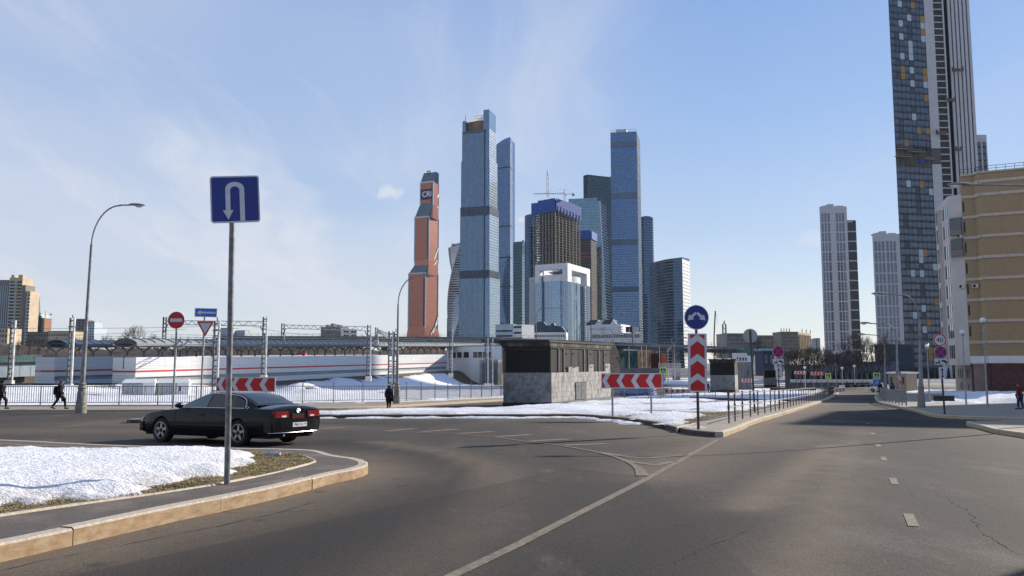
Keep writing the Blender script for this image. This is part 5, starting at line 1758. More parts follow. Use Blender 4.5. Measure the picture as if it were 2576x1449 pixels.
M_NAVY = pm('cloth_navy', (0.010, 0.011, 0.018), 0.9, var=0.2, scale=20)
M_CBLK = pm('cloth_black', (0.009, 0.009, 0.010), 0.9, var=0.2, scale=20)
M_RED_J = pm('cloth_dark_red', (0.16, 0.018, 0.02), 0.9, var=0.2, scale=20)
M_GREYC = pm('cloth_grey', (0.05, 0.05, 0.055), 0.9, var=0.2, scale=20)
M_JEANS = pm('cloth_jeans', (0.025, 0.035, 0.065), 0.9, var=0.2, scale=20)
M_HAIRB = pm('hair_brown', (0.06, 0.035, 0.022), 0.8, var=0.2, scale=40)
M_SHOE = pm('shoe', (0.012, 0.011, 0.011), 0.6)
M_EYE = pm('eye', (0.02, 0.015, 0.012), 0.3)
def person(label, loc, face, h=1.72, stride=0.0, arm_swing=0.0, coat='jacket', top=None, legs=None, head='hair', hatm=None, bend=0.0):
 """faces +x in its own frame, turned by face degrees; stride in metres between the feet"""
 top, legs = top or M_NAVY, legs or M_CBLK
 t = thing('person', label, 'person', loc, R(face))
 k = h / 1.72
 b = bend
 J = {}
 S = stride / 2
 hip = (0, 0, 0.93 - 0.04 * (S > 0.1))
 J['pelvis'] = (hip, 0.125)
 J['waist'] = ((0.01, 0, 1.08), 0.12)
 J['chest'] = ((0.02 + b * 0.4, 0, 1.28), 0.145)
 J['upper'] = ((0.01 + b * 0.7, 0, 1.42), 0.11)
 J['neck'] = ((0.02 + b, 0, 1.51), 0.052)
 J['jaw'] = ((0.05 + b, 0, 1.575), 0.07)
 J['head'] = ((0.035 + b, 0, 1.635), 0.092)
 J['crown'] = ((0.025 + b, 0, 1.685), 0.070)
 J['nose'] = ((0.135 + b, 0, 1.615), 0.016)
 E = [('pelvis', 'waist'), ('waist', 'chest'), ('chest', 'upper'), ('upper', 'neck'), ('neck', 'jaw'), ('jaw', 'head'), ('head', 'crown'), ('head', 'nose')]
 for s, n in ((1, 'L'), (-1, 'R')):
  f = s * S
  J['hip' + n] = ((0, s * 0.09, 0.88), 0.095)
  kx = f * 0.55 + (0.10 if S > 0.1 else 0.0)
  J['knee' + n] = ((kx, s * 0.095, 0.50), 0.062)
  ax = f - (0.03 if f > 0 else 0.02)
  az = 0.09 if f >= 0 else 0.15
  J['ankle' + n] = ((ax, s * 0.095, az), 0.043)
  E += [('pelvis', 'hip' + n), ('hip' + n, 'knee' + n), ('knee' + n, 'ankle' + n)]
  J['toe' + n] = ((ax + 0.16, s * 0.105, 0.035 if f >= 0 else 0.03), 0.035)
  E.append(('ankle' + n, 'toe' + n))
  a = -f / max(S, 0.01) * arm_swing if S else 0.02
  J['sho' + n] = ((0.01 + b * 0.7, s * 0.185, 1.40), 0.062)
  J['elb' + n] = ((0.0 + a * 0.5 + b * 0.5, s * 0.235, 1.13), 0.043)
  J['wri' + n] = ((0.06 + a * 1.2 + b * 0.5, s * 0.235, 0.90), 0.029)
  J['palm' + n] = ((0.075 + a * 1.35 + b * 0.5, s * 0.232, 0.83), 0.035)
  E += [('upper', 'sho' + n), ('sho' + n, 'elb' + n), ('elb' + n, 'wri' + n), ('wri' + n, 'palm' + n)]
 sc = lambda p: tuple(c * k for c in p)
 Jk = {n: (sc(p), r * k) for n, (p, r) in J.items()}
 body = skin_mesh('body', Jk, E, M_SKINM, t, 1)
 # five unequal fingers on each hand, curled, thumb from the side of the palm
 mb = MB()
 for s, n in ((1, 'L'), (-1, 'R')):
  px, py, pz = J['palm' + n][0]
  for i, ln in enumerate((0.075, 0.085, 0.08, 0.062)):
   ox = 0.028 - 0.019 * i
   mb.tube([sc((px + ox, py, pz - 0.015)), sc((px + ox + 0.006, py - s * 0.008, pz - 0.03 - ln * 0.45)), sc((px + ox, py - s * 0.03, pz - 0.03 - ln * 0.8))], [0.0095 * k, 0.009 * k, 0.007 * k], 6)
  mb.tube([sc((px + 0.03, py, pz + 0.02)), sc((px + 0.055, py - s * 0.012, pz - 0.015)), sc((px + 0.05, py - s * 0.025, pz - 0.05))], [0.011 * k, 0.010 * k, 0.008 * k], 6)
 mb.build('fingers', M_SKINM, t, smooth=True, world=False)
 # clothes follow the body
 g = 1.16
 Tn = ['waist', 'pelvis', 'chest', 'upper'] + [q + n for n in 'LR' for q in ('sho', 'elb', 'wri')]
 fat = 1.18 if coat == 'coat' else 1.0
 rad = {'waist': 0.185 * fat, 'pelvis': 0.185 * fat, 'chest': 0.195 * fat, 'upper': 0.165 * fat}
 for n in 'LR':
  rad['sho' + n], rad['elb' + n], rad['wri' + n] = 0.098 * fat, 0.076 * fat, 0.062 * fat
 Jt = {n: (Jk[n][0], rad[n] * k) for n in Tn}
 Et = [('waist', 'chest'), ('waist', 'pelvis'), ('chest', 'upper')] + [x for n in 'LR' for x in (('upper', 'sho' + n), ('sho' + n, 'elb' + n), ('elb' + n, 'wri' + n))]
 if coat == 'coat':
  Jt['hem'] = (sc((0.0, 0, 0.70)), 0.26 * k)
  Jt['hem2'] = (sc((0.0, 0, 0.52)), 0.25 * k)
  Et += [('pelvis', 'hem'), ('hem', 'hem2')]
  Jt['pelvis'] = (Jk['pelvis'][0], 0.235 * k)
 else:
  Jt['hem'] = (sc((0.0, 0, 0.76)), 0.19 * k)
  Et += [('pelvis', 'hem')]
 Jt['collar'] = (sc((0.02 + b, 0, 1.545)), 0.095 * k)
 Et.append(('upper', 'collar'))
 skin_mesh('coat' if coat == 'coat' else 'jacket', Jt, Et, top, t, 1)
 Jl = {n: (Jk[n][0], Jk[n][1] * 1.42) for n in ('pelvis', 'hipL', 'hipR', 'kneeL', 'kneeR', 'ankleL', 'ankleR')}
 skin_mesh('trousers', Jl, [('pelvis', 'hipL'), ('pelvis', 'hipR'), ('hipL', 'kneeL'), ('hipR', 'kneeR'), ('kneeL', 'ankleL'), ('kneeR', 'ankleR')], legs, t, 1)
 for n in 'LR':
  ax, ay, az = J['ankle' + n][0]
  tx, ty, tz = J['toe' + n][0]
  MB().tube([sc((ax - 0.05, ay, az - 0.045)), sc((ax, ay, az - 0.03)), sc((ax + 0.08, ay, (az + tz) / 2 - 0.01)), sc((tx + 0.05, ty, tz + 0.005))], [0.045 * k, 0.052 * k, 0.05 * k, 0.03 * k], 8).build('shoe', M_SHOE, t, smooth=True, world=False)
 # hair or hat
 hc = J['head'][0]
 rings = []
 for i in range(7):
  a = math.pi / 2 * i / 6
  rr = (0.112 if head == 'hair' else 0.135) * math.cos(a) * k + 0.002
  rings.append([((hc[0] - 0.018) * k + rr * math.cos(2 * math.pi * j / 14), rr * 0.92 * math.sin(2 * math.pi * j / 14), (hc[2] + 0.0 + 0.115 * math.sin(a)) * k - ((0.085 if head == 'hat' else 0.06) * k if math.cos(2 * math.pi * j / 14) < 0.2 and i == 0 else 0)) for j in range(14)])
 MB().loft(rings).build('hair' if head == 'hair' else 'hat', hatm or (M_HAIRB if head == 'hair' else M_CBLK), t, smooth=True, world=False)
 mb = MB()
 for s in (1, -1):
  mb.lathe([(0.002, -0.008), (0.010, 0), (0.002, 0.008)], 6, sc((hc[0] + 0.087, s * 0.034, hc[2] + 0.005)))
 mb.box((hc[0] + 0.082) * k, (hc[0] + 0.092) * k, -0.022 * k, 0.022 * k, (hc[2] - 0.066) * k, (hc[2] - 0.060) * k)
 mb.build('face', M_EYE, t, world=False)
 mb = MB()
 for s in (1, -1):
  mb.lathe([(0.003, -0.03), (0.018, -0.01), (0.02, 0.01), (0.004, 0.03)], 6, sc((hc[0] - 0.01, s * 0.092, hc[2] - 0.01)))
 mb.build('ears', M_SKINM, t, smooth=True, world=False)
 return t, {n: sc(p) for n, (p, r) in J.items()}
def bag(label, loc, rz, w, d, h, mat, strap=0.0, name='bag'):
 t = thing(name, label, name.replace('_', ' '), loc, rz)
 mb = MB()
 rings = []
 for z, f in ((0, 0.82), (0.06, 1.0), (h * 0.6, 1.0), (h * 0.9, 0.85), (h, 0.5)):
  rings.append([(w / 2 * f * (1 if math.cos(a) > 0 else -1) * abs(math.cos(a)) ** 0.5, d / 2 * f * (1 if math.sin(a) > 0 else -1) * abs(math.sin(a)) ** 0.5, z) for a in [2 * math.pi * j / 16 for j in range(16)]])
 mb.loft(rings).build('bag_body', mat, t, smooth=True, world=False)
 if strap:
  MB().tube([(w * 0.25 * math.cos(math.pi * i / 8), 0, h * 0.9 + strap * math.sin(math.pi * i / 8)) for i in range(9)], 0.012, 6).build('strap', mat, t, smooth=True, world=False)
 return t
def local_to_world(t, p):
 return Matrix.Translation(t.location) @ Matrix.Rotation(t.rotation_euler.z, 4, 'Z') @ Vector(p)
g = G(148, 1029, 0.14)
pt, J = person('man in a dark jacket striding along the far pavement towards the lamp post', g, 4, 1.62, stride=0.72, arm_swing=0.20, top=M_NAVY, legs=M_CBLK, head='hair', bend=0.05)
w = local_to_world(pt, (-0.24, 0.03, 1.0))
bag('black rucksack on the back of the man walking past the lamp post', (w.x, w.y, w.z - 0.17), R(96), 0.30, 0.20, 0.50, M_CBLK, name='rucksack')
w = local_to_world(pt, J['palmR'])
bag('small black bag carried in the hand of the walking man', (w.x, w.y, w.z - 0.33), R(4), 0.26, 0.12, 0.22, M_CBLK, strap=0.1)
g = G(2, 1029, 0.14)
person('dark figure with a hood at the very edge behind the far railing post', g, 10, 1.66, stride=0.5, arm_swing=0.12, top=M_CBLK, legs=M_NAVY, head='hat')
g = G(978, 1031.5, 0.0)
pt, J = person('woman in a long black padded coat and round hat standing beside the lamp post', g, 84, 1.50, stride=0.12, arm_swing=0.03, coat='coat', top=M_CBLK, legs=M_CBLK, head='hat')
w = local_to_world(pt, J['palmR'])
bag('black shoulder bag hanging at the side of the woman in the long coat', (w.x + 0.04, w.y - 0.03, w.z - 0.22), R(84), 0.30, 0.14, 0.28, M_CBLK, strap=0.14)
for px, py, lab, tp, hh, fc in ((2215, 994, 'person in black walking away by the white off-road car', M_CBLK, 1.6, 75), (2246, 1001, 'person in a dark hooded coat walking between two lamp posts', M_GREYC, 1.55, 80)):
 g = G(px, py, 0.15)
 person(lab, g, fc, hh, stride=0.4, arm_swing=0.1, coat='coat', top=tp, legs=M_CBLK, head='hat')
g = G(2567, 1030, 0.147)
person('person in a dark red jacket and jeans standing before the brick house doorway', g, 120, 1.5, stride=0.2, arm_swing=0.05, top=M_RED_J, legs=M_JEANS, head='hair')
b = P(1782, 990, 116)
person('person in black standing at the wall of the smaller kiosk', (b.x, b.y, gz(b.y) + 0.16), 200, 1.65, stride=0.1, top=M_CBLK, legs=M_CBLK, head='hair')
# ================================================================== THE TOWERS
GL_STEEL = glass_tower('glass_steel_blue', (0.13, 0.195, 0.285))
GL_PALE = glass_tower('glass_pale', (0.33, 0.42, 0.50), var=0.25, wob=0.012)
GL_BLUE = glass_tower('glass_blue', (0.095, 0.16, 0.29))
GL_NAVY = glass_tower('glass_navy', (0.045, 0.078, 0.14))
GL_TEAL = glass_tower('glass_teal', (0.04, 0.075, 0.09))
GL_GREEN = glass_tower('glass_light_teal', (0.17, 0.245, 0.285))
GL_COPPER = glass_tower('glass_copper', (0.40, 0.155, 0.105), metal=0.55, rough=0.22, var=0.18)
GL_COPPER_D = glass_tower('glass_copper_side', (0.22, 0.085, 0.06), metal=0.6, rough=0.16, var=0.25)
GL_ROOF = glass_tower('glass_dark_roof', (0.10, 0.13, 0.15), metal=0.8)
GL_SKY = glass_tower('glass_sky_blue', (0.25, 0.335, 0.44), cell=(1.5, 1.5, 1.7), var=0.10, wob=0.004)
M_FIN = pm('tower_fin', (0.16, 0.20, 0.25), 0.5, metal=0.5, var=0.1, scale=0.2)
M_FINL = pm('tower_fin_light', (0.38, 0.44, 0.50), 0.45, metal=0.5, var=0.1, scale=0.2)
M_FINM = pm('tower_fin_mid', (0.24, 0.29, 0.35), 0.45, metal=0.5, var=0.15, scale=0.2)
M_BANDD = pm('tower_band_dark', (0.035, 0.05, 0.07), 0.5, metal=0.3, var=0.15, scale=0.2)
M_WHITEC = pm('tower_white', (0.66, 0.665, 0.68), 0.6, var=0.06, scale=0.3)
M_STEELW = pm('tower_white_steel', (0.58, 0.60, 0.62), 0.5, metal=0.2, var=0.06, scale=0.3)
M_CONC = pm('raw_concrete', (0.27, 0.235, 0.20), 0.9, var=0.2, scale=0.4)
M_CONCD = pm('raw_concrete_dark', (0.075, 0.062, 0.055), 0.9, var=0.3, scale=0.3)
M_FORM = pm('formwork_blue', (0.018, 0.075, 0.30), 0.7, var=0.2, scale=0.5)
M_GOLD = pm('gold_lattice', (0.45, 0.33, 0.12), 0.5, metal=0.3, var=0.2)
M_ORPANEL = pm('roof_orange', (0.20, 0.10, 0.055), 0.6, var=0.3, scale=0.1)
M_CRANER = pm('crane_red', (0.55, 0.13, 0.06), 0.6, var=0.2)
M_CRANEY = pm('crane_yellow', (0.55, 0.36, 0.06), 0.6, var=0.2)
M_CRANEG = pm('crane_grey', (0.22, 0.23, 0.25), 0.6, var=0.2)
def pxy(x, Y, y=870):
 p = P(x, y, Y)
 return (p.x, p.y)
def zat(y, Y):
 return P(CX, y, Y).z
def grid(root, W, z0, z1, floor, colw, mb_h=None, band=0.5, bd=0.18, mw=0.25, md=0.25, mh=None, mv=None, names=('floor_bands', 'mullions'), s0=0.0, s1=None):
 """floor edges and mullions standing proud of a curtain wall"""
 s1 = W.L if s1 is None else s1
 if mh is not None:
  mb = MB()
  n = max(1, int(round((z1 - z0) / floor)))
  for i in range(n + 1):
   z = z0 + (z1 - z0) * i / n
   W.box(mb, s0, s1, z - band / 2, z + band / 2, -0.05, bd)
  mb.build(names[0], mh, root, kind='stuff', recalc=False)
 if mv is not None:
  mb = MB()
  n = max(1, int(round((s1 - s0) / colw)))
  for i in range(n + 1):
   s = s0 + (s1 - s0) * i / n
   W.box(mb, s - mw / 2, s + mw / 2, z0, z1, -0.05, md)
  mb.build(names[1], mv, root, kind='stuff', recalc=False)
ZG = gz(400)
def footprint(L, M, Rr):
 """parallelogram from three corners (left, front corner, right)"""
 L, M, Rr = Vector(L), Vector(M), Vector(Rr)
 B = L + (Rr - M)
 return [tuple(L), tuple(M), tuple(Rr), tuple(B)]
# ---- 1. copper stepped tower
D1 = 1150
T = thing('skyscraper', 'copper coloured skyscraper of three stepped blocks with sloped glass roofs', 'skyscraper', (*pxy(1065, D1), ZG))
def sec(x0, xm, x2, Y=D1):
 L, M, Rr = pxy(x0, Y + 9), pxy(xm, Y), pxy(x2, Y + 26)
 return footprint(L, M, Rr)
S_low, S_mid, S_top = sec(1026, 1068.7, 1100.5), sec(1039.7, 1076.2, 1100.3), sec(1053.2, 1085.8, 1100.1)
S_base = sec(1022.5, 1067.5, 1105.5)
zz = [zat(y, D1) for y in (838, 820, 687, 651, 545, 510, 457, 428)]
r3 = lambda S, z: [(p[0], p[1], z) for p in S]
rz_ = lambda S, zs: [(p[0], p[1], z) for p, z in zip(S, zs)]
MB().loft([r3(S_base, ZG - 1), r3(S_base, zz[0] - 3), r3(S_low, zz[1]), r3(S_low, zz[2])]).build('lower_block', GL_COPPER, T)
MB().loft([r3(S_mid, zz[2] - 2), r3(S_mid, zz[3]), r3(S_mid, zz[4])]).build('middle_block', GL_COPPER, T)
MB().loft([r3(S_top, zz[4] - 2), r3(S_top, zz[5]), r3(S_top, zz[6])]).build('upper_block', GL_COPPER, T)
sl = 0.94
cut = lambda S, f: [tuple(Vector(S[0]).lerp(Vector(S[3]), f)), tuple(Vector(S[1]).lerp(Vector(S[2]), f)), S[2], S[3]]
MB().loft([r3(S_low, zz[2] + 0.01), r3(S_mid, zz[3] - 9)]).build('sloped_roof', GL_ROOF, T)
MB().loft([r3(S_mid, zz[4] + 0.01), r3(S_top, zz[5])]).build('sloped_roof', GL_ROOF, T)
MB().loft([r3(S_top, zz[6] + 0.01), r3(cut(S_top, 0.55), zz[7] + 1)]).build('sloped_roof', GL_ROOF, T)
MB().box(S_top[1][0] - 12, S_top[1][0] - 5, S_top[1][1] + 18, S_top[1][1] + 24, zz[7], zz[7] + 4).build('roof_plant', M_STEELW, T)
for S, z0, z1 in ((S_low, zz[1], zz[2]), (S_mid, zz[3], zz[4]), (S_top, zz[5], zz[6])):
 WF, WS = Wall(S[0], S[1]), Wall(S[1], S[2])
 grid(T, WF, z0, z1, 2.8, 3.0, band=0.55, bd=0.12, mh=pm('copper_band', (0.17, 0.058, 0.037), 0.5, metal=0.3), mv=None)
 grid(T, WS, z0, z1, 2.8, 3.0, band=0.5, bd=0.12, mh=pm('copper_band_pale', (0.24, 0.11, 0.08), 0.5, metal=0.3), mv=None)
 for q in S[:3]:
  MB().box(q[0] - 0.8, q[0] + 0.8, q[1] - 0.8, q[1] + 0.8, z0 - 3, z1 + 1).build('edge_frame', M_STEELW, T)
 mb = MB()
 WF.box(mb, 0, WF.L, z1 - 0.6, z1 + 1.2, -0.1, 0.5)
 mb.build('parapet', M_STEELW, T)
 mb = MB()
 WF.box(mb, WF.L * 0.88, WF.L * 0.97, z0, z1, 0.0, 0.2)
 mb.build('dark_strip', M_BANDD, T)
WS_ = Wall(S_low[1], S_low[2])
def side_pt(x, y):
 """point on the right-hand face seen at pixel x, y"""
 for i in range(400):
  s = WS_.L * 1.1 * i / 399
  q = WS_.pt(s, 0)
  xx = CX + F * q.x / q.y * 0.995
  if xx >= x:
   break
 return WS_.pt(s, zat(y, q.y), 0.6)
for a, b in (((1079, 545), (1100, 490)), ((1075, 553), (1099, 520)), ((1078, 690), (1100, 625)), ((1074, 695), (1098, 655)), ((1089, 838), (1103, 792)), ((1083, 842), (1100, 812))):
 MB().beam(side_pt(*a), side_pt(*b), 1.5, 1.5).build('diagonal_brace', M_STEELW, T)
WF = Wall(S_top[0], S_top[1])
mb = MB()
WF.box(mb, 0.5, WF.L - 0.3, zat(500, D1), zat(474, D1), 0.1, 0.6)
scr = mb.build('led_screen', pm('screen_dark', (0.02, 0.017, 0.035), 0.3, var=0.05), T)
m = bpy.data.materials.new('screen_letters')
m.use_nodes = True
m.node_tree.nodes['Principled BSDF'].inputs['Base Color'].default_value = (0.45, 0.42, 0.58, 1)
m.node_tree.nodes['Principled BSDF'].inputs['Emission Color'].default_value = (0.62, 0.58, 0.85, 1)
m.node_tree.nodes['Principled BSDF'].inputs['Emission Strength'].default_value = 0.25
q = text_on(scr, 'CRI', 11.5, m, name='screen_lettering', ext=0.05)
c = WF.pt(WF.L * 0.53, (zat(500, D1) + zat(474, D1)) / 2 - 0.3, 0.75)
q.location = c - base_of(scr)
q.rotation_euler = (math.pi / 2, 0, WF.ang)
q.scale = (0.92, 1, 1)
# ---- 2. tallest stepped steel-blue tower
D2 = 1115
T = thing('skyscraper', 'tallest steel-blue glass skyscraper with two dark louvre bands and a stepped crown', 'skyscraper', (*pxy(1205, D2), ZG))
def sec2(l, m_, r_):
 k = lambda c: 990.3 + c * 0.419
 return footprint(pxy(k(l), D2 + 14), pxy(k(m_), D2), pxy(k(r_), D2 + 30))
yk = lambda c: 255.6 + c * 0.419
for l, m_, r_, ya, yb, nm in ((391, 575, 635, 1500, 1058, 'lower_shaft'), (396, 573, 627, 1010, 680, 'middle_shaft'), (400, 572, 618, 625, 345, 'upper_shaft'), (405, 570, 611, 345, 165, 'top_shaft')):
 S = sec2(l, m_, r_)
 z0, z1 = (ZG - 1 if ya == 1500 else zat(yk(ya), D2)), zat(yk(yb), D2)
 # front face with a recessed slot before the corner
 A, B = Vector(S[0]), Vector(S[1])
 u = (B - A).normalized()
 nin = Vector((-u.y, u.x))
 slot = [S[0], tuple(A.lerp(B, 0.80)), tuple(A.lerp(B, 0.80) + nin * 3.0), tuple(A.lerp(B, 0.90) + nin * 3.0), tuple(A.lerp(B, 0.90)), S[1], S[2], S[3]]
 sh = MB().prism(slot, z0, z1).build(nm, GL_STEEL, T)
 WF, WS = Wall(S[0], S[1]), Wall(S[1], S[2])
 mb = MB()
 WS.box(mb, 0.05, WS.L - 0.05, z0 + 0.1, z1 - 0.1, 0.02, 0.4)
 mb.build('pale_side', GL_PALE, T)
 grid(T, WF, z0, z1, 4.0, 1.9, band=0.14, bd=0.10, mh=M_FIN, mv=M_FINM, mw=0.34, md=0.5, s1=WF.L * 0.80)
 grid(T, Wall(WS.pt(0, 0, 0.4)[:2], WS.pt(WS.L, 0, 0.4)[:2]), z0, z1, 4.0, 3.2, band=0.35, bd=0.10, mh=M_FINL, mv=M_FINL, mw=0.35, md=0.2)
for l, m_, r_, ya, yb in ((393, 574, 631, 1058, 1010), (396, 573, 625, 680, 625)):
 S = sec2(l, m_, r_)
 z0, z1 = zat(yk(ya), D2), zat(yk(yb), D2)
 MB().prism(S, z0, z1).build('louvre_band', M_BANDD, T)
 for W in (Wall(S[0], S[1]), Wall(S[1], S[2])):
  grid(T, W, z0, z1, 4, 2.0, mh=None, mv=M_FIN, mw=0.4, md=0.6, names=('x', 'fins'))
S = sec2(405, 570, 611)
A, B, Cc, Dd = [Vector(p) for p in S]
z0 = zat(yk(165), D2)
e = A.lerp(B, 0.80)
f = Dd.lerp(Cc, 0.80)
MB().prism([S[0], tuple(A.lerp(B, 0.12)), tuple(Dd.lerp(Cc, 0.12)), S[3]], z0, zat(yk(100), D2)).build('crown_wing', GL_STEEL, T)
MB().prism([tuple(e), S[1], S[2], tuple(f)], z0, zat(yk(47), D2)).build('crown_block', GL_PALE, T)
MB().prism([tuple(A.lerp(B, 0.79)), tuple(A.lerp(B, 0.985)), tuple(A.lerp(B, 0.985) - (Cc - B) * 0.02), tuple(A.lerp(B, 0.79) - (Cc - B) * 0.02)], z0, zat(yk(47), D2)).build('crown_front', GL_STEEL, T)
q = [tuple(A.lerp(B, 0.13).lerp(Dd.lerp(Cc, 0.13), 0.35)), tuple(e.lerp(f, 0.35)), tuple(f), tuple(Dd.lerp(Cc, 0.13))]
MB().prism(q, z0, zat(yk(95), D2)).build('roof_panel', M_ORPANEL, T)
W = Wall(tuple(Vector(q[0]).lerp(Vector(q[1]), 0.32)), q[1])
z1 = zat(yk(95), D2)
mb = MB()
for i in range(14):
 s = W.L * i / 13
 W.box(mb, s - 0.25, s + 0.25, z1, z1 + 8, -0.5, 0)
for h in (0.5, 4, 7.7):
 W.box(mb, 0, W.L, z1 + h - 0.25, z1 + h + 0.25, -0.5, 0)
mb.build('gold_lattice', M_GOLD, T, kind='stuff')
mb = MB()
Wall(S[0], tuple(e)).box(mb, 0, (e - A).length, z0 - 4, z0, -0.1, 0.2)
mb.build('dark_band', M_BANDD, T)
p = A.lerp(B, 0.12)
MB().cyl((p.x, p.y + 4, zat(yk(100), D2)), (p.x, p.y + 4, zat(yk(58), D2)), 0.9, 0.5, 6).build('roof_mast', M_CRANER, T)
# ---- 3. blue tower behind it with a curved top
D3 = 1300
T = thing('skyscraper', 'blue glass skyscraper with a curved sloping top right behind the tallest tower', 'skyscraper', (*pxy(1268, D3), ZG))
fr = [pxy(1243 + (1283.5 - 1243) * i / 8, D3 + 14 - 14 * i / 8) for i in range(9)]
bk = [(p[0] + 8, p[1] + 40) for p in fr]
xa, xb = fr[0][0], fr[-1][0]
def ztop3(x, y):
 t = min(1, max(0, (x - xa) / (xb - xa)))
 return zat(362 - 17 * math.sin(t * math.pi / 2), D3)
poly = fr + [pxy(1289, D3 + 22)] + list(reversed(bk))
MB().prism(poly, lambda x, y: ZG - 1, ztop3).build('shaft', GL_BLUE, T)
WF, WS = Wall(fr[0], fr[-1]), Wall(fr[-1], pxy(1289, D3 + 22))
grid(T, WF, zat(860, D3), zat(363, D3), 4.0, 3, band=0.45, bd=0.2, mh=M_FIN, mv=M_FIN, mw=0.3)
grid(T, WS, zat(860, D3), zat(350, D3), 4.0, 3, band=0.6, bd=0.3, mh=M_FINL, mv=None)
for y in (418, 566, 645, 718):
 mb = MB()
 for W in (WF, WS):
  W.box(mb, -0.3, W.L + 0.3, zat(y + 3, D3), zat(y, D3), -0.2, 0.5)
 mb.build('dark_band', M_BANDD, T)
# ---- 4. dark teal tower
D4 = 1010
T = thing('skyscraper', 'short dark teal glass tower with a peaked right edge, between taller blue ones', 'skyscraper', (*pxy(1305, D4), ZG))
S = footprint(pxy(1291, D4 + 8), pxy(1313, D4), pxy(1321.5, D4 + 16))
MB().prism(S, ZG - 1, zat(607, D4)).build('shaft', GL_TEAL, T)
A, B = Vector(S[1]), Vector(S[2])
W = Wall(S[1], S[2])
mb = MB()
W.box(mb, 0, W.L, zat(845, D4), zat(612, D4), 0.02, 0.5)
mb.build('side_bay', GL_GREEN, T)
mb = MB()
pr = [(0, 612), (0.2, 604), (0.45, 601), (0.7, 606), (1.0, 618)]
mb.loft([[W.pt(W.L * t, zat(y0, D4), o) for t, y in pr for y0 in ((640,) if False else (y,))] + [W.pt(W.L, zat(640, D4), o), W.pt(0, zat(640, D4), o)] for o in (-0.5, 0.55)])
mb.build('peaked_crown', GL_TEAL, T)
grid(T, Wall(S[0], S[1]), zat(845, D4), zat(608, D4), 4.0, 3, band=0.6, bd=0.15, mh=M_BANDD, mv=None)
grid(T, W, zat(845, D4), zat(620, D4), 4.0, 3, band=0.5, bd=0.6, mh=M_FIN, mv=None)
# ---- 5. twisted tower
D5 = 1235
T = thing('skyscraper', 'twisted glass tower with white spiralling floor bands, left of the tallest tower', 'skyscraper', (*pxy(1165, D5), ZG))
cx_, cy_ = pxy(1163.5, D5)
Rd = 37 * D5 / F
ztop = zat(622, D5)
def tw(z):
 t = (z - ZG) / (ztop - ZG)
 return R(20 + 150 * t)
def ring5(z, rad):
 a = tw(z)
 out = []
 for k in range(4):
  for j in range(4):
   t0, t1 = a + math.pi / 2 * k, a + math.pi / 2 * (k + 1)
   p0, p1 = Vector((math.cos(t0), math.sin(t0))), Vector((math.cos(t1), math.sin(t1)))
   q = p0.lerp(p1, j / 4)
   out.append((cx_ + q.x * rad, cy_ + q.y * rad, z))
 return out
n = 60
zs = [ZG + (ztop - ZG) * i / n for i in range(n + 1)]
MB().loft([ring5(z, Rd) for z in zs]).build('twisted_shaft', GL_STEEL, T, smooth=False)
mb = MB()
nf = 50
for i in range(nf):
 z = ZG + (ztop - ZG) * (i + 0.5) / nf
 mb.loft([ring5(z - 0.75, Rd * 1.012), ring5(z + 0.75, Rd * 1.012)])
mb.build('floor_bands', M_STEELW, T, kind='stuff', recalc=False)
for k in range(4):
 pts = []
 for z in zs:
  a = tw(z) + math.pi / 2 * k
  pts.append((cx_ + math.cos(a) * Rd * 1.02, cy_ + math.sin(a) * Rd * 1.02, z))
 MB().tube(pts, 1.1, 5).build('spiral_edge', M_STEELW, T)
MB().loft([ring5(ztop + 0.01, Rd * 0.9), ring5(ztop + 5, Rd * 0.75)]).build('crown', GL_ROOF, T)
pts = [(cx_ + Rd * 0.8 * math.cos(t), cy_ + Rd * 0.8 * math.sin(t), ztop + 5 + 2.5 * math.sin(t)) for t in np.linspace(0, 6.283, 20)]
MB().tube(pts, 0.7, 5).build('crown_ring', M_STEELW, T)
# ---- 6. concrete tower under construction with blue formwork
D6 = 900
T = thing('skyscraper', 'unfinished concrete tower wrapped in blue formwork, a crane on its top', 'skyscraper', (*pxy(1400, D6), ZG))
L6, M6, R6 = pxy(1341, D6 + 16), pxy(1399.3, D6), pxy(1462, D6 + 38)
S = footprint(L6, M6, R6)
cen = sum((Vector(p) for p in S), Vector((0, 0))) / 4
shr = lambda f: [tuple(cen + (Vector(p) - cen) * f) for p in S]
ztop = zat(524, D6)
MB().prism(shr(0.55), ZG, ztop + 6).build('core', M_CONCD, T)
nfl = 27
dz = 3.0
for i in range(nfl):
 z = ztop - dz * i
 MB().prism(S, z - 0.32, z).build('floor_slab', M_CONC, T)
mb = MB()
zb = ztop - dz * nfl
for W in (Wall(S[0], S[1]), Wall(S[1], S[2])):
 for i in range(8):
  s = 0.7 + (W.L - 1.4) * i / 7
  W.box(mb, s - 0.5, s + 0.5, zb, ztop, -1.2, -0.2)
mb.build('columns', M_CONC, T, kind='stuff')
mb = MB()
for W in (Wall(S[0], S[1]), Wall(S[1], S[2])):
 for i in range(nfl):
  for j in range(16):
   if rng.random() < 0.5:
    s = W.L * j / 16 + rng.uniform(0.3, 1)
    W.box(mb, s, s + rng.uniform(0.4, 1.4), ztop - dz * (i + 1) + 0.02, ztop - dz * (i + 1) + rng.uniform(0.6, 2.2), -2.2, -1.3)
mb.build('site_clutter', M_CONCD, T, kind='stuff')
MB().prism(shr(0.97), ZG - 1, zb).build('lower_shaft', GL_NAVY, T)
WL6, WR6 = Wall(S[0], S[1]), Wall(S[1], S[2])
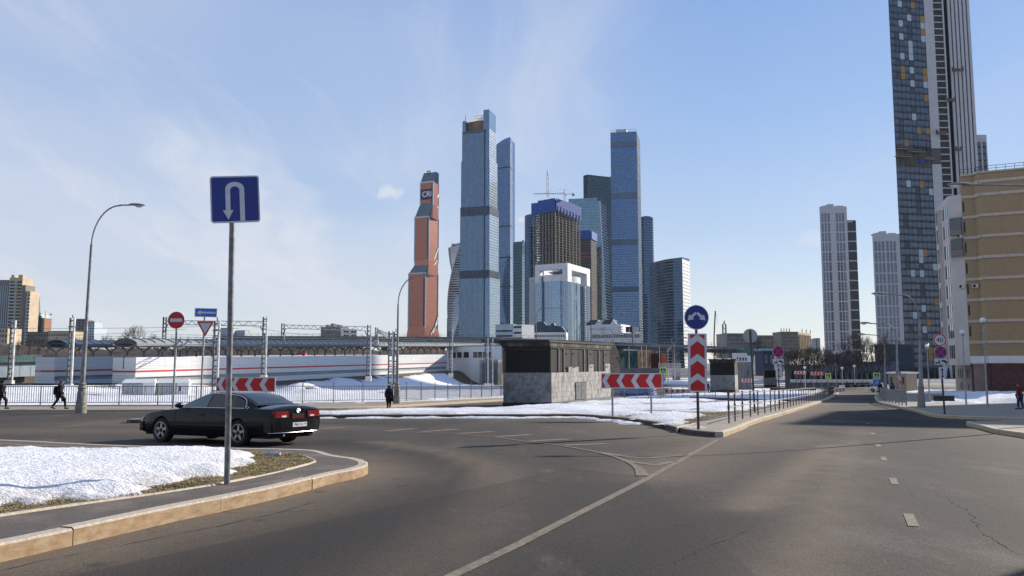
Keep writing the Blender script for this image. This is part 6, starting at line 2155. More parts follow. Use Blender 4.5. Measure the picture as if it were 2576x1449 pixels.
for i in range(4):
 mb = MB()
 WL6.box(mb, WL6.L * i / 4 - (1.4 if i == 0 else 0) + 0.15, WL6.L * (i + 1) / 4 - 0.1, zat(536 - i * 1.5, D6), zat(505 - i * 0.8 - (4 if i > 0 else 0), D6), 0.5, 1.4)
 mb.build('formwork_panel', M_FORM, T)
for i in range(8):
 a, b = WR6.L * i / 8, WR6.L * (i + 1) / 8
 low = (529, 531, 536, 540, 543, 546, 550, 553)[i]
 up_ = (500, 503, 506, 508, 510, 513, 517, 521)[i]
 Yd = WR6.pt((a + b) / 2, 0).y
 mb = MB()
 WR6.box(mb, a + 0.1, b - 0.1 + (0.8 if i == 7 else 0), zat(low, Yd), zat(up_, Yd), 0.5, 1.4)
 pnl = mb.build('formwork_panel', M_FORM, T)
 if i % 1 == 0:
  mb = MB()
  WR6.box(mb, a + (b - a) * 0.45, a + (b - a) * 0.7, zat(low + 5, Yd), zat(low - 11, Yd), 1.45, 1.9)
  mb.build('hanging_platform', M_FORM, pnl)
MB().prism(shr(0.75), ztop + 6.01, zat(500, D6)).build('top_deck', M_CONCD, T)
MB().prism([tuple(cen + (Vector(p) - cen) * 0.35) for p in S], zat(500, D6) + 0.01, zat(494, D6)).build('core_top', M_CONC, T)
def lattice_mast(mb, p, h, w, seg=2.5):
 x, y, z = p
 for sx_ in (-1, 1):
  for sy_ in (-1, 1):
   mb.box(x + sx_ * w / 2 - 0.14, x + sx_ * w / 2 + 0.14, y + sy_ * w / 2 - 0.14, y + sy_ * w / 2 + 0.14, z, z + h)
 k = int(h / seg)
 for i in range(k):
  a = 1 if i % 2 else -1
  mb.beam((x - a * w / 2, y - w / 2, z + i * seg), (x + a * w / 2, y - w / 2, z + (i + 1) * seg), 0.16, 0.16, (0, 1, 0))
 return mb
def tower_crane(label, base, h, jib, cj, mast_m, jib_m, ang, w=2.0, peak=6.0):
 t = thing('tower_crane', label, 'crane', base)
 lattice_mast(MB(), base, h, w).build('mast', mast_m, t)
 x, y, z = base
 top = z + h
 u = Vector((math.cos(ang), math.sin(ang), 0))
 c = Vector((x, y, top))
 mb = MB()
 a, b = c - u * cj, c + u * jib
 mb.beam(a, b, 0.7, 0.35).beam(c + Vector((0, 0, 1.4)), b + Vector((0, 0, 0.3)), 0.3, 0.3)
 n = int(jib / 3)
 for i in range(n):
  q0, q1 = c + u * (jib * i / n), c + u * (jib * (i + 1) / n)
  hh = 1.4 * (1 - i / n) + 0.3
  mb.beam(q0, q1 + Vector((0, 0, hh * 0.9)), 0.2, 0.2)
 mb.build('jib', jib_m, t)
 MB().cyl(c, c + Vector((0, 0, peak)), 0.7, 0.2, 6).beam(c + Vector((0, 0, peak)), c + u * jib * 0.7 + Vector((0, 0, 1)), 0.14, 0.14).beam(c + Vector((0, 0, peak)), a, 0.14, 0.14).build('apex', mast_m, t)
 q = a + u * 1.5
 MB().box(q.x - 1.4, q.x + 1.4, q.y - 1, q.y + 1, top - 2.2, top + 0.3).build('counterweight', M_CRANEG, t)
 MB().box(x + 0.8, x + 2.4, y - 1.2, y + 0.4, top - 2.0, top).build('cab', M_STEELW, t)
 return t
b = P(1377.5, 497, D6 + 20)
t = thing('tower_crane', 'red and white lattice mast of a climbing crane on the unfinished tower', 'crane', b)
hM = zat(440, D6 + 20) - b.z
for i in range(8):
 lattice_mast(MB(), (b.x, b.y, b.z + hM * i / 8), hM / 8, 2.1, 1.6).build('mast_section', M_CRANER if i % 2 == 0 else M_STEELW, t)
MB().cyl((b.x, b.y, b.z + hM), (b.x, b.y, b.z + hM + 6), 1.0, 0.2, 6).build('apex', M_CRANEG, t)
b = P(1420, 512, D6 + 16)
tower_crane('tower crane with a long flat jib over the blue formwork', b, zat(488, D6 + 16) - b.z, 37, 12, M_CRANER, M_CRANEG, math.pi, 1.6, 6)
# ---- 7. second unfinished tower, lower
D7 = 985
T = thing('skyscraper', 'lower unfinished dark tower with a blue wrapped top in front of the pale teal tower', 'skyscraper', (*pxy(1480, D7), ZG))
S = footprint(pxy(1440, D7 + 6), pxy(1489, D7), pxy(1503, D7 + 24))
zt7 = zat(600, D7)
MB().prism([tuple(Vector(p)) for p in S], ZG - 1, zt7).build('shell', M_CONCD, T)
mb = MB()
for W in (Wall(S[0], S[1]), Wall(S[1], S[2])):
 for i in range(24):
  W.box(mb, 0, W.L, zt7 - 3.3 * i - 0.5, zt7 - 3.3 * i, -0.1, 0.5)
mb.build('slab_edges', pm('slab_grey', (0.15, 0.16, 0.18), 0.8, var=0.2), T, kind='stuff')
for i in range(4):
 W = Wall(S[0], S[1])
 mb = MB()
 W.box(mb, W.L * i / 4 + 0.1, W.L * (i + 1) / 4 - 0.1, zat(601, D7), zat(579, D7), -1, 1.2)
 mb.build('formwork_panel', M_FORM, T)
W = Wall(S[1], S[2])
mb = MB()
W.box(mb, 0.1, W.L, zat(601, D7), zat(581, D7), -1, 1.2)
mb.build('formwork_panel', M_FORM, T)
for y in (635, 645):
 mb = MB()
 W = Wall(S[0], S[1])
 W.box(mb, 0, W.L, zat(y + 4, D7), zat(y, D7), 0.55, 0.75)
 mb.build('red_netting', pm('red_net', (0.32, 0.06, 0.09), 0.9, var=0.3), T)
# ---- 8. pale teal tower with a slanted right edge
D8 = 1060
T = thing('skyscraper', 'pale teal glass tower whose striped right edge slants outwards to the ground', 'skyscraper', (*pxy(1480, D8), ZG))
top = footprint(pxy(1424, D8 + 10), pxy(1513, D8), pxy(1528, D8 + 30))
bot = footprint(pxy(1424, D8 + 10), pxy(1531, D8), pxy(1544, D8 + 30))
zt8 = zat(505, D8)
MB().loft([r3(bot, ZG - 1), r3(top, zt8)]).build('shaft', GL_GREEN, T)
MB().prism([tuple(Vector(top[0]).lerp(Vector(top[1]), 0.1)), tuple(Vector(top[0]).lerp(Vector(top[1]), 0.92)), tuple(Vector(top[3]).lerp(Vector(top[2]), 0.92)), tuple(Vector(top[3]).lerp(Vector(top[2]), 0.1))], zt8 + 0.01, zat(497, D8)).build('roof_plant', GL_GREEN, T)
mb, mb2 = MB(), MB()
nf = 56
for i in range(nf):
 f0 = i / nf
 z = ZG + (zt8 - ZG) * f0
 row = [tuple(Vector(a).lerp(Vector(b), f0)) for a, b in zip(bot, top)]
 Wall(row[0], row[1]).box(mb, 0, math.dist(row[0], row[1]), z - 0.25, z + 0.25, -0.1, 0.25)
 Wall(row[1], row[2]).box(mb2, 0, math.dist(row[1], row[2]), z - 0.55, z + 0.55, -0.1, 0.35)
mb.build('floor_bands', M_FIN, T, kind='stuff', recalc=False)
mb2.build('edge_stripes', M_STEELW, T, kind='stuff', recalc=False)
p0, p1 = Vector((*bot[1], ZG)), Vector((*top[1], zt8))
MB().beam(p0, p1, 1.4, 1.4).build('corner_fin', M_STEELW, T)
# ---- 9. dark green slab behind
D9 = 1320
T = thing('skyscraper', 'dark green glass slab tower seen behind the tall striped tower', 'skyscraper', (*pxy(1505, D9), ZG))
S = footprint(pxy(1471.5, D9 + 8), pxy(1482, D9), pxy(1546, D9 + 20))
MB().prism(S, ZG - 1, zat(439, D9)).build('shaft', GL_TEAL, T)
for W in (Wall(S[0], S[1]), Wall(S[1], S[2])):
 grid(T, W, zat(860, D9), zat(441, D9), 4.0, 5.5, band=0.6, bd=0.2, mh=M_BANDD, mv=M_BANDD, mw=0.35)
b = Vector((*S[2], zat(441, D9)))
MB().beam(b + Vector((-6, -1, 0)), b + Vector((2, -1, 7)), 0.8, 0.8).build('roof_boom', M_CRANEG, T)
# ---- 10. tall tower of stacked panes
D10 = 1100
T = thing('skyscraper', 'tall slim glass skyscraper with rows of staggered panes and four dark bands', 'skyscraper', (*pxy(1580, D10), ZG))
S = footprint(pxy(1542, D10 + 6), pxy(1609.5, D10), pxy(1617, D10 + 40))
zt10 = zat(331, D10)
MB().prism(S, ZG - 1, zt10).build('shaft', GL_BLUE, T)
WF, WS = Wall(S[0], S[1]), Wall(S[1], S[2])
mb = MB()
WS.box(mb, 0.05, WS.L, ZG, zt10 - 0.5, 0.02, 0.35)
mb.build('pale_side', GL_PALE, T)
bands = [(354.5, 369), (484, 499), (602, 616), (721, 734)]
mb, mv = MB(), MB()
fl = 3.55
nf = int((zt10 - ZG) / fl)
for i in range(nf + 1):
 z = zt10 - fl * i
 y = H0 - (z - CAMZ) * F / D10
 if any(a < y < b for a, b in bands):
  continue
 WF.box(mb, 0, WF.L, z - 0.45, z + 0.25, -0.05, 0.22)
 k = 14
 for j in range(k):
  if rng.random() < 0.62:
   s = WF.L * (j + rng.uniform(0.1, 0.9)) / k
   WF.box(mv, s - 0.22, s + 0.22, z - fl + 0.3, z - 0.45, -0.05, 0.2)
mb.build('floor_bands', M_FIN, T, kind='stuff', recalc=False)
mv.build('staggered_mullions', M_FIN, T, kind='stuff', recalc=False)
for a, b in bands:
 mb = MB()
 for W in (WF,):
  W.box(mb, 0, W.L, zat(b, D10), zat(a, D10), -0.05, 0.3)
 bd_ = mb.build('louvre_band', pm('band_navy', (0.06, 0.085, 0.13), 0.5, metal=0.3, var=0.15), T)
 mb = MB()
 for j in range(44):
  s = WF.L * (j + 0.5) / 44
  WF.box(mb, s - 0.25, s + 0.25, zat(b, D10) + 0.3, zat(a, D10) - 0.3, 0.3, 0.55)
 mb.build('fins', M_FIN, bd_, kind='stuff', recalc=False)
mb = MB()
for j in range(18):
 s = WF.L * j / 17
 WF.box(mb, s - 0.15, s + 0.15, zt10, zt10 + 4, -0.3, 0)
WF.box(mb, 0, WF.L, zt10 + 3.7, zt10 + 4, -0.3, 0)
mb.build('roof_rail', M_FINL, T, kind='stuff', recalc=False)
MB().prism([tuple(Vector(S[0]).lerp(Vector(S[1]), 0.22)), tuple(Vector(S[0]).lerp(Vector(S[1]), 0.62)), tuple(Vector(S[3]).lerp(Vector(S[2]), 0.62)), tuple(Vector(S[3]).lerp(Vector(S[2]), 0.22))], zt10 + 0.01, zt10 + 4.5).build('roof_plant', M_FINL, T)
grid(T, Wall(WS.pt(0, 0, 0.36)[:2], WS.pt(WS.L, 0, 0.36)[:2]), ZG, zt10, 3.55, 6, band=0.5, bd=0.15, mh=M_FINL, mv=M_FIN, mw=0.3)
# ---- 11. rounded dark tower
D11 = 1230
T = thing('skyscraper', 'rounded dark blue tower with thin floor bands, right of the staggered pane tower', 'skyscraper', (*pxy(1632, D11), ZG))
cx_, cy_ = pxy(1628.5, D11)
rx = 20 * D11 / F
ell = lambda f: [(cx_ + rx * f * abs(math.cos(t)) ** 0.6 * (1 if math.cos(t) > 0 else -1), cy_ + rx * f * 0.9 * math.sin(t)) for t in [2 * math.pi * i / 28 for i in range(28)]]
zt = lambda x, y: zat(552, D11) + 3.5 * math.cos((x - cx_) / rx * 1.4)
MB().prism(ell(1.0), lambda x, y: ZG - 1, zt).build('shaft', GL_NAVY, T)
mb = MB()
for i in range(56):
 z = ZG + 4.0 + (zat(553, D11) - ZG - 4) * i / 56
 mb.loft([r3(ell(1.012), z - 0.4), r3(ell(1.012), z + 0.4)], cap=False)
mb.build('floor_bands', pm('band_blue', (0.16, 0.26, 0.36), 0.4, metal=0.4, var=0.1), T, kind='stuff', recalc=False)
T = thing('skyscraper', 'rounded dark navy tower seen just left of the unfinished concrete tower', 'skyscraper', (*pxy(1333, 1010), ZG))
cx_, cy_ = pxy(1335, 1010)
rx = 14.5 * 1010 / F
MB().prism(ell(1.0), lambda x, y: ZG - 1, lambda x, y: zat(541, 1010) + 1.5 * (x - cx_) / rx).build('shaft', GL_NAVY, T)
mb = MB()
for i in range(50):
 z = ZG + 4.0 + (zat(543, 1010) - ZG - 4) * i / 50
 mb.loft([r3(ell(1.012), z - 0.3), r3(ell(1.012), z + 0.3)], cap=False)
mb.build('floor_bands', M_FIN, T, kind='stuff', recalc=False)
# ---- 12. wedge shaped building with a sunlit white end
D12 = 930
T = thing('office_block', 'wedge shaped dark glass block with a sunlit white windowed end wall', 'office building', (*pxy(1700, D12), ZG))
pl12 = [(1637, D12 + 62), (1655, D12 + 34), (1676, D12 + 14), (1697, D12 + 4), (1720, D12), (1738.7, D12 + 30)]
fr = [pxy(x, Y) for x, Y in pl12]
tops = {0: 663, 1: 658, 2: 653, 3: 650, 4: 647, 5: 651}
zts = [zat(tops[i], pl12[i][1]) for i in range(6)]
back = [(fr[5][0] + 6, fr[5][1] + 40), (fr[0][0] + 20, fr[0][1] + 30)]
mb = MB()
ring0 = [(p[0], p[1], ZG - 1) for p in fr + back]
ring1 = [(p[0], p[1], z) for p, z in zip(fr + back, zts + [zts[5] - 3, zts[0] - 2])]
mb.loft([ring0, ring1]).build('shaft', GL_NAVY, T)
mbw, mbd = MB(), MB()
nf = 36
rq = random.Random(12)
for i in range(nf):
 f0 = (i + 0.4) / nf
 for k in range(3):
  W = Wall(fr[k], fr[k + 1])
  z = ZG + (min(zts[k], zts[k + 1]) - ZG) * f0
  W.box(mbw, 0, W.L, z - 0.45, z + 0.25, -0.1, 0.3)
 W = Wall(fr[3], fr[4])
 z = ZG + (zts[3] - ZG) * f0
 W.box(mbd, 0, W.L, z - 0.4, z + 0.3, -0.1, 0.15)
mbw.build('floor_bands', M_FINM, T, kind='stuff', recalc=False)
mbd.build('floor_bands', M_FIN, T, kind='stuff', recalc=False)
W = Wall(fr[4], fr[5])
mb = MB()
W.box(mb, 0.05, W.L, ZG, zts[5] - 4, 0.02, 0.4)
mb.build('white_end_wall', M_WHITEC, T)
mb = MB()
for i in range(30):
 z = ZG + (zts[5] - 6 - ZG) * i / 30
 for j in range(5):
  s = W.L * (j + 0.25 + 0.25 * (i % 2)) / 5.3
  W.box(mb, s, s + W.L / 11, z + 0.8, z + 2.2, 0.38, 0.45)
mb.build('windows', M_BANDD, T, kind='stuff', recalc=False)
# ---- 13. white arch-framed office tower, the nearest of the group
D13 = 600
T = thing('office_tower', 'white framed office tower with square arch tops and mirror glass, nearest of the group', 'office building', (*pxy(1428, D13), ZG))
L13, M13, R13 = pxy(1346.5, D13 + 14), pxy(1429, D13), pxy(1486, D13 + 42)
WL, WR = Wall(L13, M13), Wall(M13, R13)
S = footprint(L13, M13, R13)
zy = lambda y: zat(y, D13 + 6)
zG, zT = zy(710), zy(663.5)
u, v = Vector(WL.u), Vector(WR.u)
# glass body with a deep recess in its right face
Pq = lambda a, b: tuple(Vector(M13) - u * a + v * b)
rec = 5.0
body = [Pq(WL.L, 0), Pq(0, 0), Pq(0, WR.L * 0.175), Pq(rec, WR.L * 0.175), Pq(rec, WR.L * 0.845), Pq(0, WR.L * 0.845), Pq(0, WR.L), Pq(WL.L, WR.L)]
MB().prism(body, ZG - 1, zG).build('glass_body', GL_SKY, T)
M_GRIDB = pm('grid_blue', (0.075, 0.12, 0.19), 0.5, metal=0.3, var=0.1)
grid(T, WL, ZG, zG, 1.9, 1.7, band=0.16, bd=0.12, mh=M_GRIDB, mv=M_GRIDB, mw=0.16, md=0.14)
grid(T, WR, ZG, zG, 1.9, 1.7, band=0.14, bd=0.12, mh=M_GRIDB, mv=M_GRIDB, mw=0.14, md=0.14, s1=WR.L * 0.175)
grid(T, WR, ZG, zG, 1.9, 1.7, band=0.14, bd=0.12, mh=M_GRIDB, mv=M_GRIDB, mw=0.14, md=0.14, s0=WR.L * 0.845)
wc = WL.L
def white_block(nm, a0, a1, b0, b1, z0, z1, m=None):
 return MB().prism([Pq(a1, b0), Pq(a0, b0), Pq(a0, b1), Pq(a1, b1)], z0, z1).build(nm, m or M_WHITEC, T)
d = 0.06
white_block('corner_pier', -d, wc * 0.155, -d, WR.L * 0.175, zG + 0.02, zT)
white_block('left_pier', wc * 0.845, wc + d, -d, 6, zG + 0.02, zT)
white_block('right_pier', -d, 6, WR.L * 0.845, WR.L + d, zG + 0.02, zT)
white_block('left_lintel', wc * 0.155 + 0.01, wc * 0.845 - 0.01, -d, 6, zy(678), zT)
white_block('right_lintel', -d, 6, WR.L * 0.175 + 0.01, WR.L * 0.845 - 0.01, zy(679), zT)
white_block('upper_wall', wc * 0.155 + 0.01, wc * 0.845 - 0.01, 0.5, 6, zG + 0.02, zy(691))
white_block('back_frame', wc * 0.155, wc, WR.L - 5, WR.L, zG + 0.02, zT)
white_block('back_pier', wc - 5, wc, 6.02, WR.L - 5.02, zG + 0.02, zT - 0.5)
# slanted roof planes seen through the left opening
q = lambda a, b, z: (*Pq(a, b), z)
MB().add([q(wc * 0.70, 7, zy(681)), q(wc * 0.36, 7, zy(677)), q(wc * 0.42, 16, zy(689)), q(wc * 0.70, 12, zy(683.5)),
  q(wc * 0.70, 7, zy(682)), q(wc * 0.36, 7, zy(678)), q(wc * 0.42, 16, zy(690)), q(wc * 0.70, 12, zy(684.5))],
  [(0, 1, 2, 3), (7, 6, 5, 4), (0, 4, 5, 1), (1, 5, 6, 2), (2, 6, 7, 3), (3, 7, 4, 0)]).build('slanted_canopy', M_WHITEC, T)
MB().prism([Pq(wc * 0.60, 9), Pq(wc * 0.16, 9), Pq(wc * 0.16, 12), Pq(wc * 0.60, 12)], zy(691), zy(677)).build('roof_plant', M_GRIDB, T)
# curved glass bay on the left face
a0, a1 = wc * 0.155, wc * 0.735
arc = [Pq(a1 + (a0 - a1) * i / 12, -3.0 * math.sin(math.pi * i / 12) ** 0.6) for i in range(13)]
bay = arc + [Pq(a0, 0.4), Pq(a1, 0.4)]
MB().prism(bay, ZG - 1, zy(708)).build('curved_bay', GL_SKY, T)
MB().prism([(p[0], p[1]) for p in bay], zy(708) + 0.01, zy(692)).build('bay_crown', M_WHITEC, T)
mb = MB()
for i in range(12):
 W = Wall(arc[i], arc[i + 1])
 for z in np.arange(ZG, zy(708), 1.9):
  W.box(mb, 0, W.L, z - 0.07, z + 0.07, -0.03, 0.1)
 W.box(mb, 0, 0.14, ZG, zy(708), -0.03, 0.12)
mb.build('bay_grid', pm('grid_pale_blue', (0.17, 0.26, 0.38), 0.5, metal=0.3, var=0.1), T, kind='stuff', recalc=False)
mb = MB()
WL.box(mb, wc - a1 - 1.6, wc - a1 - 0.2, ZG, zy(694), 0.1, 0.25)
mb.build('dark_recess_strip', M_GRIDB, T)
# round glass drum in the recess of the right face
b0, b1 = WR.L * 0.20, WR.L * 0.76
arc = [Pq(rec - 4.6 * math.sin(math.pi * i / 12) ** 0.7, b0 + (b1 - b0) * i / 12) for i in range(13)]
drum = arc + [Pq(rec + 1, b1), Pq(rec + 1, b0)]
MB().prism(drum, ZG - 1, zy(708)).build('glass_drum', GL_PALE, T)
MB().prism(drum, zy(708) + 0.01, zy(692)).build('drum_crown', M_WHITEC, T)
mb = MB()
for i in range(12):
 W = Wall(arc[i], arc[i + 1])
 for z in np.arange(ZG, zy(708), 1.9):
  W.box(mb, 0, W.L, z - 0.06, z + 0.06, -0.03, 0.08)
 W.box(mb, 0, 0.12, ZG, zy(708), -0.03, 0.1)
mb.build('drum_grid', M_GRIDB, T, kind='stuff', recalc=False)
mb = MB()
for i in range(12):
 p_ = Pq(3.0, WR.L * (0.25 + 0.4 * i / 11))
 mb.box(p_[0] - 0.15, p_[0] + 0.15, p_[1] - 0.15, p_[1] + 0.15, zy(692), zy(684))
mb.build('roof_fins', M_GRIDB, T, kind='stuff')
mb = MB()
for i in range(36):
 z = ZG + (zG - ZG) * i / 36
 for s in (WR.L * 0.178, WR.L * 0.80):
  WR.box(mb, s, s + 1.4, z + 0.3, z + 1.6, -2.2, -0.3)
mb.build('stacked_balconies', M_WHITEC, T, kind='stuff', recalc=False)
# lower annex with white ribs on its left
A_, B_ = pxy(1333.5, D13 + 26), pxy(1346, D13 + 19)
S2_ = footprint(A_, B_, (B_[0] + 4, B_[1] + 18))
MB().prism(S2_, ZG - 1, zy(692)).build('left_annex', GL_NAVY, T)
W = Wall(A_, B_)
mb = MB()
for i in range(6):
 s = W.L * i / 5
 W.box(mb, s - 0.25, s + 0.25, ZG, zy(692), -0.05, 0.5)
mb.build('white_ribs', M_WHITEC, T, kind='stuff')
# ================================================================== RIGHT HAND TOWERS
# ---- 20. very tall residential tower
D20 = 330
M_DPAN = pm('panel_charcoal', (0.030, 0.036, 0.048), 0.5, metal=0.1, var=0.2, scale=0.3)
M_DPAN2 = pm('panel_slate', (0.065, 0.075, 0.092), 0.5, metal=0.1, var=0.15, scale=0.3)
M_WPAN = glass_tower('window_grey', (0.105, 0.12, 0.15), cell=(1.2, 1.2, 1.5), metal=0.35, rough=0.2, var=0.3)
M_OCHRE = pm('panel_ochre', (0.36, 0.20, 0.06), 0.6, var=0.12)
M_PALEP = pm('panel_pale', (0.42, 0.50, 0.54), 0.5, var=0.1)
M_WSTRIP = pm('cladding_white', (0.47, 0.465, 0.48), 0.7, var=0.05, scale=0.6)
M_LOGG = pm('loggia_dark', (0.035, 0.033, 0.032), 0.6, var=0.3, scale=0.6)
T = thing('residential_tower', 'towering charcoal apartment tower with ochre panels, white strip and scaffolding, cut by the frame', 'tower block', (*pxy(2320, D20), ZG))
YY = 300
p20 = lambda x, Y=D20: (P(x, YY, Y).x, Y)
A, B = p20(2249, D20 - 3), p20(2338, D20 + 1)
Wd = Wall(A, B)
Ww = Wall(B, p20(2387.5, D20 + 1.2))
Wr = Wall(p20(2400, D20 + 3), p20(2450, D20 + 2.4))
Ws = Wall(p20(2387.5, D20 + 4.5), p20(2400, D20 + 4.5))
zt20 = 180.0
MB().prism([A, B, p20(2387.5, D20 + 1.2), p20(2387.5, D20 + 6), p20(2400, D20 + 6), p20(2400, D20 + 3), p20(2450, D20 + 2.4), p20(2450, D20 + 24), p20(2260, D20 + 24)], ZG - 1, zt20).build('wall', M_DPAN, T)
FL = 2.96
nfl = int((zt20 - ZG) / FL)
cw = Wd.L / 8
wm1 = shared(MB().box(0.10, cw - 0.10, -0.12, 0.05, 0.75, FL - 0.16), 'window', M_WPAN)
wm2 = shared(MB().box(0.10, 2 * cw - 0.10, -0.12, 0.05, 0.75, FL - 0.16), 'window', M_WPAN)
sp1 = MB()
ocm = shared(MB().box(0.05, cw - 0.05, -0.14, 0.05, 0.06, FL - 0.06), 'ochre_panel', M_OCHRE)
pam = shared(MB().box(0.05, cw - 0.05, -0.14, 0.05, 0.06, FL - 0.06), 'pale_panel', M_PALEP)
rr = random.Random(20)
y_of = lambda z: H0 - (z - CAMZ) * F / D20
nwin = 0
rest = MB()
for f in range(nfl - 1, -1, -1):
 z = ZG + 4 + FL * f
 y = y_of(z)
 if y < -40:
  continue
 raw = 378 < y < 425
 c = 0
 while c < 8:
  if raw:
   c += 1
   continue
  t = rr.random()
  pos = Wd.pt(c * cw, z)
  if c in (2, 5, 7) and t < 0.11:
   place('ochre_panel', ocm, T, pos, Wd.ang)
   c += 1
  elif c in (2, 4, 7) and t < 0.20:
   place('pale_panel', pam, T, pos, Wd.ang)
   c += 1
  elif c in (0, 2, 5) and t < 0.60 and c < 7:
   place('window', wm2, T, pos, Wd.ang)
   nwin += 1
   Wd.box(sp1, c * cw + 0.1, (c + 2) * cw - 0.1, z + 0.1, z + 0.68, 0.0, 0.08)
   c += 2
  elif c in (1, 4) and t < 0.75:
   Wd.box(sp1, c * cw + 0.12, (c + 1) * cw - 0.12, z + 0.12, z + FL - 0.12, 0.0, 0.07)
   c += 1
  else:
   if nwin < 290:
    place('window', wm1, T, pos, Wd.ang)
    nwin += 1
   else:
    Wd.box(rest, c * cw + 0.1, (c + 1) * cw - 0.1, z + 0.75, z + FL - 0.16, -0.05, 0.12)
   Wd.box(sp1, c * cw + 0.12, (c + 1) * cw - 0.12, z + 0.12, z + 0.66, 0.0, 0.07)
   c += 1
sp1.build('slate_panels', M_DPAN2, T, kind='stuff', recalc=False)
if rest.v:
 rest.build('far_windows', M_WPAN, T, kind='stuff', recalc=False)
mb = MB()
for f in range(nfl):
 z = ZG + 4 + FL * f
 if y_of(z) > -40 and not 378 < y_of(z) < 425:
  Wd.box(mb, 0, Wd.L, z - 0.05, z + 0.06, 0.0, 0.16)
for c in range(9):
 Wd.box(mb, c * cw - 0.05, c * cw + 0.05, ZG, zt20, 0.0, 0.15)
mb.build('panel_joints', pm('joint_black', (0.012, 0.014, 0.018), 0.6), T, kind='stuff', recalc=False)
# bare storey with scaffolding
ra, rb = zat(425, D20), zat(380, D20)
mb = MB()
Wd.box(mb, 0.1, Wd.L - 0.1, ra, rb, 0.0, 0.10)
mb.build('bare_storey', pm('bare_wall', (0.085, 0.078, 0.055), 0.9, var=0.35, scale=0.5, dirt=(0.16, 0.15, 0.14), dirt_amt=0.6, dirt_scale=0.4), T)
for y, s0, s1 in ((381, 0.0, 0.4), (386, 0.3, 0.75), (400, -0.06, 0.35), (402, 0.75, 1.0)):
 mb = MB()
 z = zat(y, D20)
 Wd.box(mb, Wd.L * s0, Wd.L * s1, z, z + 0.25, 0.3, 1.8)
 Wd.box(mb, Wd.L * s0, Wd.L * s1, z + 1.0, z + 1.1, 1.7, 1.8)
 for k in range(5):
  q = Wd.L * (s0 + (s1 - s0) * k / 4)
  Wd.box(mb, q - 0.06, q + 0.06, z, z + 1.1, 1.7, 1.8)
 mb.build('scaffold', pm('scaffold_grey', (0.26, 0.25, 0.24), 0.8, var=0.3), T)
mb = MB()
Wd.box(mb, Wd.L * 0.62, Wd.L * 0.8, zat(410, D20), zat(400, D20), 0.12, 0.3)
mb.build('blue_sheet', M_FORM, T)
# white strip with its column of loggias
mb = MB()
Ww.box(mb, 0, Ww.L * 0.46, zat(372, D20), zt20, 0.0, 0.4)
Ww.box(mb, Ww.L * 0.93, Ww.L, zat(372, D20), zt20, 0.0, 0.4)
mb.build('white_strip', M_WSTRIP, T)
mb = MB()
Ww.box(mb, 0, Ww.L * 0.46, ZG, zat(412, D20), 0.0, 0.4)
Ww.box(mb, Ww.L * 0.93, Ww.L, ZG, zat(372, D20) - 0.02, 0.0, 0.4)
mb.build('white_strip', M_WSTRIP, T)
mb = MB()
for k in range(8):
 s = Ww.L * 0.46 * (k + 0.5) / 8
 Ww.box(mb, s - 0.12, s + 0.12, zat(410, D20), zat(374, D20), 0.0, 0.3)
mb.build('bare_ribs', pm('bare_ribs', (0.20, 0.18, 0.16), 0.9), T, kind='stuff')
lm = shared(MB().box(0.0, Ww.L * 0.44, -0.02, 0.15, 0.42, FL - 0.02), 'loggia', M_LOGG)
bm_ = shared(MB().box(0.0, Ww.L * 0.465, -0.42, 0.05, 0.0, 0.42), 'loggia_parapet', M_WSTRIP)
for f in range(nfl):
 z = ZG + 4 + FL * f
 if -30 < y_of(z) < 900:
  place('loggia', lm, T, Ww.pt(Ww.L * 0.475, z, 0.0), Ww.ang)
  place('loggia_parapet', bm_, T, Ww.pt(Ww.L * 0.462, z, 0.0), Ww.ang)
# glazed slot and the striped right-hand part
mb = MB()
Ws.box(mb, 0, Ws.L, ZG, zt20, -1.4, -1.3 + 0.05)
mb.build('glazed_slot', M_WPAN, T)
for k in range(6):
 s = Wr.L * k / 5
 mb = MB()
 Wr.box(mb, s - 0.52, s + 0.52, ZG, zt20, 0.0, 0.55)
 mb.build('white_fin', M_WSTRIP, T)
mw_, mdk = MB(), MB()
for f in range(nfl):
 z = ZG + 4 + FL * f
 if not -60 < y_of(z) < 940:
  continue
 for k in range(5):
  s = Wr.L * k / 5
  Wr.box(mw_, s + 0.43, s + Wr.L / 5 - 0.43, z + 1.0, z + FL, 0.0, 0.15)
  Wr.box(mdk, s + 0.5, s + Wr.L / 5 - 0.5, z + 0.08, z + 0.95, 0.0, 0.12)
mw_.build('far_windows', M_WPAN, T, kind='stuff', recalc=False)
mdk.build('dark_panels', M_LOGG, T, kind='stuff', recalc=False)
# lower wing at its right
A, B = p20(2452, D20 + 6), p20(2479, D20 + 6)
Wl = Wall(A, B)
zw = zat(339, D20 + 6)
MB().prism([A, B, (B[0], B[1] + 16), (A[0], A[1] + 16)], ZG - 1, zw).build('lower_wing', M_WSTRIP, T)
mw_, mdk = MB(), MB()
for f in range(60):
 z = zw - 3.2 - FL * f
 if z < ZG:
  break
 for k in range(2):
  s = Wl.L * (0.12 + 0.47 * k)
  Wl.box(mw_, s, s + Wl.L * 0.30, z - 1.9, z, -0.05, 0.06)
  Wl.box(mdk, s, s + Wl.L * 0.30, z - FL + 0.1, z - 1.95, -0.05, 0.05)
mw_.build('far_windows', M_WPAN, T, kind='stuff', recalc=False)
mdk.build('dark_panels', M_LOGG, T, kind='stuff', recalc=False)
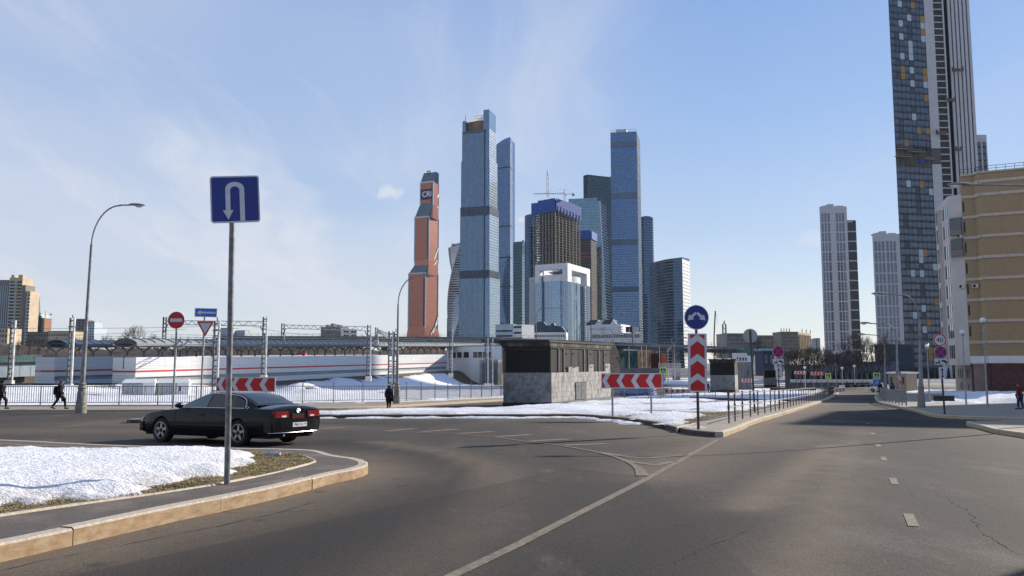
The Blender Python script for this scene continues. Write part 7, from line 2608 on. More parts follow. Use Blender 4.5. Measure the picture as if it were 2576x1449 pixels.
# facade cradles
for x, y, w in ((2408, 180, 14), (2392, 256, 9), (2366, 338, 12), (2410, 380, 7)):
 c = P(x, y, D20 - 0.2)
 wd = w * 2 * D20 / F
 cr_ = MB().box(c.x - wd / 2, c.x + wd / 2, c.y - 1.0, c.y - 0.1, c.z, c.z + 0.2).box(c.x - wd / 2, c.x + wd / 2, c.y - 1.05, c.y - 0.95, c.z, c.z + 1.1).box(c.x - wd / 2, c.x - wd / 2 + 0.3, c.y - 1.0, c.y - 0.1, c.z, c.z + 1.9).box(c.x + wd / 2 - 0.3, c.x + wd / 2, c.y - 1.0, c.y - 0.1, c.z, c.z + 1.9)
 o = cr_.build('facade_cradle', pm('cradle_rust', (0.16, 0.10, 0.08), 0.8, var=0.3), T)
# ---- 21 / 22. white gridded apartment towers
def white_tower(label, xs, ytop, Y, cols, group_rows, dark_right=None, roof=3, low=0):
 T = thing('apartment_tower', label, 'tower block', (*pxy((xs[0] + xs[1]) / 2, Y), ZG))
 A, B = pxy(xs[0], Y + 2, 700), pxy(xs[1], Y, 700)
 W = Wall(A, B)
 z1 = zat(ytop, Y)
 MB().prism([A, B, (B[0] + 20 * B[0] / B[1], B[1] + 20), (A[0] + 21 * A[0] / A[1], A[1] + 20)], ZG - 1, z1).build('wall', M_WSTRIP, T)
 mb, mw = MB(), MB()
 gh = 9.0
 z = z1 - 6.0
 gi = 0
 while z > ZG + 3:
  nrow = 3
  for a, b in cols:
   s0, s1 = W.L * a, W.L * b
   for r in range(nrow):
    zt_ = z - (gh - 0.9) / 3 * r
    W.box(mb, s0, s1, zt_ - 2.0, zt_ - 0.1, -0.3, 0.04)
    W.box(mw, s0, s1, zt_ - 2.62, zt_ - 2.05, -0.1, 0.03)
  z -= gh
  gi += 1
 mb.build('windows', glass_tower('window_dim_' + str(int(Y)), (0.13, 0.155, 0.20), cell=(1.2, 1.2, 2.7), metal=0.5, var=0.35), T, kind='stuff', recalc=False)
 mw.build('spandrels', M_DPAN2, T, kind='stuff', recalc=False)
 for s0, s1, h in ((0.32, 0.55, 2.6), (0.12, 0.30, 1.2), (0.62, 0.9, 1.0)):
  mb = MB()
  W.box(mb, W.L * s0, W.L * s1, z1 + 0.01, z1 + h, -10, -1.5)
  mb.build('roof_block', M_WSTRIP, T)
 if dark_right:
  x2, yt2 = dark_right
  C, D_ = pxy(xs[1] + 0.3, Y + 8, 700), pxy(x2, Y + 8, 700)
  W2 = Wall(C, D_)
  z2 = zat(yt2, Y + 8)
  MB().prism([C, D_, (D_[0] + 2, D_[1] + 12), (C[0] + 2, C[1] + 12)], ZG - 1, z2).build('dark_wing', M_DPAN, T)
  z = z2 - 1.0
  i = 0
  while z > ZG:
   mb = MB()
   W2.box(mb, 0, W2.L * (0.97 if i else 0.6), z - 1.0, z, 0.0, 0.25)
   mb.build('white_ledge', M_WSTRIP, T)
   z -= 9.0
   i += 1
 return T
white_tower('white gridded apartment tower with a dark right wing, tallest of the distant pair', (2068, 2137), 519, 700, [(0.06, 0.13), (0.17, 0.24), (0.28, 0.37), (0.585, 0.67), (0.70, 0.78), (0.81, 0.90)], 16, (2159, 554))
white_tower('white gridded apartment tower standing directly left of the charcoal tower', (2199, 2268), 588, 640, [(0.06, 0.16), (0.20, 0.29), (0.33, 0.43), (0.49, 0.59), (0.63, 0.72), (0.76, 0.85)], 14)
# ================================================================== RAILWAY
M_RIB = pm('noise_wall_white', (0.64, 0.645, 0.645), 0.6, var=0.06, scale=0.6, stretch=(0.1, 0.1, 6))
M_RIBG = pm('noise_wall_grey', (0.27, 0.29, 0.31), 0.7, var=0.1, scale=0.8)
M_STRIPE = pm('stripe_red', (0.50, 0.035, 0.035), 0.6, var=0.06)
M_CANR = pm('canopy_sheet', (0.33, 0.36, 0.345), 0.45, metal=0.2, var=0.12, scale=0.8)
M_CANS = pm('canopy_steel', (0.17, 0.18, 0.18), 0.6, metal=0.3, var=0.15)
M_MAST = pm('mast_galvanised', (0.42, 0.43, 0.44), 0.55, metal=0.4, var=0.15, scale=1.5)
M_MASTD = pm('mast_dark', (0.10, 0.10, 0.10), 0.6, metal=0.3, var=0.15)
def slab(mb, W, s0, s1, za, zb, o0, o1):
 """like Wall.box but with heights that change along the wall"""
 p = W.pt
 return mb.hexa([p(s0, za(s0), o1), p(s1, za(s1), o1), p(s1, za(s1), o0), p(s0, za(s0), o0), p(s0, zb(s0), o1), p(s1, zb(s1), o1), p(s1, zb(s1), o0), p(s0, zb(s0), o0)])
def lin(W, z0, z1):
 return lambda s: z0 + (z1 - z0) * s / W.L
WA = Wall(WALL_A0, WALL_A1)
def platform(label, W, tops, depth, end_detail=True, mats=(M_RIB, M_RIBG)):
 zt, zr, zm, zg, zb = [lin(W, *t) for t in tops]
 T = thing('station_platform', label, 'platform', (W.A.x, W.A.y, zb(0)))
 n = int(W.L / 3.0)
 for i in range(n):
  a, b = W.L * i / n + 0.015, W.L * (i + 1) / n - 0.015
  mb = MB()
  hh = 6
  for k in range(hh):
   f0, f1 = k / hh, (k + 0.86) / hh
   slab(mb, W, a, b, lambda s: zr(s) + (zt(s) - zr(s)) * f0 + 0.15, lambda s: zr(s) + (zt(s) - zr(s)) * f1 + 0.15, -0.12, 0.10)
  slab(mb, W, a, b, lambda s: zr(s) + 0.1, lambda s: zt(s) + 0.1, -0.14, 0.03)
  mb.build('wall_panel', mats[0], T)
  mb = MB()
  slab(mb, W, a, b, lambda s: zm(s), lambda s: zr(s) - 0.15, -0.12, 0.08)
  mb.build('lower_panel', mats[0], T)
 mb = MB()
 slab(mb, W, 0, W.L, lambda s: zr(s) - 0.14, lambda s: zr(s) + 0.14, -0.12, 0.13)
 mb.build('red_stripe', M_STRIPE, T)
 mb = MB()
 slab(mb, W, 0, W.L, lambda s: zg(s), lambda s: zm(s) - 0.01, -depth, -0.25)
 mb.build('concrete_deck', mats[1], T)
 mb = MB()
 slab(mb, W, 0, W.L, lambda s: zb(s) - 0.8, lambda s: zg(s) - 0.01, -0.6, 0.14)
 mb.build('base_wall', mats[0], T)
 # end wall in shade, towards the left
 e = W.A - W.n * depth
 WE = Wall(tuple(e), tuple(W.A))
 for z0, z1, m, nm, o in ((zr(0) + 0.15, zt(0) + 0.1, M_RIB, 'end_panel', 0.05), (zr(0) - 0.14, zr(0) + 0.14, M_STRIPE, 'red_stripe', 0.12), (zb(0) - 0.6, zr(0) - 0.15, M_RIB, 'end_panel', 0.05)):
  mb = MB()
  q = 6 if nm == 'end_panel' else 1
  for k in range(q):
   WE.box(mb, 0.0, WE.L - 0.02, z0 + (z1 - z0) * k / q, z0 + (z1 - z0) * (k + 0.94) / q, -0.12, o)
  mb.build(nm, m, T)
 return T
platform('long white ribbed platform wall with a red stripe and grey plinth beyond the snowfield', WA, ((2.35, 3.9), (0.12, 1.55), (-0.85, 0.45), (-1.6, -0.3), (-2.4, -1.0)), 5.0)
WBn = WA.n * -24.0
WB_ = Wall((WA.A + WBn + WA.u * 4)[:], (WA.B + WBn)[:])
platform('second white platform with a red stripe, left behind the nearer one', WB_, ((2.5, 3.9), (0.05, 1.45), (-0.9, 0.4), (-1.7, -0.4), (-2.6, -1.2)), 5.0)
def canopy(label, W, off, width, e0, e1, start=0.0, rise=0.75):
 ze = lin(W, e0, e1)
 T = thing('platform_canopy', label, 'canopy', (W.pt(start, 0, -off).x, W.pt(start, 0, -off).y, ze(start) - 4.5))
 seg = 2.0
 n = int((W.L - start) / seg)
 A = 9
 prof = [(-width / 2 + width * i / (A - 1), rise * math.sin(math.pi * i / (A - 1)) ** 0.8 if 0 < i < A - 1 else 0.0) for i in range(A)]
 for i in range(n):
  a, b = start + seg * i + 0.05, start + seg * (i + 1) - 0.05
  rows = []
  for s in (a, b):
   rows.append([W.pt(s, ze(s) + h, -off - o) for o, h in prof])
  top = [Vector(p) + Vector((0, 0, 0.08)) for p in rows[0]], [Vector(p) + Vector((0, 0, 0.08)) for p in rows[1]]
  vs = rows[0] + rows[1] + top[0] + top[1]
  fs = [(j, j + 1, A + j + 1, A + j) for j in range(A - 1)] + [(2 * A + j + 1, 2 * A + j, 3 * A + j, 3 * A + j + 1) for j in range(A - 1)]
  fs += [(0, A, 3 * A, 2 * A), (A - 1, 3 * A - 1, 4 * A - 1, 2 * A - 1)]
  MB().add(vs, fs).build('roof_panel', M_CANR, T)
  # arched rib between the sheets, with a short brace standing on the eave
  mb = MB()
  mb.tube([W.pt(a - 0.05, ze(a) + h + 0.12, -off - o) for o, h in prof], 0.09, 4)
  mb.beam(W.pt(a, ze(a) - 0.05, -off + width / 2 + 0.05), W.pt(a + 1.2, ze(a) + rise * 0.72, -off + width * 0.25), 0.12, 0.10)
  mb.build('rib', M_CANS, T)
  if i % 2 == 0:
   mb = MB()
   zb = ze(a) - 4.2
   mb.cyl(W.pt(a, zb, -off), W.pt(a, ze(a) - 1.4, -off), 0.2, 0.16, 6)
   for sgn in (-1, 1):
    pts = [W.pt(a, ze(a) - 1.6, -off), W.pt(a, ze(a) - 0.9, -off + sgn * width * 0.16), W.pt(a, ze(a) - 0.35, -off + sgn * width * 0.34), W.pt(a, ze(a) - 0.1, -off + sgn * width * 0.48)]
    mb.tube(pts, 0.09, 4)
    mb.beam(W.pt(a, ze(a) - 1.5, -off), W.pt(a + sgn * 2.4, ze(a) - 0.1, -off), 0.12, 0.12)
   mb.tube([W.pt(a, ze(a) - 0.1, -off - width * 0.48), W.pt(a, ze(a) + rise * 0.3, -off), W.pt(a, ze(a) - 0.1, -off + width * 0.48)], 0.07, 4)
   mb.build('column', M_CANS, T)
 mb = MB()
 for o in (-width / 2, width / 2):
  mb.beam(W.pt(start, ze(start) - 0.22, -off - o), W.pt(W.L, ze(W.L) - 0.22, -off - o), 0.22, 0.42)
  mb.beam(W.pt(start, ze(start) - 0.45, -off - o * 0.55), W.pt(W.L, ze(W.L) - 0.45, -off - o * 0.55), 0.2, 0.3)
 mb.build('eave_beam', M_CANS, T)
 mb = MB()
 zz_ = lambda s: ze(s) + rise + 0.9
 for hgt in (0, -0.45):
  mb.beam(W.pt(start, zz_(start) + hgt, -off), W.pt(W.L, zz_(W.L) + hgt, -off), 0.06, 0.06)
 for i in range(n):
  s = start + seg * i
  mb.beam(W.pt(s, ze(s) + rise, -off), W.pt(s, zz_(s), -off), 0.05, 0.05)
 mb.build('roof_railing', M_CANS, T, kind='stuff')
 return T
WAX = Wall(WALL_A0, (WALL_A0[0] + (WALL_A1[0] - WALL_A0[0]) * 1.27, WALL_A0[1] + (WALL_A1[1] - WALL_A0[1]) * 1.27))
canopy('long arched station canopy of pale ribbed panels over the nearer platform', WAX, 2.6, 5.4, 4.75, 7.45, 0.0)
canopy('arched station canopy farther left, over the second platform', WB_, 2.6, 5.4, 4.9, 7.2, 2.0)
# grey wall and dark underside between the two platforms
A_, B_ = P(176, 902, 205), P(300, 901, 205)
W = Wall(A_[:2], B_[:2])
T = thing('noise_wall', 'grey wall with a red stripe seen in the gap between the two platforms', 'wall', (A_.x, A_.y, -3))
for z0, z1, m, nm in ((1.45, 2.7, M_RIBG, 'wall_panel'), (0.95, 1.44, M_STRIPE, 'red_stripe'), (-0.6, 0.94, M_RIBG, 'wall_panel'), (-2.2, -0.61, M_CONC, 'ledge'), (-5, -2.21, M_MASTD, 'base')):
 mb = MB()
 W.box(mb, 0, W.L, z0, z1, -0.3, 0.1)
 mb.build(nm, m, T)
def mast(label, px, yt, yb, Y, w=0.55, group='catenary masts along the railway', head=True):
 b, t = P(px, yb, Y), P(px, yt, Y)
 h = t.z - b.z
 T = thing('catenary_mast', label, 'mast', (b.x, b.y, b.z), 0, group)
 lm_ = MB().box(-w / 2 - 0.14, -w / 2 + 0.06, -0.16, 0.16, -0.6, h).build('leg', M_MASTD, T, world=False)
 MB().box(w / 2 - 0.08, w / 2 + 0.14, -0.16, 0.16, -0.6, h).build('leg', M_MAST, T, world=False)
 mb = MB()
 n = int(h / 0.8)
 for i in range(n):
  z = h * (i + 0.5) / n
  mb.box(-w / 2 + 0.05, w / 2 - 0.07, -0.12, 0.12, z - 0.09, z + 0.09)
 mb.build('rungs', M_MASTD, T, kind='stuff', world=False)
 if head:
  MB().box(-0.6, 0.6, -0.1, 0.1, h * 0.86, h * 0.86 + 0.12).box(-0.06, 0.06, -0.06, 0.06, h, h + 0.5).build('cross_arm', M_MASTD, T, world=False)
 MB().box(-w / 2 - 0.25, w / 2 + 0.25, -0.4, 0.4, -0.7, 0.2).build('footing', M_PLINTH, T, world=False)
 return Vector((b.x, b.y, t.z))
mast('lattice mast at the far left before the pale green bridge', 25, 806, 960, 125)
mast('lattice mast left of the tall lamp post, with a spike on top', 174, 800, 969, 121)
mast('lattice mast close behind the give-way sign', 540, 807, 991, 106)
a1, a2 = mast('gantry mast behind the no-entry sign', 412, 797, 872, 168, head=False), mast('gantry mast in front of the platform wall, middle left', 663, 797, 946, 134, head=False)
b1, b2 = mast('gantry mast rising behind the canopy, middle', 711, 813, 862, 185, head=False), mast('gantry mast before the platform wall, left of the slim lamp post', 927, 817, 949, 150, head=False)
c1, c2 = mast('gantry mast behind the canopy beside the copper tower', 947, 823, 858, 200, head=False), mast('mast directly left of the slim lamp post', 982, 833, 970, 122, head=False)
mast('mast half hidden behind the slim lamp post', 994, 835, 970, 122, 0.4)
mast('mast before the far end of the white platform wall', 1134, 829, 941, 176)
mast('left mast of the pair before the station building', 1224, 851, 967, 150, 0.45)
mast('right mast of the pair before the station building', 1236, 852, 967, 152, 0.45)
def gantry(label, p, q, drop):
 p, q = Vector(p), Vector(q)
 T = thing('gantry_beam', label, 'gantry', p)
 p, q = p - Vector((0, 0, drop)), q - Vector((0, 0, drop))
 d = Vector((0, 0, 0.8))
 MB().beam(p, q, 0.2, 0.14).build('lower_chord', M_MAST, T)
 MB().beam(p + d, q + d, 0.2, 0.14).build('upper_chord', M_MAST, T)
 n = 22
 mb = MB()
 for i in range(n):
  a, b = p.lerp(q, i / n), p.lerp(q, (i + 1) / n)
  mb.beam(a + (d if i % 2 else Vector()), b + (Vector() if i % 2 else d), 0.09, 0.09)
 mb.build('lattice', M_MAST, T, kind='stuff')
 for s, u in ((p, q), (q, p)):
  k = (u - s).normalized()
  MB().beam(s + k * 1.8, s - Vector((0, 0, 1.6)), 0.14, 0.14).build('brace', M_MASTD, T)
gantry('left lattice gantry beam spanning the tracks above the canopy', a1, a2, 1.6)
gantry('middle lattice gantry beam spanning the tracks before the grey brick block', b1, b2, 1.2)
gantry('right lattice gantry beam ending at the slim lamp post', c1, c2, 1.3)
mb_i = 0
for (p, q) in (((a2.x - 3, a2.y, a2.z - 1.4), (b2.x - 4, b2.y, b2.z - 1.6)), ((b2.x - 4, b2.y, b2.z - 1.6), (c2.x + 2, 200, c2.z + 1)), ((-110, 118, 8.0), (a2.x - 3, a2.y, a2.z - 1.4)), ((-100, 126, 6.6), (a1.x + 8, a1.y - 8, a1.z - 3)), ((-110, 120, 5.2), (a2.x - 4, a2.y, a2.z - 4.5)), ((a2.x - 4, a2.y, a2.z - 4.5), (b2.x - 4, b2.y, b2.z - 4.2))):
 pts = [Vector(p).lerp(Vector(q), i / 8) - Vector((0, 0, 0.9 * (1 - (2 * i / 8 - 1) ** 2))) for i in range(9)]
 o = MB().tube(pts, 0.028, 4).build('overhead_wire', M_MASTD)
 tag(o, 'thin sagging overhead railway wire between the masts', 'wire', 'overhead railway wires')
# track in front of the platforms
T = thing('railway_track', 'railway track on brown ballast at the left, before the platforms', 'railway track', (-90, 112, -2.2))
p, q = Vector((-125, 108.5, -2.05)), Vector((-62, 123.5, -2.0))
u = (q - p).normalized()
n_ = Vector((-u.y, u.x, 0))
MB().beam(p - Vector((0, 0, 0.2)), q - Vector((0, 0, 0.2)), 4.2, 0.5).build('ballast', pm('ballast', (0.12, 0.085, 0.065), 0.95, var=0.35, scale=3), T)
for s in (-0.76, 0.76):
 MB().beam(p + n_ * s + Vector((0, 0, 0.25)), q + n_ * s + Vector((0, 0, 0.25)), 0.12, 0.2).build('rail', M_RUSTM, T)
mb = MB()
for i in range(100):
 c = p.lerp(q, i / 100)
 mb.beam(c - n_ * 1.3 + Vector((0, 0, 0.1)), c + n_ * 1.3 + Vector((0, 0, 0.1)), 0.24, 0.12)
mb.build('sleepers', M_CONC, T, kind='stuff')
# pale green bridge at the far left
M_MINT = pm('bridge_mint', (0.20, 0.42, 0.36), 0.6, var=0.1)
M_GIRD = pm('bridge_white', (0.60, 0.68, 0.69), 0.6, var=0.06, dirt=(0.4, 0.42, 0.42), dirt_amt=0.3)
A_, B_ = P(-120, 905, 146), P(104, 903, 158)
W = Wall(A_[:2], B_[:2])
T = thing('footbridge', 'pale mint bridge with a white panelled girder at the left edge', 'bridge', (A_.x, A_.y, -3))
n = 8
for i in range(n):
 mb = MB()
 slab(mb, W, W.L * i / n + 0.04, W.L * (i + 1) / n - 0.04, lambda s: -1.55 + 0.5 * s / W.L, lambda s: 0.95 + 0.45 * s / W.L, -0.3, 0.1)
 mb.build('girder_panel', M_GIRD, T)
zt = lambda s: 1.0 + 0.45 * s / W.L
mb = MB()
slab(mb, W, 0, W.L, zt, lambda s: zt(s) + 0.35, -4, 0.35)
mb.build('deck_edge', M_CONCD, T)
mb = MB()
slab(mb, W, 0, W.L, lambda s: zt(s) + 1.5, lambda s: zt(s) + 1.6, 0.1, 0.25)
slab(mb, W, 0, W.L, lambda s: zt(s) + 0.6, lambda s: zt(s) + 0.68, 0.1, 0.2)
for i in range(60):
 s = W.L * (i + 0.5) / 60
 W.box(mb, s - 0.05, s + 0.05, zt(s) + 0.36, zt(s) + 1.5, 0.12, 0.2)
mb.build('railing', M_MINT, T, kind='stuff')
MB().prism([W.pt(0, 0, -3)[:2], W.pt(W.L, 0, -3)[:2], W.pt(W.L, 0, -1)[:2], W.pt(0, 0, -1)[:2]], -5, 0.5).build('abutment', M_CONC, T)
# white equipment cabins on the snow
for i, (x0, x1, yb, Y, lab) in enumerate(((306, 388, 1001, 88, 'white equipment cabin on the snow, the left one of two'), (393, 474, 999, 90, 'white equipment cabin on the snow, the right one with a dark hatch'))):
 A_, B_ = P(x0, yb, Y), P(x1, yb, Y + 1)
 W = Wall(A_[:2], B_[:2])
 z0 = gz(Y) + 0.05
 h = 2.0
 T = thing('equipment_cabin', lab, 'cabin', (A_.x, A_.y, z0))
 mb = MB()
 W.box(mb, 0, W.L * 0.62, z0 - 0.2, z0 + h * 0.82, -2.6, 0)
 mb.build('body', M_RIBG, T)
 mb = MB()
 W.box(mb, W.L * 0.62 + 0.01, W.L, z0 - 0.2, z0 + h * 0.82, -2.6, 0.02)
 mb.build('door_end', M_RIB, T)
 mb = MB()
 q = W.pt
 zr = z0 + h * 0.82
 mb.loft([[q(-0.1, zr + 0.01, 0.12), q(W.L + 0.1, zr + 0.01, 0.12), q(W.L + 0.1, zr + 0.01, -2.7), q(-0.1, zr + 0.01, -2.7)], [q(0.15, zr + 0.42, -0.9), q(W.L - 0.15, zr + 0.42, -0.9), q(W.L - 0.15, zr + 0.42, -1.8), q(0.15, zr + 0.42, -1.8)]])
 mb.build('roof', M_RIB, T)
 for k in range(4):
  mb = MB()
  W.box(mb, W.L * (0.04 + 0.145 * k), W.L * (0.04 + 0.145 * k) + W.L * 0.125, z0 + 0.1, z0 + h * 0.75, 0.0, 0.03)
  mb.build('panel', M_SBACK, T)
 mb = MB()
 W.box(mb, W.L * 0.70, W.L * (0.76 if i else 0.72), z0 + 0.7, z0 + 1.3, 0.02, 0.05)
 mb.build('hatch', M_BLACKM, T)
mb = MB()
rr = random.Random(4)
c = XY(778, 996)
rings = [[(c[0] + r * 1.5 * math.cos(a) * rr.uniform(0.85, 1.15), c[1] + r * math.sin(a), gz(c[1]) + z) for a in np.linspace(0, 6.283, 15)[:-1]] for r, z in ((2.0, 0.0), (1.5, 0.5), (0.9, 0.95), (0.3, 1.15))]
o = mb.loft(rings).build('dirt_heap', M_SOIL, smooth=True)
tag(o, 'dark heap of dirty snow and gravel on the snowfield behind the black car', 'heap')
# station building at the end of the platform
A_, M_, B_ = P(1124, 940, 246), P(1186, 946, 232), P(1262, 946, 226)
z0, z1 = -2.6, P(1186, 872, 232).z
T = thing('station_building', 'white clad station building with dark square windows and outside stairs', 'station building', (M_.x, M_.y, z0))
q = B_ + (A_ - M_)
MB().prism([A_[:2], M_[:2], B_[:2], q[:2]], z0 - 2, z1).build('wall', M_RIB, T)
W1, W2 = Wall(A_[:2], M_[:2]), Wall(M_[:2], B_[:2])
for W in (W1, W2):
 for k in range(9):
  mb = MB()
  z = z0 + (z1 - z0) * k / 9
  W.box(mb, 0.02, W.L - 0.02, z + 0.03, z + (z1 - z0) / 9 - 0.03, 0.0, 0.06)
  mb.build('cladding_panel', M_RIB, T)
zw = P(1186, 899, 232).z
for W, ss_ in ((W1, ((0.27, 0.38), (0.44, 0.62), (0.70, 0.90))), (W2, ((0.06, 0.2), (0.22, 0.36), (0.39, 0.51), (0.55, 0.66)))):
 for a, b in ss_:
  mb = MB()
  W.box(mb, W.L * a, W.L * b, zw, zw + 1.6, 0.0, 0.09)
  w_ = mb.build('window', M_CGLASS, T)
  mb = MB()
  W.box(mb, W.L * a - 0.08, W.L * b + 0.08, zw - 0.14, zw - 0.01, 0.0, 0.16)
  mb.build('sill', M_RIBG, w_)
MB().prism([tuple(Vector(p[:2])) for p in (A_, M_, B_, q)], z1 + 0.01, z1 + 0.4).build('parapet', M_RIBG, T)
mb = MB()
for k in range(8):
 s0 = W2.L * (0.42 + 0.075 * k)
 W2.box(mb, s0, W2.L * 1.02, z0 - 2, z0 + 5.0 - 0.72 * k, 0.3 + 0.05 * k, 2.2)
mb.build('stair_flight', M_RIBG, T)
# ================================================================== VIADUCT
M_DECK = pm('viaduct_concrete', (0.20, 0.205, 0.21), 0.85, var=0.15, scale=0.2)
M_DECKD = pm('viaduct_dark', (0.075, 0.08, 0.085), 0.85, var=0.2, scale=0.2)
vp_ = [P(x, y, Y) for x, y, Y in ((560, 849, 350), (900, 850, 338), (1260, 853, 325), (1560, 866, 300), (1700, 872, 285), (1860, 878, 275))]
T = thing('road_viaduct', 'long grey road viaduct on columns running behind the station towards the right', 'viaduct', (vp_[0].x, vp_[0].y, ZG))
pts = []
for a, b in zip(vp_, vp_[1:]):
 n = max(2, int((b - a).length / 12))
 pts += [a.lerp(b, i / n) for i in range(n)]
pts.append(vp_[-1])
for i, (a, b) in enumerate(zip(pts, pts[1:])):
 MB().beam(a - Vector((0, 0, 1.0)), b - Vector((0, 0, 1.0)), 12, 1.4).build('deck_span', M_DECKD, T)
 MB().beam(a + Vector((0, -5.9, 0.1)), b + Vector((0, -5.9, 0.1)), 0.4, 0.9).build('parapet', M_DECK, T)
 if i % 2 == 0:
  MB().box(a.x - 0.8, a.x + 0.8, a.y - 3, a.y + 3, ZG - 1, a.z - 1.7).build('column', M_DECK, T)
mb = MB()
for a, b in zip(pts, pts[1:]):
 for k in range(4):
  c = a.lerp(b, k / 4)
  mb.box(c.x - 0.06, c.x + 0.06, c.y - 5.95, c.y - 5.83, c.z + 0.5, c.z + 1.7)
 for hz in (1.0, 1.65):
  mb.beam(a + Vector((0, -5.9, hz)), b + Vector((0, -5.9, hz)), 0.07, 0.07)
mb.build('railing', M_CANS, T, kind='stuff')
for lab, px, yt, Yv, L, rz in (('street lamp on the viaduct before the white framed office tower', 1349, 775, 318, 9.5, 5), ('street lamp on the viaduct before the right flank of the white tower', 1457, 811, 305, 7.5, 3), ('street lamp on the viaduct before the low white arcade', 1541, 828, 300, 7.0, 170), ('street lamp on the viaduct right of the tall striped tower', 1690, 850, 290, 4.0, 5)):
 b = P(px, 862, Yv)
 hgt = P(px, yt, Yv).z - b.z
 t = thing('street_lamp', lab, 'street lamp', b, R(rz))
 MB().cyl((0, 0, -0.5), (0, 0, hgt * 0.72), 0.22, 0.16, 8).build('pole', M_LAMP, t, world=False)
 MB().tube(lamp_arm(hgt, L, bend=hgt * 0.3), 0.12, 6).build('arm', M_LAMP, t, smooth=True, world=False)
 lamp_head(t, L, hgt + 0.1, 2.6)
# low white classical block, billboard and mansard roof before the towers
M_PWHITE = pm('plaster_white', (0.70, 0.69, 0.67), 0.8, var=0.05, scale=0.3)
M_SLATE = pm('roof_slate_blue', (0.035, 0.06, 0.10), 0.5, var=0.2, scale=0.3, metal=0.3)
A_, B_ = P(1488, 860, 432), P(1563, 860, 425)
W = Wall(A_[:2], B_[:2])
zt = P(1525, 816, 428).z
T = thing('arcade_building', 'low white building with two gables, round balconies and a columned gallery', 'building', (A_.x, A_.y, ZG))
W3 = Wall(B_[:2], P(1611, 860, 424)[:2])
zt3 = P(1590, 837, 424).z
mb = MB()
W.box(mb, 0, W.L, ZG, zt, -18, 0)
mb.build('wall', M_PWHITE, T)
mb = MB()
W3.box(mb, 0.02, W3.L, ZG, zt3, -18, 0)
mb.build('wall', M_PWHITE, T)
for fx in (0.12 + 0.11, 0.12 + 0.62):
 s0, s1 = W.L * (fx - 0.10), W.L * (fx + 0.12)
 zp = zt + 2.6
 mb = MB()
 mb.loft([[W.pt(s0, zt + 0.01, 0.2), W.pt(s1, zt + 0.01, 0.2), W.pt((s0 + s1) / 2, zp, 0.2)], [W.pt(s0, zt + 0.01, -0.6), W.pt(s1, zt + 0.01, -0.6), W.pt((s0 + s1) / 2, zp, -0.6)]])
 mb.build('gable', M_PWHITE, T)
 mb = MB()
 mb.loft([[W.pt(s0 - 6, zt + 0.01, -0.7), W.pt((s0 + s1) / 2 - 0.2, zt + 0.01, -0.7), W.pt((s0 + s1) / 2 - 0.2, zp, -0.7), W.pt(s0 - 3, zp, -0.7)], [W.pt(s0 - 6, zt + 0.01, -8), W.pt((s0 + s1) / 2 - 0.2, zt + 0.01, -8), W.pt((s0 + s1) / 2 - 0.2, zp, -8), W.pt(s0 - 3, zp, -8)]])
 mb.build('roof', M_SLATE, T)
zc0, zc1 = P(1525, 850, 428).z, P(1525, 841, 428).z
mb = MB()
for WW in (W, W3):
 nn = int(WW.L / 0.9)
 for i in range(nn):
  s = WW.L * (i + 0.5) / nn
  WW.box(mb, s - 0.14, s + 0.14, zc0, zc1, 0.05, 0.35)
mb.build('gallery_columns', M_PWHITE, T, kind='stuff')
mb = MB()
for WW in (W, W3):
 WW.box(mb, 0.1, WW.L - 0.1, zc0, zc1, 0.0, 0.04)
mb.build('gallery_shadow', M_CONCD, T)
for k, (y0, y1) in enumerate(((835, 820), (866, 852))):
 mb = MB()
 for WW in (W, W3):
  if k == 0 and WW is W3:
   continue
  for i in range(int(WW.L / 1.3)):
   for r in range(3):
    s = 0.5 + i * 1.3
    z = P(1525, y0, 428).z + r * 1.1
    WW.box(mb, s, s + 0.95, z, z + 0.8, 0.0, 0.05)
 mb.build('windows', GL_SKY, T, kind='stuff', recalc=False)
for s in (0.36 * W.L, 1.0 * W.L):
 for r in range(4):
  z = P(1525, 843 - 6.2 * r, 428).z
  q = W.pt(s, z, 0.2)
  MB().cyl((q.x, q.y, z), (q.x, q.y, z + 0.55), 1.35, 1.35, 14).build('balcony', M_PWHITE, T, smooth=True)
b = P(1592, 842, 320)
T = thing('billboard', 'two-sided roadside billboard with a dark screen on a thick post', 'billboard', b)
z0, z1 = P(1592, 836, 320).z - b.z, P(1592, 822, 320).z - b.z
MB().cyl((0, 0, -6), (0, 0, z0), 0.4, 0.4, 8).build('post', M_CANS, T, world=False)
f = MB().box(-2.9, -0.2, -0.3, 0.1, z0, z1).build('screen', pm('screen_black', (0.012, 0.012, 0.02), 0.3), T, world=False)
MB().plate([(-1.75, z0 + 0.25), (-1.2, z0 + 0.25), (-1.32, z0 + 1.1), (-1.48, z1 - 0.25), (-1.64, z0 + 1.1)], -0.33, -0.29).build('bottle_picture', pm('screen_lilac', (0.30, 0.28, 0.55), 0.4), f, world=False)
MB().box(-0.1, 2.7, -0.1, 0.3, z0, z1).build('blank_side', M_SBACK, T, world=False)
MB().box(2.72, 2.95, -0.2, 0.4, z0, z1).build('edge', M_BLACKM, T, world=False)
A_, B_ = P(1318, 850, 525), P(1424, 850, 520)
W = Wall(A_[:2], B_[:2])
zf = lambda y: P(1370, y, 522).z
T = thing('mansard_building', 'pale building with a dark blue mansard roof and small spire before the white tower', 'building', (A_.x, A_.y, ZG))
mb = MB()
W.box(mb, 0, W.L, ZG, zf(836), -12, 0)
mb.build('wall', M_PWHITE, T)
mb = MB()
for i in range(24):
 s = W.L * (i + 0.2) / 24
 W.box(mb, s, s + W.L / 42, zf(848), zf(842), 0.0, 0.06)
mb.build('windows', M_BANDD, T, kind='stuff')
px2 = lambda x: (x - 1318) / 106.0 * W.L
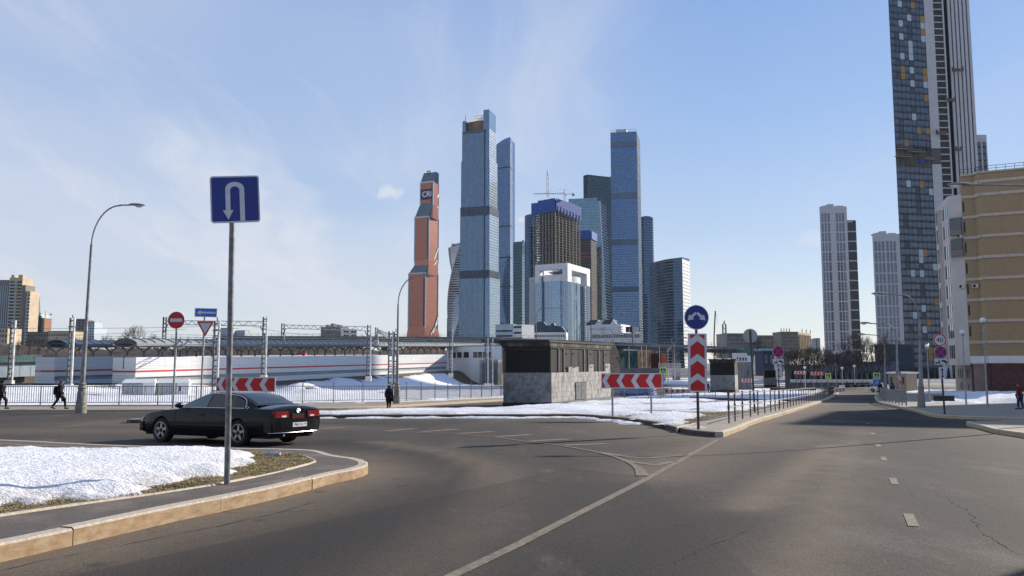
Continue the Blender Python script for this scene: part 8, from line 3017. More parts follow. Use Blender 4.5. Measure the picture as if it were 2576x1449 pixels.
ol = [(1318, 836), (1424, 836), (1412, 821), (1396, 819), (1392, 812), (1388, 812), (1385, 819), (1374, 818), (1367, 809), (1359, 808), (1350, 811), (1340, 822), (1318, 824)]
mb = MB()
mb.loft([[W.pt(px2(x), zf(y) + 0.02, -0.6) for x, y in ol], [W.pt(px2(x), zf(y) + 0.02, -9) for x, y in ol]])
mb.build('roof', M_SLATE, T)
for (x0, x1, y, Y, m, lab) in ((1246, 1291, 816, 560, M_FINL, 'grey low office block at the foot of the tallest tower'), (1291, 1313, 817, 500, M_PWHITE, 'plain pale concrete block left of the mansard roof'), (1124, 1131, 800, 1250, GL_NAVY, 'slim dark distant tower left of the twisted tower'), (1560, 1600, 824, 600, GL_SKY, 'small pale blue glass block behind the billboard')):
 A_, B_ = P(x0, 850, Y), P(x1, 850, Y - 5)
 W = Wall(A_[:2], B_[:2])
 T = thing('office_block', lab, 'office building', (A_.x, A_.y, ZG))
 z1 = P(x0, y, Y).z
 mb = MB()
 W.box(mb, 0, W.L, ZG, z1, -12, 0)
 mb.build('wall', m, T)
 mb = MB()
 z = ZG + 3
 while z < z1 - 2:
  W.box(mb, W.L * 0.05, W.L * 0.95, z, z + 1.3, 0.0, 0.06)
  z += 3.6
 mb.build('window_bands', M_BANDD, T, kind='stuff')
# ================================================================== TREES
M_BARK = pm('bark', (0.055, 0.045, 0.038), 0.95, var=0.3, scale=3)
M_TWIG = pm('twigs', (0.060, 0.047, 0.040), 0.95, var=0.3, scale=0.6)
def bare_tree(seed, h, spread=1.0, limit=1500):
 r = random.Random(seed)
 tr, cr = MB(), MB()
 stack = [(Vector((0, 0, 0)), Vector((0, 0, 1)), h * 0.32, h * 0.016, 0)]
 cnt = 0
 while stack and cnt < limit:
  p, d, ln, rad, lv = stack.pop(0)
  q = p + d * ln + Vector((r.uniform(-1, 1), r.uniform(-1, 1), 0)) * ln * 0.08
  m_ = p.lerp(q, 0.5) + Vector((r.uniform(-1, 1), r.uniform(-1, 1), 0)) * ln * 0.06
  (tr if lv < 2 else cr).tube([p, m_, q], [rad, rad * 0.85, rad * 0.7], 5 if lv < 2 else 3, cap=False)
  cnt += 1
  if lv >= 5:
   continue
  k = r.choice((3, 3, 4)) if lv < 4 else r.choice((3, 4, 5))
  for i in range(k):
   a = r.uniform(0, 6.283)
   tilt = r.uniform(0.25, 0.75) * spread
   side = Vector((math.cos(a), math.sin(a), 0))
   nd = (d * math.cos(tilt) + side * math.sin(tilt) + Vector((0, 0, 0.16))).normalized()
   st = p.lerp(q, r.uniform(0.55, 1.0)) if i else q
   stack.append((st, nd, ln * r.uniform(0.55, 0.82), max(rad * 0.58, h * 0.0010), lv + 1))
 return tr, cr
PROTO = []
for sd, sp in ((11, 1.0), (23, 0.8), (37, 1.2)):
 t = thing('bare_tree', 'bare tree', 'tree', (0, -300, -50))
 a, b = bare_tree(sd, 10.0, sp)
 a.build('trunk', M_BARK, t, world=False, smooth=True)
 b.build('crown', M_TWIG, t, world=False, recalc=False)
 PROTO.append(t)
used = set()
def plant(px, yb, Y, h, label, k=None, group=None):
 i = rng.randrange(3) if k is None else k
 b = P(px, yb, Y)
 g0 = b.z
 src = PROTO[i]
 if i not in used:
  used.add(i)
  o = src
  o.location, o.rotation_euler, o.scale = (b.x, b.y, g0), (0, 0, rng.uniform(0, 6)), (h / 10.0,) * 3
  o['label'] = label
 else:
  o = dup(src, (b.x, b.y, g0), rng.uniform(0, 6), label, h / 10.0)
 if group:
  o['group'] = group
 return o
plant(1893, 922, 205, 8.5, 'slim bare tree behind the grey back of the round sign', 1)
for px, Y, h in ((2168, 260, 11), (2182, 265, 12), (2196, 262, 11), (2210, 266, 12), (2222, 262, 10)):
 plant(px, 925, Y, h, 'bare tree filling the gap between the two white gridded towers', None, 'bare trees between the gridded towers')
plant(2238, 948, 175, 10.5, 'large bare tree before the gap left of the charcoal tower', 0)
plant(2158, 935, 230, 13, 'pale bare tree before the foot of the tall gridded tower', 1)
plant(2128, 935, 235, 12, 'bare tree overlapping the left foot of the gridded tower', 2)
mass = 'bare trees massed behind the row of conifers'
ml = ('bare tree in the dark thicket behind the row of small conifers',)
for px, Y, h in ((1985, 215, 7), (2000, 235, 8.5), (2018, 225, 8), (2034, 240, 9), (2048, 225, 8), (2062, 245, 9), (2078, 230, 8), (2092, 245, 8.5), (2104, 235, 7.5), (2010, 250, 9), (2040, 255, 9.5), (2070, 260, 9.5), (1995, 255, 8.5), (2025, 215, 7.5), (2055, 215, 7.5), (2086, 215, 7)):
 plant(px, 938 + rng.uniform(-1, 1), Y, h, ml[0], None, mass)
for i in range(15):
 plant(2106 + 8.5 * i + rng.uniform(-3, 3), 946, rng.uniform(222, 231), rng.uniform(5.5, 8.5), 'bare tree in the brown band before the barn and the dark shed', None, 'bare trees before the barn')
for i in range(16):
 plant(1966 + 9 * i + rng.uniform(-3, 3), 948, rng.uniform(198, 203), rng.uniform(5.5, 7.5), 'bare tree standing before the long grey wall behind the conifers', None, 'bare trees before the long grey wall')
for px, Y, h in ((1768, 225, 7), (1752, 240, 7.5), (1738, 250, 7), (1722, 255, 7), (1708, 250, 6), (1800, 230, 7.5), (1820, 240, 7), (1840, 235, 6.5)):
 plant(px, 925, Y, h, 'small bare tree in the scrub between the coloured sheds and the kiosk', None, 'bare scrub trees beyond the road')
for px, Y, h in ((1575, 215, 6.5), (1592, 220, 6), (1632, 210, 4.5), (1560, 230, 7)):
 plant(px, 932, Y, h, 'small bare tree before the coloured sheds under the viaduct', None, 'bare trees before the coloured sheds')
for px, yb, Y, h in ((310, 905, 330, 16), (345, 905, 340, 17), (375, 905, 335, 14), (270, 905, 345, 12), (600, 905, 380, 12), (690, 905, 360, 11), (760, 905, 370, 12)):
 plant(px, yb, Y, h, 'bare tree rising behind the station canopies', None, 'bare trees behind the station canopies')
for px, Y, h in ((45, 260, 8), (70, 270, 9), (95, 265, 8), (118, 262, 8), (200, 290, 9), (230, 285, 9), (560, 300, 9), (510, 300, 9), (620, 300, 9), (860, 300, 8), (900, 300, 9), (960, 300, 8), (1010, 300, 8), (1060, 300, 8), (760, 300, 9), (680, 300, 9), (440, 300, 9), (400, 300, 9)):
 plant(px, 903, Y, h, 'brown bare tree in the belt beyond the platforms', None, 'brown tree belt beyond the platforms')
# low earth bank carrying the tree belt
xs_b = list(np.arange(-330, 40, 8.0))
ys_b = list(np.arange(250, 345, 6.0))
hill = lambda X, Y: -5.2 + (12.6 + 1.4 * np.sin(X * 0.05) + 0.9 * np.sin(X * 0.17 + 1)) * np.clip((Y - 252) / 40.0, 0, 1)
struct(grid_sheet('embankment', xs_b, ys_b, hill, pm('earth_brown', (0.075, 0.056, 0.044), 0.95, var=0.35, scale=0.4)))
for i in range(62):
 px = -20 + 1190 * (i + rng.uniform(0, 0.9)) / 62
 Y = rng.uniform(288, 325)
 plant(px, 893, Y, rng.uniform(4.0, 6.0), 'brown bare tree in the belt beyond the platforms', None, 'brown tree belt beyond the platforms')
# row of clipped conifers in pale planters
M_CONIF = pm('conifer', (0.014, 0.022, 0.012), 0.9, var=0.4, scale=2)
r = random.Random(9)
mb = MB()
for i in range(420):
 f = r.random()
 z = 0.2 + 2.3 * f
 rad = 0.42 * (1 - f) ** 0.55 * (0.6 + 0.4 * r.random()) + 0.02
 a = r.uniform(0, 6.283)
 c = Vector((rad * math.cos(a), rad * math.sin(a), z))
 s = r.uniform(0.08, 0.17)
 n1 = Vector((-math.sin(a), math.cos(a), 0)) * s * 0.6
 up = Vector((0.2 * math.cos(a), 0.2 * math.sin(a), 1)) * s * 1.5
 mb.add([c - n1, c + n1, c + up], [(0, 1, 2)])
mb.lathe([(0.30, 0.15), (0.34, 0.8), (0.22, 1.7), (0.02, 2.45)], 7)
con = thing('potted_conifer', 'small dark conifer', 'conifer', (0, 0, 0))
mb.build('foliage', M_CONIF, con, world=False, recalc=False)
MB().cyl((0, 0, -0.2), (0, 0, 0.5), 0.06, 0.05, 6).build('trunk', M_BARK, con, world=False)
pot = thing('planter', 'white tapered planter', 'planter', (0, 0, 0))
MB().loft([[(x * w, y * w, z) for x, y in ((-1, -1), (1, -1), (1, 1), (-1, 1))] for w, z in ((0.42, 0.0), (0.55, 0.75))]).build('pot', M_PWHITE, pot, world=False)
MB().box(-0.46, 0.46, -0.46, 0.46, 0.752, 0.80).build('soil_fill', M_SOIL, pot, world=False)
first = True
for px in list(range(1994, 2200, 13)) + list(range(2290, 2425, 14)):
 Y = 196 if px < 2200 else 168
 b = P(px + rng.uniform(-2, 2), 962, Y)
 zb = b.z
 near = 'left of the guard house' if px < 2200 else 'right of the guard house'
 if not first:
  c_, p_ = dup(con, label='x'), dup(pot, label='x')
 else:
  c_, p_ = con, pot
  first = False
 c_.location, p_.location = (b.x, b.y, zb + 0.45), (b.x, b.y, zb)
 c_.scale = (rng.uniform(0.9, 1.15), rng.uniform(0.9, 1.15), rng.uniform(0.8, 1.05))
 c_['label'] = 'small dark conifer in a white planter in the row ' + near
 p_['label'] = 'white planter with a conifer in the row ' + near
 c_['group'] = 'potted conifers in the row ' + near
 p_['group'] = 'white planters in the row ' + near
# ================================================================== MIDDLE DISTANCE, RIGHT
def block(name, label, cat, x0, x1, yt, yb, Y, m, depth=8, side=None, dY=0, rows=0, cols=0, roof=None, win=None, wsz=(0.5, 0.5)):
 A_, B_ = P(x0, yb, Y), P(x1, yb, Y + dY)
 W = Wall(A_[:2], B_[:2])
 z0, z1 = min(A_.z, B_.z) - 2.5, P(x0, yt, Y).z
 zl = A_.z
 T = thing(name, label, cat, (A_.x, A_.y, z0))
 mb = MB()
 W.box(mb, 0, W.L, z0, z1, -depth, 0)
 mb.build('wall', m, T)
 if side is not None:
  mb = MB()
  W2 = Wall(W.pt(W.L, 0, 0.0)[:2], W.pt(W.L, 0, -depth)[:2])
  W2.box(mb, 0, W2.L, z0, z1 - 0.02, 0.01, 0.15)
  mb.build('side_wall', side, T)
 if rows:
  ww, hh = W.L / cols * wsz[0], (z1 - zl) / rows * wsz[1]
  wm_ = shared(MB().box(0, ww, -0.07, 0.2, 0, hh), 'window', win or M_BANDD)
  for i in range(rows):
   for j in range(cols):
    place('window', wm_, T, W.pt(W.L * (j + 0.5) / cols - ww / 2, zl + (z1 - zl) * (i + 0.28) / rows, 0.0), W.ang)
 if roof is not None:
  mb = MB()
  W.box(mb, -0.3, W.L + 0.3, z1 + 0.01, z1 + 0.35, -depth - 0.3, 0.35)
  mb.build('roof', roof, T)
 return T, W, z1
M_TEALP = pm('wall_teal', (0.055, 0.16, 0.145), 0.8, var=0.12)
M_ORNG = pm('wall_peach', (0.50, 0.30, 0.15), 0.8, var=0.1)
M_ORNG2 = pm('wall_orange', (0.48, 0.14, 0.05), 0.8, var=0.1)
M_MAROON = pm('wall_maroon', (0.10, 0.035, 0.03), 0.8, var=0.15)
M_OLDST = pm('old_stone', (0.26, 0.235, 0.21), 0.85, var=0.12, scale=0.4)
M_TANST_SUN = pm('tan_stone_sunlit', (0.42, 0.34, 0.235), 0.85, var=0.12, scale=0.4)  # lighter copy of the old stone, with sunlight put into its colour
M_GREENR = pm('roof_green', (0.035, 0.15, 0.105), 0.5, var=0.15, metal=0.2)
M_TURQ = pm('roof_turquoise', (0.28, 0.50, 0.46), 0.5, var=0.1)
M_BLUESH = pm('shed_blue', (0.03, 0.042, 0.075), 0.7, var=0.2)
M_STEELB = pm('roof_steel_blue', (0.06, 0.14, 0.22), 0.5, var=0.2, metal=0.2)
M_GREYW = pm('wall_grey', (0.14, 0.142, 0.145), 0.85, var=0.15, scale=0.5)
M_BEIGE = pm('wall_beige', (0.28, 0.24, 0.19), 0.85, var=0.1)
M_DIMW = pm('wall_dim', (0.10, 0.115, 0.14), 0.85, var=0.2, scale=0.4)
block('shed', 'teal shed under the viaduct, left of the peach coloured house', 'shed', 1571, 1609, 882, 925, 232, M_TEALP, 8, None, 0, 1, 4, wsz=(0.25, 0.2))
block('house', 'peach coloured two storey house under the viaduct', 'house', 1609.5, 1638, 880, 928, 228, M_ORNG, 8, None, 0, 2, 4, wsz=(0.3, 0.45), win=M_CONCD)
block('shed', 'maroon shed with an orange end wall right of the peach house', 'shed', 1638.5, 1668, 889, 930, 230, M_MAROON, 9, M_ORNG2, 0)
block('shed', 'narrow orange shed right of the maroon one', 'shed', 1668.5, 1677, 888, 915, 226, M_ORNG2, 5)
block('boundary_wall', 'grey concrete wall behind the long chevron board', 'wall', 1560, 1658, 926, 940, 165, M_GREYW, 0.4)
for x0, x1, y0, Y, lab in ((1657, 1717, 913, 205, 'pale wooden palisade fence beyond the snow, right of the sheds'), (1690, 1735, 926, 190, 'lower pale palisade fence nearer the red and white barrier')):
 A_, B_ = P(x0, y0 + 12, Y), P(x1, y0 + 12, Y)
 W = Wall(A_[:2], B_[:2])
 T = thing('palisade_fence', lab, 'fence', A_)
 hh = P(x0, y0, Y).z - A_.z
 pk = shared(MB().box(-0.07, 0.07, -0.03, 0.03, -0.8, hh), 'paling', M_PLINTH)
 for i in range(int(W.L / 0.3)):
  place('paling', pk, T, W.pt(0.3 * i, A_.z, 0), W.ang)
 mb = MB()
 for f in (0.25, 0.8):
  W.box(mb, 0, W.L, A_.z + hh * f - 0.05, A_.z + hh * f + 0.05, -0.09, -0.035)
 mb.build('rail', M_PLINTH, T)
 mb = MB()
for i, px in enumerate(range(1676, 1738, 7)):
 b = P(px, 959, 150)
 t = thing('traffic_barrier', 'red and white plastic road barrier in the line along the far snow', 'barrier', (b.x, b.y, gz(150)), 0, 'red and white barriers along the far snow')
 MB().plate([(-0.26, 0), (0.26, 0), (0.26, 0.2), (0.2, 0.62), (-0.2, 0.62), (-0.26, 0.2)], -0.2, 0.2).build('barrier_body', (M_STRIPE, M_PWHITE)[i % 2], t, world=False)
for i, (px, yt, Y) in enumerate(((1583, 872, 175), (1615, 870, 172), (1627, 868, 170), (1660, 872, 176), (1681, 876, 165), (1697, 862, 200))):
 b = P(px, 938, Y)
 t = thing('flag_pole', 'bare thin white pole before the coloured sheds', 'pole', b, 0, 'bare thin poles before the sheds')
 h = P(px, yt, Y).z - b.z
 MB().cyl((0, 0, -2), (0, 0, h), 0.07, 0.05, 6).build('pole', M_MAST, t, world=False)
 MB().cyl((0, 0, -2), (0, 0, 0.3), 0.16, 0.14, 6).build('pole_base', M_PLINTH, t, world=False)
# old stone buildings
block('old_building', 'long grey stone building with a stepped roof behind the grey sign back', 'building', 1827, 1905, 840, 890, 430, M_OLDST, 20, None, 0, 5, 16, M_OLDST, wsz=(0.28, 0.45))
block('old_building', 'low middle part of the old stone buildings, with a flat roof', 'building', 1907, 1966, 845, 890, 440, M_OLDST, 20, None, 0, 4, 12, M_OLDST, wsz=(0.28, 0.45))
T, W, z1 = block('old_building', 'tan stone building with statues along its roof edge and a sunlit columned side', 'building', 1967, 2009, 836, 890, 420, M_OLDST, 14, None, 0, 6, 9, M_TANST_SUN, wsz=(0.28, 0.45))
W2 = Wall(W.B, P(2040, 880, 442)[:2])
mb = MB()
W2.box(mb, 0, W2.L, P(2010, 892, 420).z - 2, z1, -6, 0.05)
mb.build('sunlit_side', M_TANST_SUN, T)
for i in range(8):
 s = W2.L * (i + 0.5) / 8
 mb = MB()
 W2.box(mb, s - 0.35, s + 0.35, P(2010, 880, 420).z, z1 - 1.2, 0.06, 0.6)
 mb.build('column', M_TANST_SUN, T)
mb = MB()
for i in range(7):
 for r_ in range(4):
  s = W2.L * (i + 1) / 8
  W2.box(mb, s - 0.4, s + 0.4, z1 - 3.4 - 2.2 * r_, z1 - 2.2 - 2.2 * r_, 0.05, 0.1)
mb.build('windows', M_CONCD, T, kind='stuff')
for i in range(7):
 q = W.pt(W.L * i / 6, 0, 0) if i < 4 else W2.pt(W2.L * (i - 3) / 3, 0, 0)
 MB().cyl((q.x, q.y, z1 + 0.3), (q.x, q.y, z1 + 2.4), 0.35, 0.12, 6).build('roof_statue', M_TANST_SUN, T)
for x0, x1, y, lab in ((2041, 2053, 853, 'pale distant slab block right of the tan stone building'), (2056, 2064, 851, 'slim pale distant block left of the tall gridded tower'), (2160, 2176, 868, 'distant low grey block in the gap right of the tall gridded tower'), (2176, 2200, 885, 'distant low grey block left of the second gridded tower')):
 block('apartment_block', lab, 'building', x0, x1, y, 880, 950, M_FINL, 12, None, 0, 5, 3, M_PLINTH, wsz=(0.4, 0.4))
# green arched hall, blue shed, barn and others
A_, B_ = P(1860, 893, 262), P(1948, 893, 255)
W = Wall(A_[:2], B_[:2])
zt = P(1900, 875, 258).z
zb = A_.z
T = thing('arched_hall', 'hall with a green arched roof and turquoise side behind the round sign back', 'hall', (A_.x, A_.y, zb))
arcp = [(W.L * 0.5 * i / 10, zb + (zt - zb) * math.sin(math.pi * i / 10)) for i in range(11)]
MB().loft([[W.pt(s, z, 0) for s, z in arcp], [W.pt(s, z, -14) for s, z in arcp]]).build('arched_roof', M_GREENR, T)
mb = MB()
W.box(mb, W.L * 0.3, W.L, zb - 0.2, zb + (zt - zb) * 0.8, -10, -0.5)
mb.build('roof', M_TURQ, T)
mb = MB()
W.box(mb, 0, W.L, zb - 5, zb - 0.21, -12, -0.1)
mb.build('wall', M_PWHITE, T)
block('kiosk_hut', 'small white hut with a red mark below the green arched hall', 'hut', 1852, 1880, 888, 915, 225, M_PWHITE, 4, None, 0, 1, 4, wsz=(0.5, 0.3))
block('shed', 'dark blue shed left behind the no-stopping sign', 'shed', 1921, 1948, 884, 925, 235, M_BLUESH, 8, None, 0, 1, 2, M_STEELB, win=M_GREYW)
block('container', 'white site container with a lit end beside the smaller kiosk', 'container', 1872, 1892, 911, 958, 178, M_GREYW, 5, M_PWHITE, 0, 1, 1, wsz=(0.08, 0.3))  # white container: front greyed for shade, lit end left white
block('boundary_wall', 'long grey wall behind the potted conifers', 'wall', 1976, 2110, 918, 952, 205, M_GREYW, 0.4)
T, W, z1 = block('barn', 'grey barn with a sloping light roof edge before the gridded tower', 'barn', 2110, 2164, 898, 945, 235, M_DIMW, 10, None, 0, 1, 6, wsz=(0.12, 0.12))
mb = MB()
mb.loft([[W.pt(0, z1, 0.2), W.pt(W.L, z1, 0.2), W.pt(W.L, z1 + 0.2, 0.2), W.pt(W.L * 0.45, z1 + 2.0, 0.2), W.pt(0, z1 + 1.0, 0.2)], [W.pt(0, z1, -10), W.pt(W.L, z1, -10), W.pt(W.L, z1 + 0.2, -10), W.pt(W.L * 0.45, z1 + 2.0, -10), W.pt(0, z1 + 1.0, -10)]])
mb.build('gable', M_DIMW, T)
MB().beam(W.pt(W.L * 0.43, z1 + 2.15, 0.3), W.pt(W.L * 1.02, z1 + 0.3, 0.3), 0.6, 0.3).build('roof_edge', M_RIBG, T)
block('shed', 'long dark shed with steel blue roof right of the barn', 'shed', 2162, 2262, 913, 948, 240, M_DIMW, 8, None, 0, 1, 8, M_STEELB, wsz=(0.4, 0.2))
block('shed', 'low dark building at the foot of the charcoal tower', 'shed', 2225, 2300, 866, 930, 320, M_BANDD, 8)
T, W, z1 = block('guard_house', 'beige guard house with a striped light roof among the conifers', 'hut', 2236, 2281, 940, 975, 158, M_BEIGE, 4, None, -3, 1, 3, wsz=(0.3, 0.5), roof=M_RIB)
t = thing('road_sign', 'cluster of round and red signs on a post before the guard house', 'road sign', P(2262, 975, 148), 0)
b = P(2262, 975, 148)
hh = P(2262, 938, 148).z - b.z
post(t, hh + 0.4, 0.05)
round_sign(t, hh, 'pass_both', 0.42)
round_sign(t, hh - 0.95, 'forty', 0.36)
q = panel(t, rect(-0.5, 0.5, -0.35, 0.35), M_SRED, hh - 1.85)
for i in range(9):
 b = P(2131 + 9.5 * i, 975 - 0.2 * i, 152)
 t = thing('striped_block', 'dark and pale concrete kerb block in the far line before the conifers', 'barrier', (b.x, b.y, b.z), 0, 'striped concrete blocks at the far roundabout')
 MB().plate([(-0.34, 0), (0.34, 0), (0.3, 0.5), (-0.3, 0.5)], -0.2, 0.2).build('block_body', (M_RUSTM, M_GREYW)[i % 2], t, world=False)
for i in range(4):
 b = G(2094 + 8.5 * i, 988.5 - 1.4 * i, 0.15)
 t = thing('striped_block', 'pale concrete block with a red band at the kerb bend', 'barrier', b, R(35), 'concrete blocks at the kerb bend')
 o = MB().plate([(-0.5, 0), (0.5, 0), (0.46, 0.75), (-0.46, 0.75)], -0.22, 0.22).build('block_body', M_PLINTH, t, world=False)
 MB().box(-0.14, 0.14, -0.24, -0.215, 0.05, 0.7).build('red_band', M_STRIPE, o, world=False)
A_, B_ = P(1937, 969, 165), P(2052, 972, 160)
W = Wall(A_[:2], B_[:2])
o = MB()
W.box(o, 0, W.L, gz(162) - 0.3, gz(162) + 0.75, -0.5, 0)
o = o.build('low_wall', M_BLACKM)
tag(o, 'low black retaining wall crossing the snow before the far crossing', 'wall')
A_, B_ = P(1735, 997, 72), P(1990, 1012, 66)
W = Wall(A_[:2], B_[:2])
o = MB()
W.box(o, 0, W.L, gz(69) - 0.3, gz(69) + 0.35, -0.35, 0)
o = o.build('low_wall', M_MASTD)
tag(o, 'low dark edging wall across the snow behind the upright chevron board', 'wall')
for i, (px, Y, yt) in enumerate(((2026, 175, 928), (2120, 168, 930), (2151, 165, 925), (2103, 205, 893))):
 b = P(px, 968, Y)
 t = thing('globe_lamp', 'small lamp post with a pale head in the conifer row', 'street lamp', b, 0, 'small lamp posts in the conifer row')
 h = P(px, yt, Y).z - b.z
 MB().cyl((0, 0, -1), (0, 0, h), 0.08, 0.06, 6).build('post', M_MAST, t, world=False)
 MB().lathe([(0.05, h), (0.26, h + 0.2), (0.3, h + 0.5), (0.05, h + 0.6)], 8).build('globe', M_LENS, t, world=False)
b = P(1798, 905, 262)
t = thing('crane_boom', 'rust coloured slim crane boom standing right of the upright chevron board', 'crane', b)
h = P(1798, 782, 262).z - b.z
MB().tube([(-0.3, 0, -4), (0, 0, h * 0.5), (0.6, 0, h)], 0.22, 6).build('boom', M_ORPANEL, t, world=False)
MB().cyl((0.6, 0, h), (1.3, 0, h * 0.75), 0.04, 0.04, 4).build('rope', M_MASTD, t, world=False)
b = P(1824, 905, 300)
t = thing('crane_boom', 'grey lattice crane boom left of the old stone buildings', 'crane', b)
h = P(1824, 815, 300).z - b.z
lattice_mast(MB(), (0, 0, -4), h + 4, 1.1, 1.5).build('boom', M_CRANEG, t, world=False)
MB().cyl((0, 0, h), (0.1, 0, h + 1.4), 0.4, 0.1, 6).build('boom_head', M_CRANEG, t, world=False)
# ================================================================== LEFT BACKGROUND
M_CREAM = pm('panel_cream', (0.46, 0.38, 0.27), 0.85, var=0.08, scale=0.2)
M_BRNG = pm('panel_grey_brown', (0.20, 0.175, 0.155), 0.85, var=0.1, scale=0.2)
M_BRICKR = pm('brick_red', (0.27, 0.135, 0.10), 0.85, var=0.12, scale=0.2)
M_PALEB = pm('panel_pale', (0.50, 0.49, 0.46), 0.85, var=0.08, scale=0.2)
YA = 700
T = thing('apartment_block', 'tall cream and grey apartment block with stacked balconies at the left edge', 'apartment building', (*pxy(20, YA), ZG))
zc = lambda y: zat(y, YA)
for x0, x1, yt, m, nm, dY, dep in ((-40, 14, 703, M_BRNG, 'wing', 4, 16), (14, 47, 698, M_CREAM, 'centre_wall', 1.5, 16), (47, 56, 717, M_BRNG, 'grey_pier', 0, 14), (56, 68.5, 732, M_CREAM, 'right_wall', 1, 14)):
 A_, B_ = pxy(x0, YA + dY), pxy(x1, YA + dY)
 W = Wall(A_, B_)
 mb = MB()
 W.box(mb, 0, W.L - 0.05, ZG, zc(yt), -dep, 0)
 mb.build(nm, m, T)
 if nm in ('centre_wall', 'right_wall'):
  wm_ = shared(MB().box(0, W.L * 0.34, -0.1, 0.1, 0, 1.5), 'window', M_CONCD)
  bal = shared(MB().box(0, W.L * 0.55, -1.0, 0.0, 0, 0.95), 'balcony', M_PALEB)
  z = zc(yt + 8)
  while z > ZG + 3:
   place('balcony', bal, T, W.pt(W.L * (0.04 if nm == 'centre_wall' else 0.5), z - 3, 0), W.ang)
   place('window', wm_, T, W.pt(W.L * (0.08 if nm == 'centre_wall' else 0.6), z - 1.9, 0), W.ang)
   if nm == 'centre_wall':
    place('window', wm_, T, W.pt(W.L * 0.62, z - 1.9, 0), W.ang)
   z -= 3.0
 if nm == 'wing':
  mb = MB()
  for k in range(4):
   s = W.L * (0.62 + 0.1 * k)
   W.box(mb, s, s + 0.5, ZG, zc(yt + 14), 0, 0.4)
  mb.build('ribs', M_PALEB, T, kind='stuff')
for x0, x1, y in ((18, 25, 690), (36, 47, 690)):
 A_, B_ = pxy(x0, YA + 4), pxy(x1, YA + 4)
 MB().box(A_[0], B_[0], A_[1], A_[1] + 6, zc(699), zc(y)).build('roof_block', M_CREAM, T)
YS = 1500
T = thing('stalinist_tower', 'red brick tower block with a slim spire under repair, behind the left apartment block', 'tower block', (*pxy(92, YS), ZG))
zc = lambda y: zat(y, YS)
for x0, x1, yt, m, nm in ((67, 114, 837, M_BRICKR, 'base_block'), (70, 108, 800, M_BRICKR, 'shaft'), (82, 102, 794, M_PALEB, 'lantern_stage'), (87, 98, 786, M_PALEB, 'lantern')):
 A_, B_ = pxy(x0, YS), pxy(x1, YS)
 MB().box(A_[0], B_[0], YS, YS + 24, ZG, zc(yt)).build(nm, m, T)
c = pxy(92.5, YS + 10)
MB().cyl((c[0], c[1], zc(786)), (c[0], c[1], zc(745)), 3.4, 0.25, 8).build('spire', M_CRANEG, T)
mb = MB()
for i in range(9):
 for j in range(7):
  A_ = pxy(72 + 4.6 * i, YS)
  mb.box(A_[0], A_[0] + 1.4, YS - 0.2, YS + 0.1, zc(803 + 5 * j), zc(803 + 5 * j) + 2.0)
mb.build('windows', M_CONCD, T, kind='stuff')
for lab, px, yb, yt, Y, jib, cj, ang, m in (('yellow tower crane over the red brick tower block', 112, 836, 790, 1450, 14, 12, math.pi, M_CRANEY), ('distant tower crane left of the spire tower', 84, 836, 790, 1480, 26, 8, math.pi, M_CRANEY)):
 b = P(px, yb, Y)
 tower_crane(lab, b, P(px, yt, Y).z - b.z, jib, cj, m, m, ang, 2.0, 6)
block('apartment_block', 'grey and white flat block with long balconies right of the mast', 'apartment building', 184, 212, 803, 850, 620, M_BRNG, 12, None, 0, 7, 3, M_PALEB, wsz=(0.5, 0.4))
block('apartment_block', 'stepped pale flat block behind the tall lamp post', 'apartment building', 212, 236, 809, 850, 622, M_PALEB, 12, None, 0, 6, 4, M_PALEB, wsz=(0.5, 0.4))
block('apartment_block', 'cream low building left of the arched canopy', 'building', 120, 182, 834, 880, 480, M_CREAM, 12, None, 0, 3, 10, M_BRNG, wsz=(0.35, 0.35))
block('apartment_block', 'brown low building at the foot of the left apartment block', 'building', 66, 120, 836, 880, 500, M_BRNG, 12, None, 0, 3, 8, M_BANDD, wsz=(0.35, 0.35))
block('apartment_block', 'cream building with rows of windows at the very left edge', 'apartment building', -30, 16, 826, 890, 420, M_CREAM, 12, None, 0, 5, 6, wsz=(0.4, 0.4))
T, W, z1 = block('church', 'pale building with a small pointed turret right of the tall lamp post', 'building', 240, 256, 826, 850, 640, M_PALEB, 8)
c = W.pt(W.L * 0.45, z1, -3)
MB().cyl((c.x, c.y, z1 + 0.01), (c.x, c.y, z1 + 7), 1.6, 0.1, 8).build('turret', M_PALEB, T)
block('apartment_block', 'white apartment block behind the canopies, right of the U-turn sign pole', 'apartment building', 552, 586, 826, 862, 640, M_PALEB, 12, None, 0, 6, 8, M_BRNG, wsz=(0.4, 0.4))
block('apartment_block', 'grey end of the white apartment block behind the canopies', 'apartment building', 586.5, 615, 832, 862, 645, M_FINL, 12, None, 0, 5, 5, M_BRNG, wsz=(0.4, 0.4))
T, W, z1 = block('brick_block', 'grey brick apartment block with a sunlit white end behind the middle gantry', 'apartment building', 806, 857, 824, 870, 560, M_BRNG, 10, None, -6, 0, 0, M_BRNG)  # brown shade side and white sunny end, lighting put into the wall colours
W2 = Wall(W.B, P(897, 860, 562)[:2])
mb = MB()
W2.box(mb, 0.02, W2.L, z1 - 24, z1 - 1.0, -8, 0)
mb.build('white_end', M_PWHITE, T)
wm_ = shared(MB().box(0, 1.7, -0.08, 0.1, 0, 1.5), 'window', M_CONCD)
for i in range(5):
 for s in (0.18, 0.36, 0.66, 0.84):
  place('window', wm_, T, W2.pt(W2.L * s, z1 - 3.6 - 3.0 * i, 0), W2.ang)
for s, h in ((0.2, 1.6), (0.45, 2.4), (0.75, 1.5)):
 mb = MB()
 W.box(mb, W.L * s, W.L * (s + 0.14), z1 + 0.36, z1 + 0.36 + h, -5, -1)
 mb.build('roof_block', M_BRNG, T)
